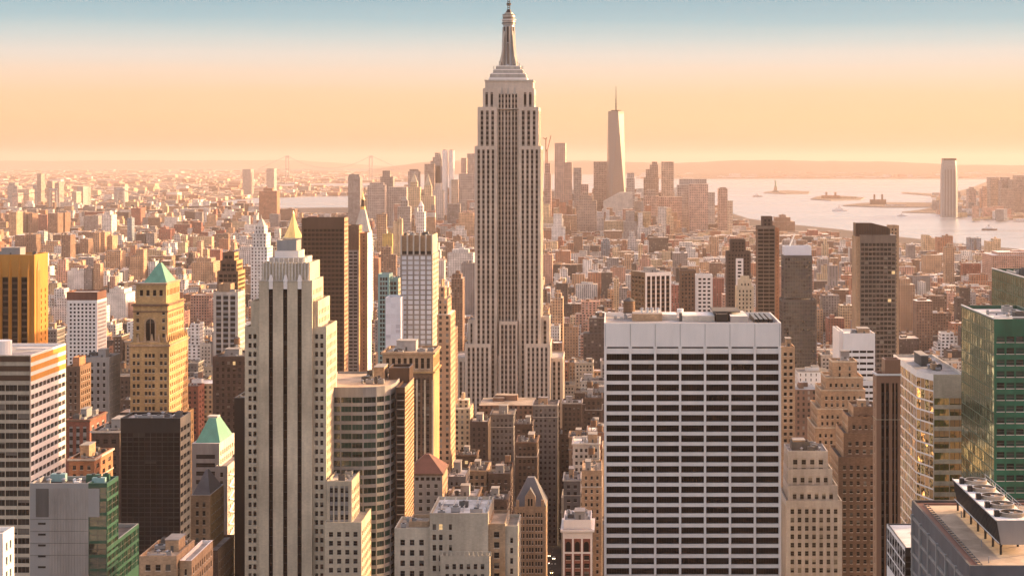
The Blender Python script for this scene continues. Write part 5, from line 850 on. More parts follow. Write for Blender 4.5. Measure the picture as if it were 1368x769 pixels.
# (label, name, left, right, lowest visible row, distance, [tiers (l, r, top, depth, dy)], colour, window fraction)
MID = [
 ('tan brick apartment tower with one sunlit side, rising left of the green copper pyramid', 'apartment_tower', 174, 192, 372, 1900, [(174, 186, 342, 30, 0), (181, 192, 333, 24, 4)], 'tan', .35),
 ('wide tan apartment slab left of the tan tower near the green copper pyramid', 'apartment_slab', 141, 170, 356, 2150, [(141, 161, 335, 40, 0)], 'tan', .5),
 ('plain white windowless block above the rust topped white tower', 'office_block', 90, 112, 388, 1800, [(90, 112, 361, 25, 0)], 'white', .12),
 ('grey slab directly right of the plain white windowless block', 'apartment_slab', 112, 124, 388, 1750, [(112, 123, 358, 20, 0)], 'grey', .45),
 ('big tan brick hall-like block with a rounded sunlit corner, right of the green copper pyramid', 'warehouse', 256, 292, 375, 2000, [(256, 285, 350, 60, 0), (262, 282, 345, 40, 8)], 'tan', .4),
 ('low white office block right behind the dark shouldered tower', 'office_block', 316, 356, 352, 2100, [(312, 352, 334, 60, 0), (320, 340, 329, 30, 10)], 'white', .45),
 ('pair of low white buildings at the left of the green pyramid tower', 'office_block', 70, 96, 432, 1500, [(70, 92, 409, 30, 0), (76, 92, 398, 20, 6)], 'white', .35),
 ('large white barrel-roofed building right of the rust topped white tower', 'hall', 140, 172, 425, 1500, [(142, 168, 392, 50, 0), (146, 166, 386, 40, 5)], 'white', .1),
 ('pinkish stepped block in front of the white barrel-roofed building', 'office_block', 156, 176, 424, 1300, [(156, 174, 404, 30, 0)], 'pink', .2),
 ('dark brown housing tower with a pale sunlit edge above the gold ribbed tower', 'apartment_tower', 82, 100, 342, 3200, [(82, 94, 314, 40, 0)], 'brown', .4),
 ('broad brown housing slab near the left edge above the gold ribbed tower', 'apartment_slab', 20, 50, 335, 3300, [(20, 33, 314, 60, 0), (33, 48, 313, 40, 10)], 'brown', .4),
 ('brown housing tower left of a pair of orange-edged slabs', 'apartment_tower', 107, 122, 337, 3200, [(107, 118, 319, 40, 0)], 'brown', .4),
 ('tall tan housing slab with a bright side, left of the tan apartment tower', 'apartment_slab', 123, 141, 335, 3400, [(125, 133, 311, 60, 0), (130, 140, 310, 50, 12)], 'tan', .35),
 ('tan housing slab just right of the taller bright-sided slab', 'apartment_slab', 141, 153, 334, 3450, [(141, 150, 315, 50, 0)], 'tan', .35),
 ('brown riverside housing tower at the far left below the bridge', 'apartment_tower', 12, 28, 312, 4700, [(12, 22, 283, 60, 0)], 'tan', .35),
 ('brown riverside housing tower second from the left below the bridge', 'apartment_tower', 28, 38, 308, 4700, [(28, 34, 284, 60, 0)], 'brown', .35),
 ('dark riverside housing tower left of the salmon slab below the bridge', 'apartment_tower', 38, 47, 308, 4750, [(38, 43, 285, 60, 0)], 'brown', .35),
 ('salmon red housing slab below the left bridge tower', 'apartment_slab', 48, 64, 305, 4900, [(48, 63, 287, 40, 0)], 'red', .35),
 ('dark wide housing slab right of the salmon slab below the bridge', 'apartment_slab', 64, 78, 308, 4700, [(64, 77, 285, 60, 0)], 'brown', .4),
 ('brown riverside tower with a bright right edge below the bridge', 'apartment_tower', 80, 92, 307, 4700, [(81, 87, 284, 60, 0)], 'brown', .35),
 ('slate grey broad housing slab below the right bridge tower', 'apartment_slab', 111, 130, 305, 4500, [(112, 131, 288, 50, 0)], 'grey', .35),
 ('bright white apartment tower below the right bridge tower', 'apartment_tower', 135, 152, 312, 4400, [(136, 149, 287, 60, 0), (139, 147, 283, 40, 8)], 'white', .35),
 ('orange red brick block at the foot of the right bridge tower', 'apartment_slab', 175, 189, 298, 5200, [(175, 188, 278, 60, 0)], 'red', .3),
 ('slim light blue apartment tower below the orange red brick block', 'apartment_tower', 170, 178, 320, 4200, [(170, 176, 291, 30, 0)], 'blue', .4),
 ('dark red brick block right of the slim light blue tower', 'apartment_slab', 210, 229, 318, 4000, [(212, 228, 306, 50, 0), (214, 222, 303, 30, 5)], 'red', .35),
 ('purple brown brick tower standing alone by the river, left of the dark slab tower', 'apartment_tower', 346, 375, 291, 5000, [(346, 370, 255, 60, 0), (352, 364, 251, 30, 15)], 'rust', .3),
 ('small grey block at the foot of the lone purple brown riverside tower', 'apartment_slab', 360, 373, 300, 4600, [(360, 372, 286, 40, 0)], 'grey', .3),
 ('broad low brown block right of the purple brown riverside tower', 'apartment_slab', 374, 396, 292, 4800, [(374, 394, 279, 60, 0)], 'brown', .35),
 ('tall grey slab with a glowing right edge above the slim balcony tower', 'office_tower', 464, 483, 300, 4300, [(465, 481, 236, 60, 0), (466, 480, 233, 40, 6)], 'grey', .4),
 ('slim black tower with a bronze centre rising behind the white colonnaded tower', 'office_tower', 506, 522, 300, 2300, [(506, 520, 270, 20, 0), (507, 519, 266, 12, 3)], 'dark', .6),
 ('pale banded apartment tower at the foot of the slim black tower', 'apartment_tower', 503, 517, 335, 2100, [(503, 516, 286, 18, 0)], 'tan', .75),
 ('bright cream slim tower just right of the slim black tower, left one of two', 'apartment_tower', 524, 530.4, 340, 2000, [(525, 530, 296, 20, 0)], 'cream', .3),
 ('small block with a bright yellow top floor left of the white colonnaded tower', 'apartment_tower', 511, 526, 352, 1700, [(511, 524, 312, 14, 0)], 'gold', .15),
 ('brown apartment tower behind the orange brick slab, right of it', 'apartment_tower', 496, 508, 400, 1900, [(496, 506, 345, 24, 0)], 'rust', .45),
 ('dark brown stepped block behind the teal tower', 'apartment_tower', 506, 530, 366, 1650, [(506, 529, 340, 20, 0), (509, 522, 330, 14, 4)], 'brown', .5),
 ('golden ziggurat-topped stone tower right of the white colonnaded tower', 'stone_tower', 586, 606, 560, 1000, [(584, 602, 420, 30, 0), (585, 598, 400, 24, 2), (587, 594, 383, 14, 5)], 'tan', .4),
 ('brown brick tower directly right of the golden ziggurat tower', 'brick_tower', 592, 612, 560, 1180, [(596, 607, 440, 26, 0)], 'brown', .4),
 ('dark glass and brick block left of the tallest skyscraper\'s base', 'office_block', 606, 622, 470, 1500, [(603, 618, 372, 30, 0), (604, 616, 366, 20, 4)], 'brown', .5),
 ('white loft building with a flat roof left of the tallest skyscraper\'s waist', 'office_block', 598, 634, 370, 2300, [(598, 632, 338, 40, 0), (604, 626, 333, 24, 8)], 'white', .4),
 ('pale grey stone block left of the tallest skyscraper above its setbacks', 'office_block', 618, 634, 420, 1750, [(616, 634, 352, 30, 0)], 'grey', .35),
 ('pinkish brown apartment tower left of the white slab\'s neighbour with fins', 'apartment_tower', 727, 738, 380, 2000, [(726, 738, 340, 24, 0)], 'pink', .35),
 ('tan loft tower just right of the tallest skyscraper\'s lower setbacks', 'office_block', 752, 772, 480, 1700, [(738, 752, 398, 30, 0), (741, 750, 392, 20, 4)], 'tan', .45),
 ('small blue glass cube building amid the low city right of the tallest skyscraper', 'office_block', 803, 816, 340, 3200, [(803, 815, 322, 26, 0), (805, 814, 319, 18, 4)], 'blue', .6),
 ('white loft block with a gridded front right of the tallest skyscraper', 'office_block', 770, 800, 398, 2000, [(769, 798, 380, 30, 0)], 'white', .5),
 ('big white loft building behind the small blue glass cube', 'office_block', 775, 806, 306, 4000, [(776, 806, 291, 60, 0), (790, 804, 283, 40, 10)], 'white', .45),
 ('pink red brick block with a chimney right of the tallest skyscraper\'s waist', 'warehouse', 742, 760, 350, 2700, [(742, 762, 335, 30, 0)], 'rust', .35),
 ('rust brown slab with a bright top left of the dark stepped tower', 'brick_tower', 952, 970, 340, 2900, [(948, 960, 316, 30, 0)], 'tan', .4),
 ('broad brown stepped hill of a building by the water above the slender banded tower', 'office_block', 1032, 1063, 306, 5200, [(1032, 1062, 296, 120, 0), (1036, 1056, 290, 80, 20), (1042, 1050, 287, 40, 30)], 'brown', .3),
 ('reddish block by the water right of the broad brown stepped building', 'warehouse', 1080, 1110, 312, 4700, [(1081, 1093, 307, 60, 0), (1093, 1108, 313, 60, 5)], 'red', .3),
 ('bright cream stepped tower by the water right of the white capped glass tower', 'stone_tower', 1098, 1108, 340, 3300, [(1099, 1107, 326, 30, 0), (1101, 1105, 319, 20, 4)], 'cream', .3),
 ('pale green riverside tower, right one of a pair toward the right edge', 'apartment_tower', 1304, 1312, 330, 4100, [(1305, 1311, 318, 40, 0)], 'blue', .4),
 ('bright cream slim tower directly left of the white colonnaded tower, right one of two', 'apartment_tower', 530.5, 538, 340, 2000, [(531, 537, 292, 20, 0)], 'cream', .3),
 ('tan slab squeezed between the grey slab and the tan apartment tower', 'apartment_slab', 125, 139, 388, 1800, [(125, 134, 352, 20, 0)], 'tan', .45),
 ('broad flat white roofed loft directly in front of the tallest skyscraper\'s base', 'office_block', 640, 736, 552, 1215, [(640, 712, 541, 40, 0)], 'brown', .45),
 ('tan block with a water tank, lower left of the tallest skyscraper\'s base', 'office_block', 600, 630, 600, 1100, [(600, 628, 546, 26, 0), (612, 626, 534, 10, 8)], 'cream', .4),
 ('cream apartment cluster by the river right of the slanted-crown tower', 'apartment_tower', 1233, 1252, 332, 3900, [(1234, 1242, 314, 40, 0), (1241, 1249, 318, 40, 6)], 'cream', .35),
 ('brown brick pair by the river next to the cream apartment cluster', 'apartment_tower', 1252, 1275, 335, 3800, [(1253, 1262, 317, 40, 0), (1262, 1273, 315, 40, 5)], 'rust', .35),
 ('pale green riverside tower, left one of a pair toward the right edge', 'apartment_tower', 1294, 1303, 330, 4100, [(1295, 1301, 318, 40, 0)], 'blue', .4),
 ('cream and tan riverside apartment cluster near the right edge', 'apartment_tower', 1318, 1340, 334, 4000, [(1319, 1328, 322, 40, 0), (1328, 1337, 319, 40, 5)], 'cream', .35),
 ('orange tan square block amid the low city below the riverside clusters', 'warehouse', 1235, 1260, 362, 2900, [(1235, 1259, 341, 40, 0)], 'tan', .2),
 ('slim tan apartment tower right of the orange tan square block', 'apartment_tower', 1262, 1282, 378, 2500, [(1263, 1275, 330, 24, 0), (1266, 1273, 326, 14, 4)], 'tan', .4),
 ('huge brown brick block at the right edge above the green glass tower', 'warehouse', 1326, 1368, 384, 2600, [(1326, 1400, 341, 90, 0), (1334, 1390, 337, 60, 10)], 'pink', .5),
 ('tan brick tower directly right of the slanted-crown tower', 'brick_tower', 1196, 1222, 440, 1500, [(1197, 1222, 380, 26, 0), (1200, 1216, 372, 18, 4)], 'tan', .45),
 ('brown brick block lower right of the slanted-crown tower', 'brick_tower', 1222, 1246, 470, 1450, [(1224, 1246, 402, 26, 0)], 'brown', .45),
 ('dark gabled brick block left of the gold glass tower\'s roof', 'warehouse', 1196, 1226, 476, 1200, [(1198, 1228, 452, 30, 0)], 'dark', .3),
 ('brown office block under the long white bubble roof right of the slab\'s balcony neighbour', 'office_block', 1064, 1110, 590, 1150, [(1066, 1108, 497, 26, 0)], 'white', .2),
 ('dark block with a cream front left of the beige stepped tower', 'office_block', 1062, 1090, 600, 1000, [(1063, 1091, 520, 24, 0)], 'brown', .4),
 ('red brown brick block at the foot of the white capped glass tower', 'brick_tower', 1105, 1132, 460, 1450, [(1106, 1128, 425, 26, 0)], 'red', .4),
]
for lab, nm_, pl, pr, vb, D, tiers, c, wf in MID:
    D = max(D, 236*F/(vb-VY)) if vb < 500 else D
    B = [px_box(l, r, t, D, d, c, wf, dy=dy, bay=3.4 if D < 3500 else 5, st=3.4 if D < 3500 else 4.6) for l, r, t, d, dy in tiers]
    B = [B[0]]+[b[:4]+(B[0][5]-.5 if b[5] > B[0][5] and b[0] >= B[0][0] and b[1] <= B[0][1] else 0,)+b[5:] for b in B[1:]]
    rr = random.Random(lab); b0 = B[-1]
    for k in range(3 if D < 3500 else 1):
        w_, d_ = (b0[1]-b0[0]), (b0[3]-b0[2]); xx = b0[0]+w_*rr.uniform(.1, .6); yy = b0[2]+d_*rr.uniform(.1, .6)
        B.append((xx, xx+w_*.22, yy, yy+d_*.25, b0[5]-.2, b0[5]+rr.uniform(2, 4.5), *b0[6:12], 3, 9, .0))
    boxthing(nm_, B, lab)
    for b in B: HERO.append((b[0], b[1], b[2], b[3], b[5], b[4], None))
    OCC.append((pl, pr, D, vb))
# ---- special crowned towers at a distance
def crowned(name, label, D, pc, vb, build, pl, pr):
    root = bpy.data.objects.new(name, None); col.objects.link(root); root.location = (X(pc, D), D, 0); tag(root, label, 'building')
    build(root, lambda px: X(px, D)-X(pc, D), lambda py: Z(py, D)); OCC.append((pl, pr, D, vb)); HERO.append((X(pl, D), X(pr, D), D, D+40, Z(vb-20, D), 0, None))
def part_box(root, name, B):
    o = bpy.data.objects.new(name, boxmesh(name, B)); col.objects.link(o); o.parent = root; return o
def bx(x0, x1, y0, y1, z0, z1, c, wf=.4, bay=3.4, st=3.6, roof=None): return (x0, x1, y0, y1, z0, z1, *COL[c], *(roof or COL[c]), bay, st, wf)
def gp(root, x, z):
    part_box(root, 'wall', [bx(x(366), x(408), 0, 40, 0, z(330), 'cream'), bx(x(370), x(405), 2, 36, z(330)-.5, z(321), 'cream', .3)])
    m = MB(); m.prism([(x(374), 5), (x(402), 5), (x(402), 30), (x(374), 30)], z(321), z(318), 'cream_stone'); m.build('parapet', root)
    m = MB(); w = (x(401)-x(375))/2; c = (x(388), 17); P = [(c[0]+w*math.cos(a), c[1]+w*.9*math.sin(a)) for a in np.linspace(math.pi/8, 2*math.pi+math.pi/8, 9)[:-1]]
    m.prism(P, z(318), z(305), 'gold_leaf', sc=.52); P2 = [(c[0]+(p[0]-c[0])*.52, c[1]+(p[1]-c[1])*.52) for p in P]; m.prism(P2, z(305), z(290), 'gold_leaf', sc=.28); m.build('pyramid_roof', root)
    m = MB(); m.cyl(c[0], c[1], w*.12, w*.1, z(290), z(286), 'gold_leaf', 8); m.cyl(c[0], c[1], w*.1, 0, z(286), z(281), 'gold_leaf', 8); m.build('lantern', root)
crowned('stone_tower', 'stone tower topped by a steep gilded pyramid with a lantern, behind the cream slotted tower', 1950, 388, 340, gp, 366, 408)
def ml(root, x, z):
    part_box(root, 'wall', [bx(x(471), x(495), 0, 24, 0, z(318), 'white', .35), bx(x(472.5), x(493.5), 1, 23, z(318)-.3, z(309), 'white', .3)])
    m = MB(); m.prism([(x(473), 1.5), (x(493), 1.5), (x(493), 22), (x(473), 22)], z(309), z(280), 'pale_stone', sc=.34); m.build('pyramid_roof', root)
    m = MB(); c = (x(483), 11.8); m.cyl(*c, 3.1, 3.1, z(280), z(276), 'gold_leaf', 8); m.cyl(*c, 2.3, 2.2, z(276), z(267), 'bronze', 8); m.cyl(*c, 2.6, 1.0, z(267), z(263), 'gold_leaf', 8); m.cyl(*c, .9, 0, z(263), z(255), 'gold_leaf', 8); m.build('lantern', root)
crowned('clock_tower', 'white tower with tall pale pyramid roof and gilt lantern behind the orange brick slab', 2200, 483, 330, ml, 471, 495)
def pg(root, x, z):
    part_box(root, 'wall', [bx(x(335), x(357), 0, 30, 0, z(330), 'white', .4), bx(x(337), x(355), 2, 26, z(330)-.3, z(312), 'white', .35), bx(x(339.5), x(352), 4, 22, z(312)-.3, z(302), 'white', .3)])
    m = MB(); m.prism([(x(340.5), 6), (x(351), 6), (x(351), 20), (x(340.5), 20)], z(302), z(293), 'pale_stone', sc=.3); m.cyl(x(345.7), 13, 1, 0, z(293), z(286), 'pale_stone', 8); m.build('spire', root)
crowned('stone_tower', 'pale stepped stone tower ending in a small spire, left of the gilded pyramid', 1850, 346, 345, pg, 335, 357)
# ---- downtown skyline
def far(name, label, D, B, cat='building'):
    boxthing(name, B, label, cat); OCC.append((min((b[0]*F/D+VX) for b in B), max((b[1]*F/D+VX) for b in B), D, 262))
    for b in B: HERO.append((b[0], b[1], b[2], b[3], b[5], b[4], None))
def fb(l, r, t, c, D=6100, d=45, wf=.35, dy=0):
    c = tuple(np.array(COL[c])*.5+np.array((.56, .46, .40))*.5)  # wall colour blended towards pale peach, distance haze put into it
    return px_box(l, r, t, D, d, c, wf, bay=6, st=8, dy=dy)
FAR = [
 ('grey office block with a boxy top, leftmost of the downtown cluster', [fb(491, 514, 247, 'grey', 5600), fb(494, 512, 244, 'grey', 5600, 30, dy=8)]),
 ('dark square-topped tower just right of the leftmost downtown block', [fb(508, 525, 236, 'dark', 6200), fb(511, 521, 228, 'dark', 6200, 30, dy=8)]),
 ('grey slab in front of the dark square-topped tower downtown', [fb(518, 543, 250, 'grey', 5700)]),
 ('dark block with a notched roof behind the pale gothic spire downtown', [fb(545, 560, 229, 'grey', 6500), fb(547, 558, 226, 'dark', 6500, 30, dy=8)]),
 ('dull brown slab left of the pointed downtown tower', [fb(567, 580, 219, 'brown', 6500)]),
 ('tall pointed grey tower among the left downtown group', [fb(575, 588, 215, 'grey', 6600), fb(578, 587, 210, 'grey', 6600, 30, dy=6), fb(581, 586, 204, 'grey', 6600, 14, dy=12)]),
 ('pale stepped block below the pointed downtown tower', [fb(577, 592, 254, 'white', 5700), fb(581, 589, 245, 'white', 5700, 30, dy=5)]),
 ('broad dim slab half hidden by the tallest skyscraper on its left', [fb(613, 636, 232, 'grey', 5700)]),
 ('slim haze-toned tower behind the broad slab left of the tallest skyscraper', [fb(616, 623, 211, 'pink', 6500)]),
 ('tall dim tower touching the tallest skyscraper\'s left shoulder', [fb(624, 640, 205, 'grey', 6600)]),
 ('cream block left of the tallest skyscraper\'s shoulder, downtown', [fb(603, 612, 240, 'cream', 6000)]),
 ('slim glass tower with a bright right side, left of the tall spired downtown tower', [fb(741, 755, 191, 'pink', 6200, 180)]),
 ('shorter pink tower overlapping the slim bright-sided downtown tower', [fb(753, 764, 217, 'rust', 6000, 60)]),
 ('grey flat-topped tower second right of the slim bright-sided tower', [fb(766, 777, 224, 'grey', 6200, 60)]),
 ('brown stepped telephone-era block below the grey flat-topped tower', [fb(770, 797, 268, 'brown', 5400, 60), fb(774, 792, 261, 'brown', 5400, 40, dy=6), fb(778, 786, 257, 'brown', 5400, 30, dy=10)]),
 ('broad brown rectangular tower just left of the tall spired downtown tower', [fb(793, 817, 216, 'brown', 6100, 60)]),
 ('rounded grey tower just right of the tall spired downtown tower', [fb(837, 848, 238, 'grey', 5900, 50), fb(838, 847, 231, 'grey', 5900, 40, dy=5)]),
 ('brown riverside block with stepped curved left shoulder, right of the spired tower', [fb(860, 880, 237, 'brown', 6300, 60), fb(863, 879, 226, 'brown', 6300, 50, dy=4), fb(868, 879, 220, 'brown', 6300, 40, dy=8), fb(871, 878, 216, 'brown', 6300, 20, dy=14)]),
 ('flat-topped brown tower joined to the curved-shoulder block downtown', [fb(884, 900, 216, 'tan', 6200, 60)]),
 ('dark low block in front of the curved-shoulder riverside block', [fb(860, 880, 262, 'rust', 5300, 60), fb(864, 876, 254, 'brown', 5300, 40, dy=6)]),
 ('reddish wide block in front of the flat-topped brown downtown tower', [fb(880, 911, 263, 'rust', 5400, 60)]),
 ('large pale tan riverside tower with cut corners, rightmost big tower downtown', [fb(905, 930, 247, 'grey', 5600, 60), fb(908, 944, 239, 'grey', 5650, 50), fb(921, 946, 246, 'pink', 5500, 50)]),
 ('slim dark riverside tower at the downtown tip', [fb(946, 955, 257, 'grey', 5900, 50)]),
 ('slim pink riverside tower, last one before the open water', [fb(960, 972, 252, 'rust', 5500, 50), fb(962, 970, 250, 'rust', 5500, 30, dy=5)]),
 ('short cream block at the foot of the last slim pink riverside tower', [fb(972.5, 979, 268, 'cream', 5400, 40)]),
 ('red topped construction tower right beside the tallest skyscraper\'s shoulder', [fb(727, 736, 232, 'red', 5600), fb(728, 735, 218, 'red', 5600, 30, dy=5)]),
 ('small dark red tower downtown between the pink and brown blocks', [fb(776, 786, 246, 'red', 6000)]),
 ('tallest dark slab on the left horizon, in the far borough', [fb(49.5, 55, 232, 'brown', 9500, 60)]),
 ('small grey block leaning against the tallest dark slab on the left horizon', [fb(44, 49, 247, 'grey', 9500, 60)]),
 ('haze-toned rust tower on the left horizon, left one of two', [fb(63, 70, 242, 'rust', 9400, 80)]),
 ('haze-toned red tower on the left horizon, right one of two', [fb(73, 79, 244, 'red', 9300, 80)]),
 ('cream wide block by the far river bank at left', [fb(16, 24, 258, 'pink', 8700, 80), fb(24, 39, 253, 'cream', 8800, 80)]),
 ('grey round-topped building at the far left beyond the river', [fb(10, 23, 248, 'grey', 9500, 80), fb(12, 20, 244, 'grey', 9500, 60, dy=9)]),
 ('low tan tower right of the left bridge tower', [fb(96, 102, 256, 'tan', 8800, 80)]),
 ('broad grey tower between the two bridge towers', [fb(103, 111, 249, 'grey', 8900, 80)]),
 ('slim dark tower between the two bridge towers', [fb(113, 117, 250, 'dark', 9000, 60)]),
 ('grey slab with a bright edge above the right bridge tower', [fb(152, 164, 250, 'grey', 9200, 80), fb(162, 167, 246, 'cream', 9300, 60)]),
 ('dim slab on the flat far shore, further left of the faint suspension bridge', [fb(324, 335, 226, 'grey', 12000, 100)]),
 ('dim slab on the flat far shore just left of the faint suspension bridge', [fb(356, 366, 225, 'grey', 12000, 100)]),
]
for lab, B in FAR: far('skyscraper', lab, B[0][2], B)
def pointed(lab, D, l, r, sh, st, ap, c='cream', mat='cream_stone'):
    root = bpy.data.objects.new('stone_tower', None); col.objects.link(root); pc = (l+r)/2; root.location = (X(pc, D), D, 0); tag(root, lab, 'building')
    x = lambda p: X(p, D)-X(pc, D); w = r-l
    part_box(root, 'wall', [bx(x(l), x(r), 0, 40, 0, Z(sh, D), c, .35, 6, 8), bx(x(l+w*.22), x(r-w*.22), 8, 32, Z(sh, D)-.5, Z(st, D), c, .35, 6, 8)])
    m = MB(); m.prism([(x(l+w*.25), 10), (x(r-w*.25), 10), (x(r-w*.25), 30), (x(l+w*.25), 30)], Z(st, D), Z(ap, D), mat, sc=.06); m.build('spire', root); OCC.append((l, r, D, 262)); HERO.append((X(l, D), X(r, D), D, D+40, Z(sh, D), 0, None))
pointed('pale gothic office tower with a green-grey spire, left part of downtown', 5900, 544, 561, 250, 243, 231)
pointed('cream municipal style tower with tiered spire, between the gothic tower and the twin bright shafts', 5500, 562, 580, 262, 248, 232)
pointed('small dim pyramid-topped courthouse tower below the gothic spire downtown', 5000, 531, 548, 276, 268, 261, 'grey', 'grey_stone')
pointed('little bright white spired tower below the cream municipal style tower', 4600, 556, 567, 283, 275, 268, 'white', 'white_stone')
pointed('dark pointed tower among the left downtown group, tallest spire there', 6600, 582, 592, 222, 212, 203, 'grey', 'grey_stone')
for l, r, sd_ in ((590, 597.5, 'left'), (599, 606.5, 'right')):
    D = 6000; root = bpy.data.objects.new('skyscraper', None); col.objects.link(root); root.location = (X((l+r)/2, D), D, 0); tag(root, f'tall silvery shaft glowing in the sun left of the tallest skyscraper, {sd_} one of two', 'building')
    w = (X(r, D)-X(l, D))/2; m = MB(); m.cyl(0, 20, w, w*.96, 0, Z(201, D), 'white_stone', 16); m.build('shaft', root); m = MB(); m.cyl(0, 20, w*.7, w*.7, Z(201, D), Z(200, D), 'grey_stone', 12); m.build('crown', root)
    OCC.append((l, r, D, 262)); HERO.append((X(l, D), X(r, D), D, D+40, Z(201, D), 0, None))
def wtc():
    D = 6000; pc = 826; root = bpy.data.objects.new('skyscraper', None); col.objects.link(root); root.location = (X(pc, D), D, 0); root.rotation_euler = (0, 0, R(16)); tag(root, 'tall faceted glass tower with a thin spire, highest of downtown, right of the tallest skyscraper', 'building')
    w = (X(837.5, D)-X(815.5, D))/2; h0, h1 = 56, Z(152, D); b_ = [(-w, 0), (w, 0), (w, 2*w), (-w, 2*w)]; r2 = w; tp = [(0, 0), (w, w), (0, 2*w), (-w, w)]
    # square below, the same square turned 45 degrees on top: eight tall triangles
    m = MB(); m.prism(b_, 0, h0, 'grey_panel'); m.build('podium', root)
    glass('glass_far', (.27, .22, .19), blind=0, lit=0, tilt=.004, vary=.05, rough=.35, spec=.4)
    m = MB(); B = [(*p, h0) for p in b_]; T = [(*p, h1) for p in tp]
    for i in range(4): m.poly([B[i], B[(i+1) % 4], T[i]], 'glass_far'); m.poly([B[(i+1) % 4], T[(i+1) % 4], T[i]], 'glass_far')
    m.build('shaft', root)
    m = MB(); m.prism([(p[0], p[1]) for p in tp], h1, Z(148.5, D), 'glass_far', 'grey_stone'); m.cyl(0, w, w*.62, w*.62, Z(148.5, D), Z(147, D), 'bronze', 16); m.build('crown', root)
    m = MB(); m.cyl(0, w, 2.6, 1.8, Z(147, D), Z(134, D), 'dark_grey', 8); m.cyl(0, w, 1.7, .8, Z(134, D), Z(115, D), 'dark_grey', 8)
    for py in (143, 139, 134): m.cyl(0, w, 4, 4, Z(py, D), Z(py, D)+2, 'dark_grey', 10)
    m.build('spire', root); OCC.append((815, 838, D, 262)); HERO.append((X(815, D), X(838, D), D, D+60, h1, 0, None))
    # sloping pale shed at its foot
    m = MB(); D2 = 5600; r_ = bpy.data.objects.new('terminal_building', None); x = lambda p: X(p, D2)-X(826, D2)
    m.poly([(x(806), 0, 0), (x(845), 0, 0), (x(845), 0, Z(257, D2)), (x(828), 0, Z(257, D2)), (x(806), 0, Z(269, D2))], 'pale_stone'); m.poly([(x(806), 0, Z(269, D2)), (x(828), 0, Z(257, D2)), (x(828), 60, Z(257, D2)), (x(806), 60, Z(269, D2))], 'roof_pale'); m.poly([(x(828), 0, Z(257, D2)), (x(845), 0, Z(257, D2)), (x(845), 60, Z(257, D2)), (x(828), 60, Z(257, D2))], 'roof_pale'); m.poly([(x(845), 0, 0), (x(845), 60, 0), (x(845), 60, Z(257, D2)), (x(845), 0, Z(257, D2))], 'pale_stone')
    m.poly([(x(806), 60, 0), (x(806), 0, 0), (x(806), 0, Z(269, D2)), (x(806), 60, Z(269, D2))], 'pale_stone')
    o = m.build('office_block'); o.location = (X(826, D2), D2, 0); tag(o, 'pale block with a sloping roof at the foot of the spired downtown tower', 'building'); OCC.append((806, 845, D2, 272))
    for lab, (px, top, jx, jy), k in (('tower crane with its jib raised to the right above the red construction tower', (731, 216, 736, 181), 0), ('second tower crane, the lower one beside the red construction tower', (729, 200, 725, 184), 1)):
        D3 = 5610; m = MB(); m.bar((0, 0, 60), (0, 0, Z(top-14, D3)), 1.2, 'red_brick'); o = m.build('mast'); r = bpy.data.objects.new('tower_crane', None); col.objects.link(r); r.location = (X(px, D3), D3+4+k*9, 0); o.parent = r; tag(r, lab, 'crane')
        m = MB(); m.bar((0, 0, Z(top-14, D3)), (X(jx, D3)-X(px, D3), 0, Z(jy, D3)), .9, 'red_brick'); m.bar((0, 0, Z(top-14, D3)), ((X(px, D3)-X(jx, D3))*.3, 0, Z(top-16, D3)), 1.2, 'red_brick'); m.build('jib', r)
wtc()
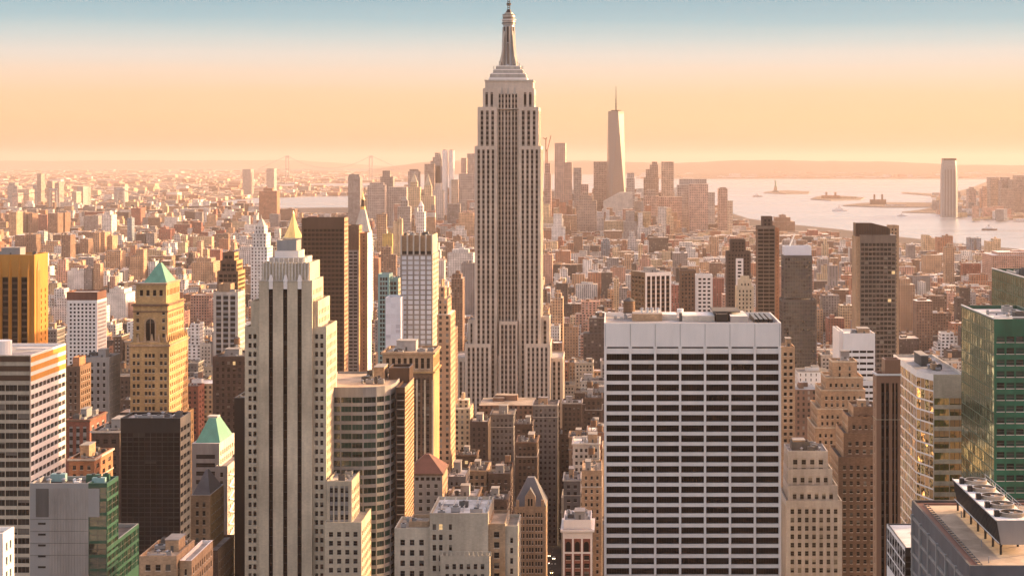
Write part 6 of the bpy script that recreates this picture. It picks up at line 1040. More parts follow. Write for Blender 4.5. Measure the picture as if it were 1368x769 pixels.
# across the water on the right
def jersey():
    D = 7700; root = bpy.data.objects.new('skyscraper', None); col.objects.link(root); pc = 1269.5; root.location = (X(pc, D), D, 0); tag(root, 'tall rounded tower standing alone across the river at right', 'building'); x = lambda p: X(p, D)-X(pc, D)
    m = MB(); w = x(1280)
    for (a, z0), (b, z1) in zip([(1.0, 0), (1.0, 60), (1.0, 130), (.97, 200), (.92, 232), (.84, 256)][:-1], [(1.0, 60), (1.0, 130), (.97, 200), (.92, 232), (.84, 256)]):
        P = [(w*a*c, 30+w*a*s_) for c, s_ in ((-1, -.6), (-.7, -1), (.7, -1), (1, -.6), (1, .6), (.7, 1), (-.7, 1), (-1, .6))]; m.prism(P, z0, z1, 'grey_panel', sc=b/a)
    m.build('shaft', root); m = MB()
    for k in range(4): m.box(-w*.72+k*w*.38, -w*.72+k*w*.38+2.5, 30-w*1.03, 30-w*1.02, 8, 215, 'glass_blue')
    m.build('window_strip', root); m = MB(); m.box(-w*.8, w*.8, 30-w*.8, 30+w*.8, 256, Z(211.5, D), 'bronze'); m.build('crown', root)
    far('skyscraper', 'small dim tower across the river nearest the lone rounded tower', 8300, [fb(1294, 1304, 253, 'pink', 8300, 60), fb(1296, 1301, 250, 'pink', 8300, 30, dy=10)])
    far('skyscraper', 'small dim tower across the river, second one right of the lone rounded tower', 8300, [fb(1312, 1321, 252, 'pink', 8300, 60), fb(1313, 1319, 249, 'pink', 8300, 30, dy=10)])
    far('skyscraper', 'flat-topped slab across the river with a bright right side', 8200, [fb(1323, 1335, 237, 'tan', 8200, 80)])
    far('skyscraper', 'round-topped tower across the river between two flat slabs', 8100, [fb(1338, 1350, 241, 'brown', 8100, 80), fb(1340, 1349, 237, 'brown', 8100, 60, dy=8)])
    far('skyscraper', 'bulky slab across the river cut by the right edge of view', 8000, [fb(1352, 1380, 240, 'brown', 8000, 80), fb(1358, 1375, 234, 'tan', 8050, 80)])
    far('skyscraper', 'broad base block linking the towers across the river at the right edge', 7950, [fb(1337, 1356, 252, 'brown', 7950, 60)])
    r = random.Random(4); B = []
    for k in range(420):
        D = r.uniform(7200, 12500); px = r.uniform(1245, 1420); xx = X(px, D); w = r.uniform(15, 60); h = r.uniform(8, 30) if r.random() < .85 else r.uniform(30, 60)
        if D < 7600 and px < 1300: continue
        B.append((xx, xx+w, D, D+w, 0, h, *COL[r.choice(['pink', 'tan', 'white', 'grey', 'cream'])], *r.choice(ROOFC), 5, 5, .3))
    o = bpy.data.objects.new('far_shore_buildings', boxmesh('far_shore_buildings', B)); col.objects.link(o); tag(o, 'low buildings clustered across the river at right', 'buildings', kind='stuff')
jersey()
# islands: statue, low halls, trees
def statue():
    D = F*CH/(257-VY); root = bpy.data.objects.new('statue', None); col.objects.link(root); root.location = (X(1036, D), D, 0); tag(root, 'small robed statue with raised arm on a stone pedestal on the farthest island', 'statue')
    m = MB(); q = [(-14, -14), (14, -14), (14, 14), (-14, 14)]; m.prism([(a*1.9, b*1.9) for a, b in q], 0, 12, 'grey_stone'); m.prism(q, 12, 46, 'tan_brick', sc=.7); m.build('pedestal', root)
    m = MB(); z0 = 46; prof = [(8.5, 0), (8, 10), (6.5, 22), (5.5, 30), (6.2, 36), (5, 40), (2, 42), (2.8, 44), (3.2, 47), (2.2, 50), (0.0, 51)]
    for (a, u), (b, v) in zip(prof[:-1], prof[1:]): m.cyl(0, 0, a, b, z0+u, z0+v, 'copper_green', 14, top=False)
    m.bar((-4, 0, z0+37), (-7.5, -1, z0+50), 1.3, 'copper_green'); m.bar((-7.5, -1, z0+50), (-7.5, -1, z0+56), .9, 'gold_leaf'); m.bar((4, 0, z0+36), (6.5, -4, z0+30), 1.4, 'copper_green'); m.build('figure', root)
statue()
rh = random.Random(9)
def hall(lab, px, py, w, h, c, tower=False):
    D = F*CH/(py-VY); x = X(px, D); B = [(x, x+w, D, D+w*.35, 0, h, *COL[c], *COL['rust'], 7, 7, .4)]
    if tower: B += [(x+w*.2, x+w*.3, D-2, D+w*.12, 0, h*2, *COL[c], *COL['rust'], 7, 7, .3), (x+w*.7, x+w*.8, D-2, D+w*.12, 0, h*2, *COL[c], *COL['rust'], 7, 7, .3)]
    boxthing('hall', B, lab, 'building')
hall('long low immigration-style hall with two turrets on the middle island', 1098, 265.5, 120, 22, 'rust', True); hall('low pale hall at the right end of the middle island', 1122, 265.5, 110, 14, 'cream')
hall('dark turreted terminal on the nearest island', 1163, 273.5, 90, 30, 'brown', True); hall('long white shed on the nearest island', 1184, 275.5, 110, 11, 'white')
# trees that can be told apart
def leafy(m, r, cx, cy, cz, R_, H, n, mats, ls):
    for _ in range(n):
        a, b, rr = r.uniform(0, 6.283), r.uniform(-1, 1), r.random()**.45; q = math.sqrt(1-b*b)
        lump = 1+.25*math.sin(3*a+cx)+.18*math.sin(5*b*3+cy); x, y, z = cx+R_*rr*q*math.cos(a)*lump, cy+R_*rr*q*math.sin(a)*lump, cz+H*rr*b
        u = Vector((r.gauss(0, 1), r.gauss(0, 1), r.gauss(0, 1))).normalized(); v = u.orthogonal().normalized(); s_ = ls*r.uniform(.6, 1.4)
        p = Vector((x, y, z)); m.poly([tuple(p+u*s_), tuple(p+v*s_), tuple(p-u*s_), tuple(p-v*s_)], r.choice(mats))
TP = []
for i, mt in enumerate((['leaf_autumn'], ['leaf_autumn', 'leaf_green'], ['leaf_green'])):
    r = random.Random(i); t = MB(); t.cyl(0, 0, .45, .25, 0, 5, 'bark', 7, top=False)
    for k in range(4): a = k*1.6+i; t.bar((0, 0, 3.5+k*.4), (2.2*math.cos(a), 2.2*math.sin(a), 7+k*.5), .14, 'bark')
    c = MB(); leafy(c, r, 0, 0, 8.2, 4.2, 4.0, 420, mt, .75); TP.append((t.mesh('trunk'), c.mesh('crown')))
def tree(x, y, lab, g, k, sc=1.0):
    r_ = bpy.data.objects.new('tree', None); col.objects.link(r_); r_.location = (x, y, 0); r_.scale = (sc, sc, sc); r_.rotation_euler = (0, 0, (x*7+y) % 6.28); tag(r_, lab, 'tree', g)
    for nme, me in zip(('trunk', 'crown'), TP[k]): o = bpy.data.objects.new(nme, me); col.objects.link(o); o.parent = r_
PARK = []
def park(pl, pr, D0, D1, n, lab, g, ks, seed, sc=1.5):
    r = random.Random(seed); PARK.append((X(pl, D0), X(pr, D0), D0, D1))
    for i in range(n): D = r.uniform(D0+8, D1-8); tree(r.uniform(X(pl, D0)+6, X(pr, D0)-6), D, lab, g, r.choice(ks), sc*r.uniform(.8, 1.25))
park(285, 322, 3700, 4350, 60, 'rust coloured autumn tree in the river park left of the pale spired tower', 'autumn trees in the river park', (0, 1), 1, 1.9)
park(862, 884, 2650, 2800, 16, 'golden brown tree in the small square right of the blue glass cube', 'trees in the small square', (0, 1), 2, 1.3)
park(748, 776, 2050, 2120, 14, 'dark green tree in the square right of the tallest skyscraper', 'trees in the dark square', (2, 1), 3, 1.1)
# two bridges
def bridge():
    D = 7700; root = bpy.data.objects.new('suspension_bridge', None); col.objects.link(root); root.location = (X(115, D), D, 0); tag(root, 'long blue-grey suspension bridge with two lattice towers over the river at left', 'bridge'); x = lambda p: X(p, D)-X(115, D)
    zd = Z(276.5, D)
    m = MB(); m.box(x(-60), x(232), 0, 30, zd-8, zd, 'dark_grey', bottom=True)
    for k in range(60): a = x(-60)+k*(x(232)-x(-60))/60; m.bar((a, -.5, zd-8), (a+(x(232)-x(-60))/60, -.5, zd), .6, 'steel')
    pts = [(232, 276.5), (260, 275.2), (300, 275.5), (345, 277.5), (400, 281)]
    for (a, p), (b, q) in zip(pts[:-1], pts[1:]): m.poly([(x(a), 0, Z(p, D)), (x(b), 0, Z(q, D)), (x(b), 30, Z(q, D)), (x(a), 30, Z(p, D))], 'dark_grey'); m.poly([(x(a), 0, Z(p, D)-8), (x(b), 0, Z(q, D)-8), (x(b), 0, Z(q, D)), (x(a), 0, Z(p, D))], 'dark_grey')
    m.build('deck', root); c = MB()
    for k in range(-6, 30): c.box(x(40+k*12)-2, x(40+k*12)+2, 8, 22, -3, zd-8, 'grey_stone')
    c.build('pier', root)
    zt = Z(253, D)
    for tx in (70, 160):
        t = MB(); h = x(tx+5.5)-x(tx)
        for s_ in (-1, 1):
            t.bar((x(tx)+s_*h, 4, -3), (x(tx)+s_*h*.7, 15, zt), 2.2, 'steel'); t.bar((x(tx)+s_*h, 26, -3), (x(tx)+s_*h*.7, 15, zt), 2.2, 'steel')
        for k in range(7): za, zb_ = zt*(k/7), zt*((k+1)/7); t.bar((x(tx)-h*.9, 10, za), (x(tx)+h*.8, 10, zb_), 1.1, 'steel'); t.bar((x(tx)+h*.9, 10, za), (x(tx)-h*.8, 10, zb_), 1.1, 'steel')
        t.bar((x(tx)-h, 15, zt), (x(tx)+h, 15, zt), 3, 'steel'); t.build('tower', root)
    for yy in (2, 28):
        cb = MB(); N = 40
        for a, b, za, zb_, sag in ((-60, 70, zd+4, zt, 0), (70, 160, zt, zt, zt-zd-5), (160, 235, zt, zd, 0)):
            P = [(x(a+(b-a)*k/N), yy, za+(zb_-za)*k/N-sag*4*(k/N)*(1-k/N)) for k in range(N+1)]
            for p, q in zip(P[:-1], P[1:]): cb.bar(p, q, .7, 'steel')
            if sag:
                for p in P[2:-2:2]: cb.bar(p, (p[0], p[1], zd), .3, 'steel')
        cb.build('cable', root)
bridge()
def far_bridge():
    D = 21000; root = bpy.data.objects.new('suspension_bridge', None); col.objects.link(root); root.location = (X(440, D), D, 0); tag(root, 'faint suspension bridge with two tall towers on the left horizon', 'bridge'); x = lambda p: X(p, D)-X(440, D); zt = Z(208, D); zd = Z(226, D)
    for tx in (384, 495.5):
        t = MB()
        for s_ in (-1, 1): t.box(x(tx)+s_*17-6, x(tx)+s_*17+6, -10, 10, -3, zt, 'steel')
        t.box(x(tx)-17, x(tx)+17, -9, 9, zt-28, zt-4, 'steel', bottom=True); t.box(x(tx)-17, x(tx)+17, -9, 9, zd-6, zd+8, 'steel', bottom=True); t.build('tower', root)
    m = MB(); m.box(x(345), x(535), -15, 15, zd-6, zd, 'steel', bottom=True); m.build('deck', root)
    cb = MB(); N = 30
    for a, b, za, zb_, sag in ((345, 384, zd, zt, 0), (384, 495.5, zt, zt, zt-zd-12), (495.5, 535, zt, zd, 0)):
        P = [(x(a+(b-a)*k/N), 0, za+(zb_-za)*k/N-sag*4*(k/N)*(1-k/N)) for k in range(N+1)]
        for p, q in zip(P[:-1], P[1:]): cb.bar(p, q, 2.2, 'steel')
    cb.build('cable', root)
far_bridge()
def boat(lab, px, py, L, c, g=None):
    D = F*CH/(py-VY); r = bpy.data.objects.new('boat', None); col.objects.link(r); r.location = (X(px, D), D, -4); tag(r, lab, 'boat', g)
    m = MB(); h = L/2; w = L*.13; P = [(-h, -w), (h*.6, -w), (h, 0), (h*.6, w), (-h, w)]; m.prism([(p[0]*.92, p[1]*.8) for p in P], -.5, L*.09, c, 'roof_white', sc=1.08); m.build('hull', r)
    m = MB(); m.box(-h*.7, h*.45, -w*.7, w*.7, L*.09, L*.17, 'white_paint'); m.box(-h*.3, h*.2, -w*.5, w*.5, L*.17, L*.24, 'white_paint'); m.build('cabin', r); m = MB(); m.cyl(-h*.1, 0, L*.03, L*.025, L*.24, L*.33, 'dark_grey', 8); m.build('funnel', r)
boat('white ferry crossing the open water left of the nearest island', 1122, 281, 80, 'white_paint'); boat('small tug on the water between the middle island and the downtown tip', 1012, 262, 70, 'brown_metal'); boat('pale boat heading toward the river towers, below the nearest island', 1205, 288, 45, 'white_paint'); boat('low dark barge close to the right edge on the river', 1322, 306, 60, 'brown_metal')
# ================================================================ the rest of the city
def inside(p, poly):
    x, y = p; c = False
    for i in range(len(poly)):
        (x0, y0), (x1, y1) = poly[i-1], poly[i]
        if (y0 > y) != (y1 > y) and x < (x1-x0)*(y-y0)/(y1-y0)+x0: c = not c
    return c
rf = random.Random(2024)
# the shaded cluster of low roofs in front of the tallest skyscraper, and a few more, set by hand
PRE = [(628, 652, 563, 1090, 24, 'dark', 0), (655, 686, 553, 1130, 26, 'grey', 4), (712, 745, 540, 1160, 24, 'grey', 5), (747, 781, 538, 1180, 26, 'brown', 2), (782, 804, 531, 1200, 24, 'brown', 3), (688, 711, 566, 1060, 20, 'dark', 3), (690, 717, 590, 985, 26, 'brown', 3), (652, 698, 596, 1000, 22, 'dark', 5), (765, 801, 592, 980, 26, 'white', 2), (605, 640, 608, 990, 24, 'brown', 5),
       (598, 622, 636, 900, 26, 'grey', 2), (624, 650, 628, 930, 26, 'tan', 3), (652, 682, 632, 925, 22, 'brown', 5), (777, 804, 628, 880, 30, 'tan', 4), (753, 775, 640, 905, 22, 'grey', 0), (640, 682, 668, 790, 26, 'dark', 3), (600, 638, 662, 830, 24, 'brown', 0), (1066, 1100, 600, 860, 20, 'brown', 3), (88, 120, 560, 800, 26, 'red', 3), (122, 160, 575, 760, 26, 'dark', 0), (92, 126, 612, 700, 26, 'rust', 5), (128, 158, 630, 640, 22, 'dark', 3), (1128, 1168, 640, 900, 26, 'dark', 3)]
HB = np.array([(min(h[0], h[1]), max(h[0], h[1]), h[2], h[3]) for h in HERO]+[p for p in PARK])
OCC += [(721, 737, 1090, 769), (734, 749, 1320, 690), (1141, 1169, 1330, 769), (374, 472, 8900, 281), (975, 1002, 8900, 290), (1002, 1062, 8000, 299), (1062, 1122, 8000, 306), (1122, 1200, 8000, 315), (1200, 1292, 8000, 323), (1292, 1430, 8000, 332)]
OC = np.array(OCC)
TONES = ['tan', 'brown', 'rust', 'red', 'grey', 'white', 'cream', 'pink', 'dark']
WT = [14, 13, 8, 5, 11, 26, 12, 9, 9]
ROOFN = {0: 'pale', 1: 'dusty brown', 2: 'white', 3: 'black', 4: 'tan', 5: 'dark grey'}
CAND = []
def cap(x0, x1, y, h):
    pl, pr = sorted((VX+x0*F/y, VX+x1*F/y)); 
    msk = (OC[:, 2] > y+2) & (OC[:, 0] < pr) & (OC[:, 1] > pl)
    if msk.any():
        vb = OC[msk, 3].max(); zm = Z(min(vb, 900)+3, y); return min(h, zm)
    return h
def free(x0, x1, y0, y1):
    return not ((HB[:, 0] < x1+1) & (HB[:, 1] > x0-1) & (HB[:, 2] < y1+1) & (HB[:, 3] > y0-1)).any()
rp_ = random.Random(77)
for pl, pr, pt, D, d, tn, ri in PRE:
    if not free(X(pl, D)+1.5, X(pr, D)-1.5, D+1.5, D+d-1.5): print('PRE blocked', pl, pr, D); continue
    CAND.append([X(pl, D), X(pr, D), D, D+d, Z(pt, D), tn, ri, rp_.random(), rp_.random()]); HB = np.vstack([HB, (X(pl, D), X(pr, D), D, D+d)]); OC = np.vstack([OC, (pl, pr, D, pt+26)])
for yb in [700+80*k for k in range(0, 95)]:
    for k in range(-21, 17):
        sh = 0 if yb < 1620 else 70+(yb-1620)*.17; gap = AW+3.5 if yb < 1620 else 6.5
        xa, xb = -46+221*k+gap+sh, -46+221*(k+1)-gap+sh
        pa, pb_ = VX+xa*F/yb, VX+xb*F/yb
        if pb_ < -60 or pa > 1430: continue
        for row in (0, 1):
            y0 = yb+10+row*30.5; x = xa
            while x < xb-6:
                big = 1.0 if yb < 2600 else 1.25 if yb < 4500 else 1.8
                w = min(rf.choice([8, 12, 15, 18, 22, 28, 38])*big, xb-x)
                if xb-x-w < 7: w = xb-x
                d = rf.uniform(22, 29.5); yy = y0+(29.5-d)*(1-row)*rf.random(); px = VX+(x+w/2)*F/yy; u = rf.random()
                if yy < 850: h = rf.uniform(34, 70)
                elif yy < 1100: h = rf.uniform(58, 102)
                elif yy < 1290: h = rf.uniform(70, 104) if px < 1000 else rf.uniform(40, 85)
                elif yy < 2000: h = rf.uniform(22, 62) if u < .8 else rf.uniform(60, 95)
                elif yy < 3200: h = rf.uniform(15, 38) if u < .5 else rf.uniform(34, 62) if u < .9 else rf.uniform(60, 90)
                elif yy < 5200: h = rf.uniform(11, 28) if u < .6 else rf.uniform(26, 46) if u < .92 else rf.uniform(45, 72)
                else: h = rf.uniform(14, 34) if u < .8 else rf.uniform(35, 70)
                if px < 260 and 2800 < yy < 5000 and rf.random() < .05: h = rf.uniform(50, 78); w = max(w, 22)
                if yy > 5000 and 480 < px < 985: h = rf.uniform(30, 75) if u < .7 else rf.uniform(75, 130)
                if yy > 4300 and px > 900: h = min(h, rf.uniform(12, 45))
                x1 = x+w-.35
                tone = rf.choices(TONES, WT if yy > 1300 else [14, 26, 9, 9, 16, 5, 7, 2, 16])[0]  # near walls lean to dark tones, standing in for street shade
                if inside((x, yy), MAN) and inside((x1, yy+d+30), MAN) and free(x, x1, yy, yy+d):
                    h2 = cap(x, x1, yy, h)
                    if h2 < h: h2 *= rf.uniform(.82, 1)
                    if h2 > 7: CAND.append([x, x1, yy, yy+d, h2, tone, rf.randrange(6), rf.random(), rf.random()])
                x += w
# which of them show, and how largely: a coarse depth-ordered paint of their silhouettes
GW, GH = 1368, 769
buf = np.full((GH, GW), -1, np.int32)
items = [(c[2], i, c[0], c[1], c[2], c[3], c[4]) for i, c in enumerate(CAND)]+[(h[2], -2, min(h[0], h[1]), max(h[0], h[1]), h[2], h[3], h[4]) for h in HERO]
items.sort(key=lambda t: -t[0])
for D, i, x0, x1, y0, y1, h in items:
    if D < 250: continue
    pa = [VX+x0*F/y0, VX+x1*F/y0]; pt = VY+(CH-h)*F/y0; pbk = VY+(CH-h)*F/y1; pg_ = VY+CH*F/y0
    l, r = int(max(0, min(pa[0], VX+x0*F/y1 if x0 > 0 else pa[0]))), int(min(GW, max(pa[1], VX+x1*F/y1 if x1 < 0 else pa[1])+1)); t, b = int(max(0, min(pt, pbk))), int(min(GH, pg_+1))
    if r > l and b > t: buf[t:b, l:r] = i
ids, cnt = np.unique(buf[buf >= 0], return_counts=True)
area = np.zeros(len(CAND)); area[ids] = cnt
ys, xs = np.nonzero(buf >= 0); vv = buf[ys, xs]; sxp = np.bincount(vv, xs, len(CAND)); syp = np.bincount(vv, ys, len(CAND))
cen = [(sxp[i]/area[i], syp[i]/area[i]) if area[i] else None for i in range(len(CAND))]
order = np.argsort(-area); NIND = 190
ind = [int(i) for i in order[:NIND] if area[i] > 20]; indset = set(ind)
def shape_boxes(c, detail):
    x0, x1, y0, y1, h, tone, ri, a, b = c; cc = np.array(COL[tone])*(.78+.4*a); cc = tuple(cc); rc = tuple(np.array(ROOFC[ri])*(.85+.25*b)); wf = .28+.3*b; bay = 3.0+1.5*a if y0 < 4000 else 4.5; st = 3.5 if y0 < 4000 else 4.5
    w, d = x1-x0, y1-y0; B = []
    if h > 42 and w > 13 and a > .45:
        h1 = h*(.6+.25*b); B.append((x0, x1, y0, y1, 0, h1, *cc, *rc, bay, st, wf)); x2, x3 = x0+w*.12*(1+b), x1-w*.12*(2-b); B.append((x2, x3, y0+d*.12, y1-d*.1, h1-.3, h, *cc, *rc, bay, st, wf)); tx0, tx1, ty0, ty1 = x2, x3, y0+d*.12, y1-d*.1
    else: B.append((x0, x1, y0, y1, 0, h, *cc, *rc, bay, st, wf)); tx0, tx1, ty0, ty1 = x0, x1, y0, y1
    if y0 < 5200:
        r = random.Random(int(x0*13+y0)); w, d = tx1-tx0, ty1-ty0; dk = tuple(np.array(COL['dark'])*1.6)
        if y0 < 2600:                                          # parapet walls round the roof
            t = .4; ph = h+.9
            for q in ((tx0, tx1, ty0, ty0+t), (tx0, tx1, ty1-t, ty1), (tx0, tx0+t, ty0+t, ty1-t), (tx1-t, tx1, ty0+t, ty1-t)): B.append((*q, h-.05, ph, *cc, *cc, 30, 9, 0))
        for k in range(r.randint(1, 3) if y0 < 3500 else 1):
            ww, dd = w*r.uniform(.12, .34), d*r.uniform(.12, .3); xx, yy = tx0+w*r.uniform(.08, .6), ty0+d*r.uniform(.1, .6); q = COL[r.choice(['white', 'tan', 'grey', 'brown'])]
            B.append((xx, xx+ww, yy, yy+dd, h-.1-.01*k, h+r.uniform(1.8, 4.2), *q, *r.choice(ROOFC), 30, 9, 0))
        if y0 < 3600 and r.random() < .4:
            xx, yy = tx0+w*r.uniform(.15, .75), ty0+d*r.uniform(.15, .75); q = COL['tan'] if r.random() < .5 else COL['brown']; B.append((xx, xx+3.2, yy, yy+3.2, h+2.5, h+6.5, *q, *dk, 30, 9, 0)); B.append((xx+1.1, xx+2.1, yy+1.1, yy+2.1, h-.1, h+2.5, *dk, *dk, 30, 9, 0))
    return B
# ---- labels: tone + build + roof + where it stands, and a count from the left when two read alike
LMK = [('the gold ribbed tower', 28, 400), ('the rust topped white tower', 112, 430), ('the green pyramid tower', 212, 455), ('the gilded pyramid', 388, 305), ('the cream slotted tower', 382, 520), ('the dark slab tower', 432, 360), ('the white colonnaded tower', 558, 390), ('the tan arcaded tower', 548, 540), ('the curved banded tower', 488, 610), ('the red-brown pyramid roof', 570, 645), ('the tallest skyscraper', 680, 350), ('the tallest skyscraper\'s base', 678, 500), ('the gothic slate roof', 708, 670), ('the ornate arched building', 771, 720), ('the finned dark block', 870, 390), ('the white balcony tower', 941, 390), ('the slender banded tower', 1025, 350), ('the white capped glass tower', 1066, 410), ('the slanted-crown tower', 1170, 385), ('the beige stepped tower', 1127, 540), ('the gold glass tower', 1243, 560), ('the green glass tower', 1330, 470), ('the white slab', 925, 600), ('the copper pier tower', 1187, 610), ('the small blue glass cube', 809, 330), ('the spired downtown tower', 826, 230), ('the lone riverside tower', 360, 275), ('the right bridge tower', 160, 275), ('the left bridge tower', 70, 275), ('the skylight block', 1100, 735), ('the teal pyramid roof', 284, 580), ('the black glass tower', 205, 640), ('the white barrel-roofed building', 157, 400), ('the pale spired tower', 346, 320), ('the huge brown block', 1350, 360), ('the riverside apartment clusters', 1285, 325), ('the autumn park', 300, 305), ('the tan apartment tower', 184, 350), ('the pale stone building', 610, 725)]
TW = dict(tan='tan', brown='brown', rust='rust red', red='dark red', grey='grey', white='off-white', cream='cream', pink='dusty pink', dark='blackish')
LAB = {}
rows_ = []
for i in ind:
    c = CAND[i]; px, py = cen[i]; w, h = c[1]-c[0], c[4]
    n, lx, ly = min(LMK, key=lambda t: (t[1]-px)**2+(t[2]-py)**2*1.3); dx, dy = px-lx, py-ly
    pos = ('left of' if dx < 0 else 'right of') if abs(dx) > 1.6*abs(dy) else (('above' if dy < 0 else 'below') if abs(dy) > 1.6*abs(dx) else ('upper left of' if dx < 0 and dy < 0 else 'upper right of' if dy < 0 else 'lower left of' if dx < 0 else 'lower right of'))
    dist = math.hypot(dx, dy); near = 'just ' if dist < 35 else '' if dist < 75 else 'well '
    near = '' if near == 'just ' and pos.startswith(('upper', 'lower')) else near
    bd = ('slim' if w < 13 else 'broad' if w > 26 else '')+(' tall' if h > 55 else ' low' if h < 22 else '')
    mat_ = '' if bd.strip() else 'brick' if c[5] in ('tan', 'brown', 'rust', 'red', 'dark') else 'stone' if c[5] in ('cream', 'grey') else 'walled'
    rows_.append((i, f"{TW[c[5]]} {mat_}{bd.strip()} block, {ROOFN[c[6]]} roof, {near}{pos} {n}", px))
from collections import defaultdict
gd = defaultdict(list)
for i, l_, px in rows_: gd[l_].append((px, i))
NUM = ['first', 'second', 'third', 'fourth', 'fifth', 'sixth', 'seventh', 'eighth']
for l_, L_ in gd.items():
    L_.sort()
    for k, (px, i) in enumerate(L_): LAB[i] = l_ if len(L_) == 1 else f"{l_}, {'left' if k == 0 else 'right'} one" if len(L_) == 2 else f"{l_}, {NUM[min(k, 7)]} from left"
BK = dict(tan='tan_brick', brown='shaded_brown_brick', rust='rust_brick', red='red_brick', grey='shaded_grey_stone', white='pale_stone', cream='cream_stone', pink='tan_brick', dark='dark_brick')  # brown and grey near walls take darker copies, street shade put into colour
RM = ['roof_pale', 'roof_tan', 'roof_white', 'roof_dark', 'roof_gravel', 'roof_dark']
kind_of = lambda c: 'apartment_block' if c[5] in ('tan', 'brown', 'rust', 'red') else 'office_block'
def near_block(c, lab):
    x0, x1, y0, y1, h, tone, ri, a, b = c; s = Bd(kind_of(c), lab, y0, VX+((x0+x1)/2)*F/y0, group='lesser blocks of the near city'); s.rng = random.Random(int(x0*7+y0*3)); w2 = (x1-x0)/2; d = y1-y0; wm = BK[tone]; r = s.rng
    f = SP(cx=2.7+a, cz=3.4+.3*b, wf=.36+.2*b, hf=.5, wm=wm, rec=.3, ml=.8, mr=.8, mt=1.8+1.5*a, rail=y0 < 1250, mu=0, **(dict(sr=.18, sm='dark_brick' if tone == 'dark' else 'grey_stone') if a > .7 else {}))
    rd = RM[ri]; S = f if r.random() < .65 else SP(**{**f, 'cx': 7.5})
    if h > 42 and w2 > 6.5 and a > .4:
        h1 = h*(.62+.25*b); s.prism([(-w2, 0), (w2, 0), (w2, d), (-w2, d)], 0, h1, [f, S, None, S if x0 > 0 else None], wm, rd); s.vols.append((-w2, w2, 0, d, 0, h1)); k = w2*.24; s.prism([(-w2+k, 2.5), (w2-k, 2.5), (w2-k, d-3), (-w2+k, d-3)], 0, h, [f, S, None, S if x0 > 0 else None], wm, rd); t = (-w2+k, w2-k, 2.5, d-3, 0, h)
    else: s.prism([(-w2, 0), (w2, 0), (w2, d), (-w2, d)], 0, h, [f, S, None, S if x0 > 0 else None], wm, rd); t = (-w2, w2, 0, d, 0, h)
    if b > .35: s.band(t, h-.9, h-.15, .55, r.choice(['pale_stone', 'brown_brick', wm]))
    if a < .3: s.band(t, h-8.6, h-8.2, .3, 'pale_stone')
    s.clutter(t, r.randint(2, 5), tank=1 if r.random() < .6 else 0); s.nwin = 60 if y0 > 1300 else 100; s.finish()
rest = []
for i in range(len(CAND)):
    c = CAND[i]
    if i in indset:
        if c[2] < 1750: near_block(c, LAB[i])
        else: boxthing(kind_of(c), shape_boxes(c, True), LAB[i], 'building', 'lesser blocks of the far city', origin=((c[0]+c[1])/2, c[2]))
    elif area[i] > 0 or c[2] > 1500: rest += shape_boxes(c, False)
o = bpy.data.objects.new('low_city_blocks', boxmesh('low_city_blocks', rest)); col.objects.link(o); tag(o, 'mass of low tan and white city blocks between the towers, reaching to the water', 'buildings', kind='stuff')
# far boroughs: too many and too small to tell apart
def spread(name, lab, poly_ok, D0, D1, P0, P1, n, tones, seed, wr, hr, p=.96):
    r = random.Random(seed); B = []
    for _ in range(n):
        t = r.random(); D = 1/(1/D0+(1/D1-1/D0)*t); px = r.uniform(P0, P1); x = X(px, D)
        if not poly_ok((x, D)): continue
        s_ = D/9000; w = r.uniform(*wr)*s_; h = r.uniform(*hr) if r.random() < p else r.uniform(hr[1], hr[1]*2.2)
        B.append((x, x+w, D, D+w*r.uniform(.6, 1.6), 0, h, *COL[r.choice(tones)], *r.choice(ROOFC), 7, 5, .3))
    o = bpy.data.objects.new(name, boxmesh(name, B)); col.objects.link(o); tag(o, lab, 'buildings', kind='stuff')
spread('far_borough', 'endless low pinkish rooftops of the borough beyond the river at left', lambda p: inside(p, BRO), 8600, 40000, -60, 560, 14000, ['white', 'pink', 'tan', 'cream', 'rust', 'grey', 'brown'], 3, (14, 60), (7, 24))
spread('far_shore_town', 'sparkling white specks of a town on the far side of the bay', lambda p: True, 23500, 28500, 850, 1500, 2600, ['white', 'cream', 'white', 'pink'], 6, (18, 60), (10, 32), .93)
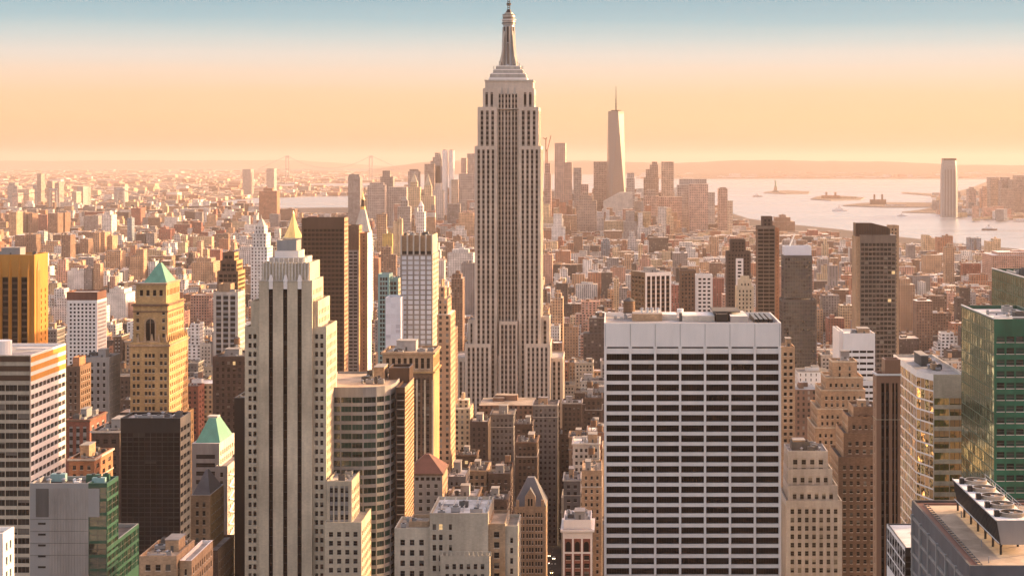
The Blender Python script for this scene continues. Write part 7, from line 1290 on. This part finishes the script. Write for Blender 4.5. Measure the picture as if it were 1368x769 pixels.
# ---------------------------------------------------------------- traffic in the two visible avenues
for c_, v in (('car_white', (.7, .7, .68)), ('car_yellow', (.75, .42, .04)), ('car_black', (.02, .02, .022)), ('car_red', (.4, .03, .02)), ('car_silver', (.4, .4, .42))): stone(c_, v, rough=.3, var=.05, spec=.6)
m, n, l, b = nmat('lamp_white'); b.inputs['Emission Color'].default_value = (1, .85, .6, 1); b.inputs['Emission Strength'].default_value = 12; MATS['lamp_white'] = m
m, n, l, b = nmat('lamp_red'); b.inputs['Emission Color'].default_value = (1, .08, .03, 1); b.inputs['Emission Strength'].default_value = 5; MATS['lamp_red'] = m
CARM = {}
def car(x, y, colr, lab, g):
    if colr not in CARM:
        b = MB(); pr = [(-2.3, .35), (2.3, .35), (2.35, .75), (1.3, .95), (-1.9, 1.0), (-2.3, .8)]
        for sx_ in (-1, 1): b.poly([(sx_*.9, u, z) for u, z in (pr if sx_ > 0 else pr[::-1])], colr)
        for (u, z), (v, q) in zip(pr, pr[1:]+pr[:1]): b.poly([(-.9, u, z), (.9, u, z), (.9, v, q), (-.9, v, q)], colr)
        cb = MB(); cb.prism([(-.82, -1.6), (.82, -1.6), (.82, .95), (-.82, .95)], .93, 1.45, 'glass_dark', colr, sc=.78)
        wh = MB()
        for i in range(10):
            a, e = 2*math.pi*i/10, 2*math.pi*(i+1)/10; P = [(-.12, .33*math.cos(a), .33*math.sin(a)), (.12, .33*math.cos(a), .33*math.sin(a)), (.12, .33*math.cos(e), .33*math.sin(e)), (-.12, .33*math.cos(e), .33*math.sin(e))]; wh.poly(P, 'black_metal'); wh.poly([(.12, 0, 0), P[1], P[2]], 'steel'); wh.poly([(-.12, 0, 0), P[0], P[3]], 'steel')
        hl = MB(); hl.box(-.2, .2, -.05, 0, -.1, .1, 'lamp_white'); tl = MB(); tl.box(-.2, .2, 0, .05, -.08, .08, 'lamp_red')
        CARM[colr] = [x.mesh(q) for x, q in ((b, 'body'), (cb, 'cabin'), (wh, 'wheel'), (hl, 'headlight'), (tl, 'tail_light'))]
    r = bpy.data.objects.new('car', None); col.objects.link(r); r.location = (x, y, 0.006); tag(r, lab, 'car', g)
    def ad(nm__, me, loc=(0, 0, 0)): o = bpy.data.objects.new(nm__, me); col.objects.link(o); o.parent = r; o.location = loc
    M_ = CARM[colr]; ad('body', M_[0]); ad('cabin', M_[1])
    for sx_ in (-.85, .85):
        for sy in (-1.45, 1.5): ad('wheel', M_[2], (sx_, sy, .33))
        ad('headlight', M_[3], (sx_*.7, -2.33, .66)); ad('tail_light', M_[4], (sx_*.7, 2.36, .7))
rc = random.Random(5)
CL = {'car_white': 'white', 'car_yellow': 'yellow', 'car_black': 'black', 'car_red': 'red', 'car_silver': 'silver'}
for a, where in ((-46, 'shaded avenue left of the white slab'), (175, 'shaded avenue left of the copper pier tower')):
    for lane in (-7, -3.4, 0.1, 3.6, 7):
        y = 1040+rc.uniform(0, 20)
        while y < 1560:
            k = rc.choice(['car_white', 'car_yellow', 'car_yellow', 'car_black', 'car_black', 'car_red', 'car_silver'])
            car(a+lane+rc.uniform(-.2, .2), y, k, f'{CL[k]} car with lit headlights in the {where}', f'{CL[k]} cars in the {where}'); y += rc.uniform(8, 42)
# ---------------------------------------------------------------- haze
hz = MB(); HX = 149000; hz.box(-HX, HX, -2900, 149000, -12, 535, 'water', bottom=True); ho = hz.build('haze'); ho['kind'] = 'stuff'; ho['label'] = 'warm evening haze over the whole city'
hm = bpy.data.materials.new('haze'); hm.use_nodes = True; hn, hl_ = hm.node_tree.nodes, hm.node_tree.links; hn.clear(); oo = hn.new('ShaderNodeOutputMaterial'); pvn = hn.new('ShaderNodeVolumePrincipled'); hl_.new(pvn.outputs[0], oo.inputs['Volume'])
pvn.inputs['Color'].default_value = (.80, .635, .58, 1); pvn.inputs['Density'].default_value = HAZE; pvn.inputs['Anisotropy'].default_value = .12
ho.data.materials.clear(); ho.data.materials.append(hm)
print('objects', len(bpy.data.objects), 'fill', len(CAND), 'individual', len(ind), 'boxes', len(rest))

from collections import Counter
cl_ = Counter(o['label'] for o in bpy.data.objects if 'label' in o.keys())
for o in bpy.data.objects:
    if 'label' in o.keys() and len(o['label'].split()) > 16: print('LONG', o['label'])
    if 'label' in o.keys() and cl_[o['label']] > 1 and o['category'] in ('building',): print('DUP', o['label'])
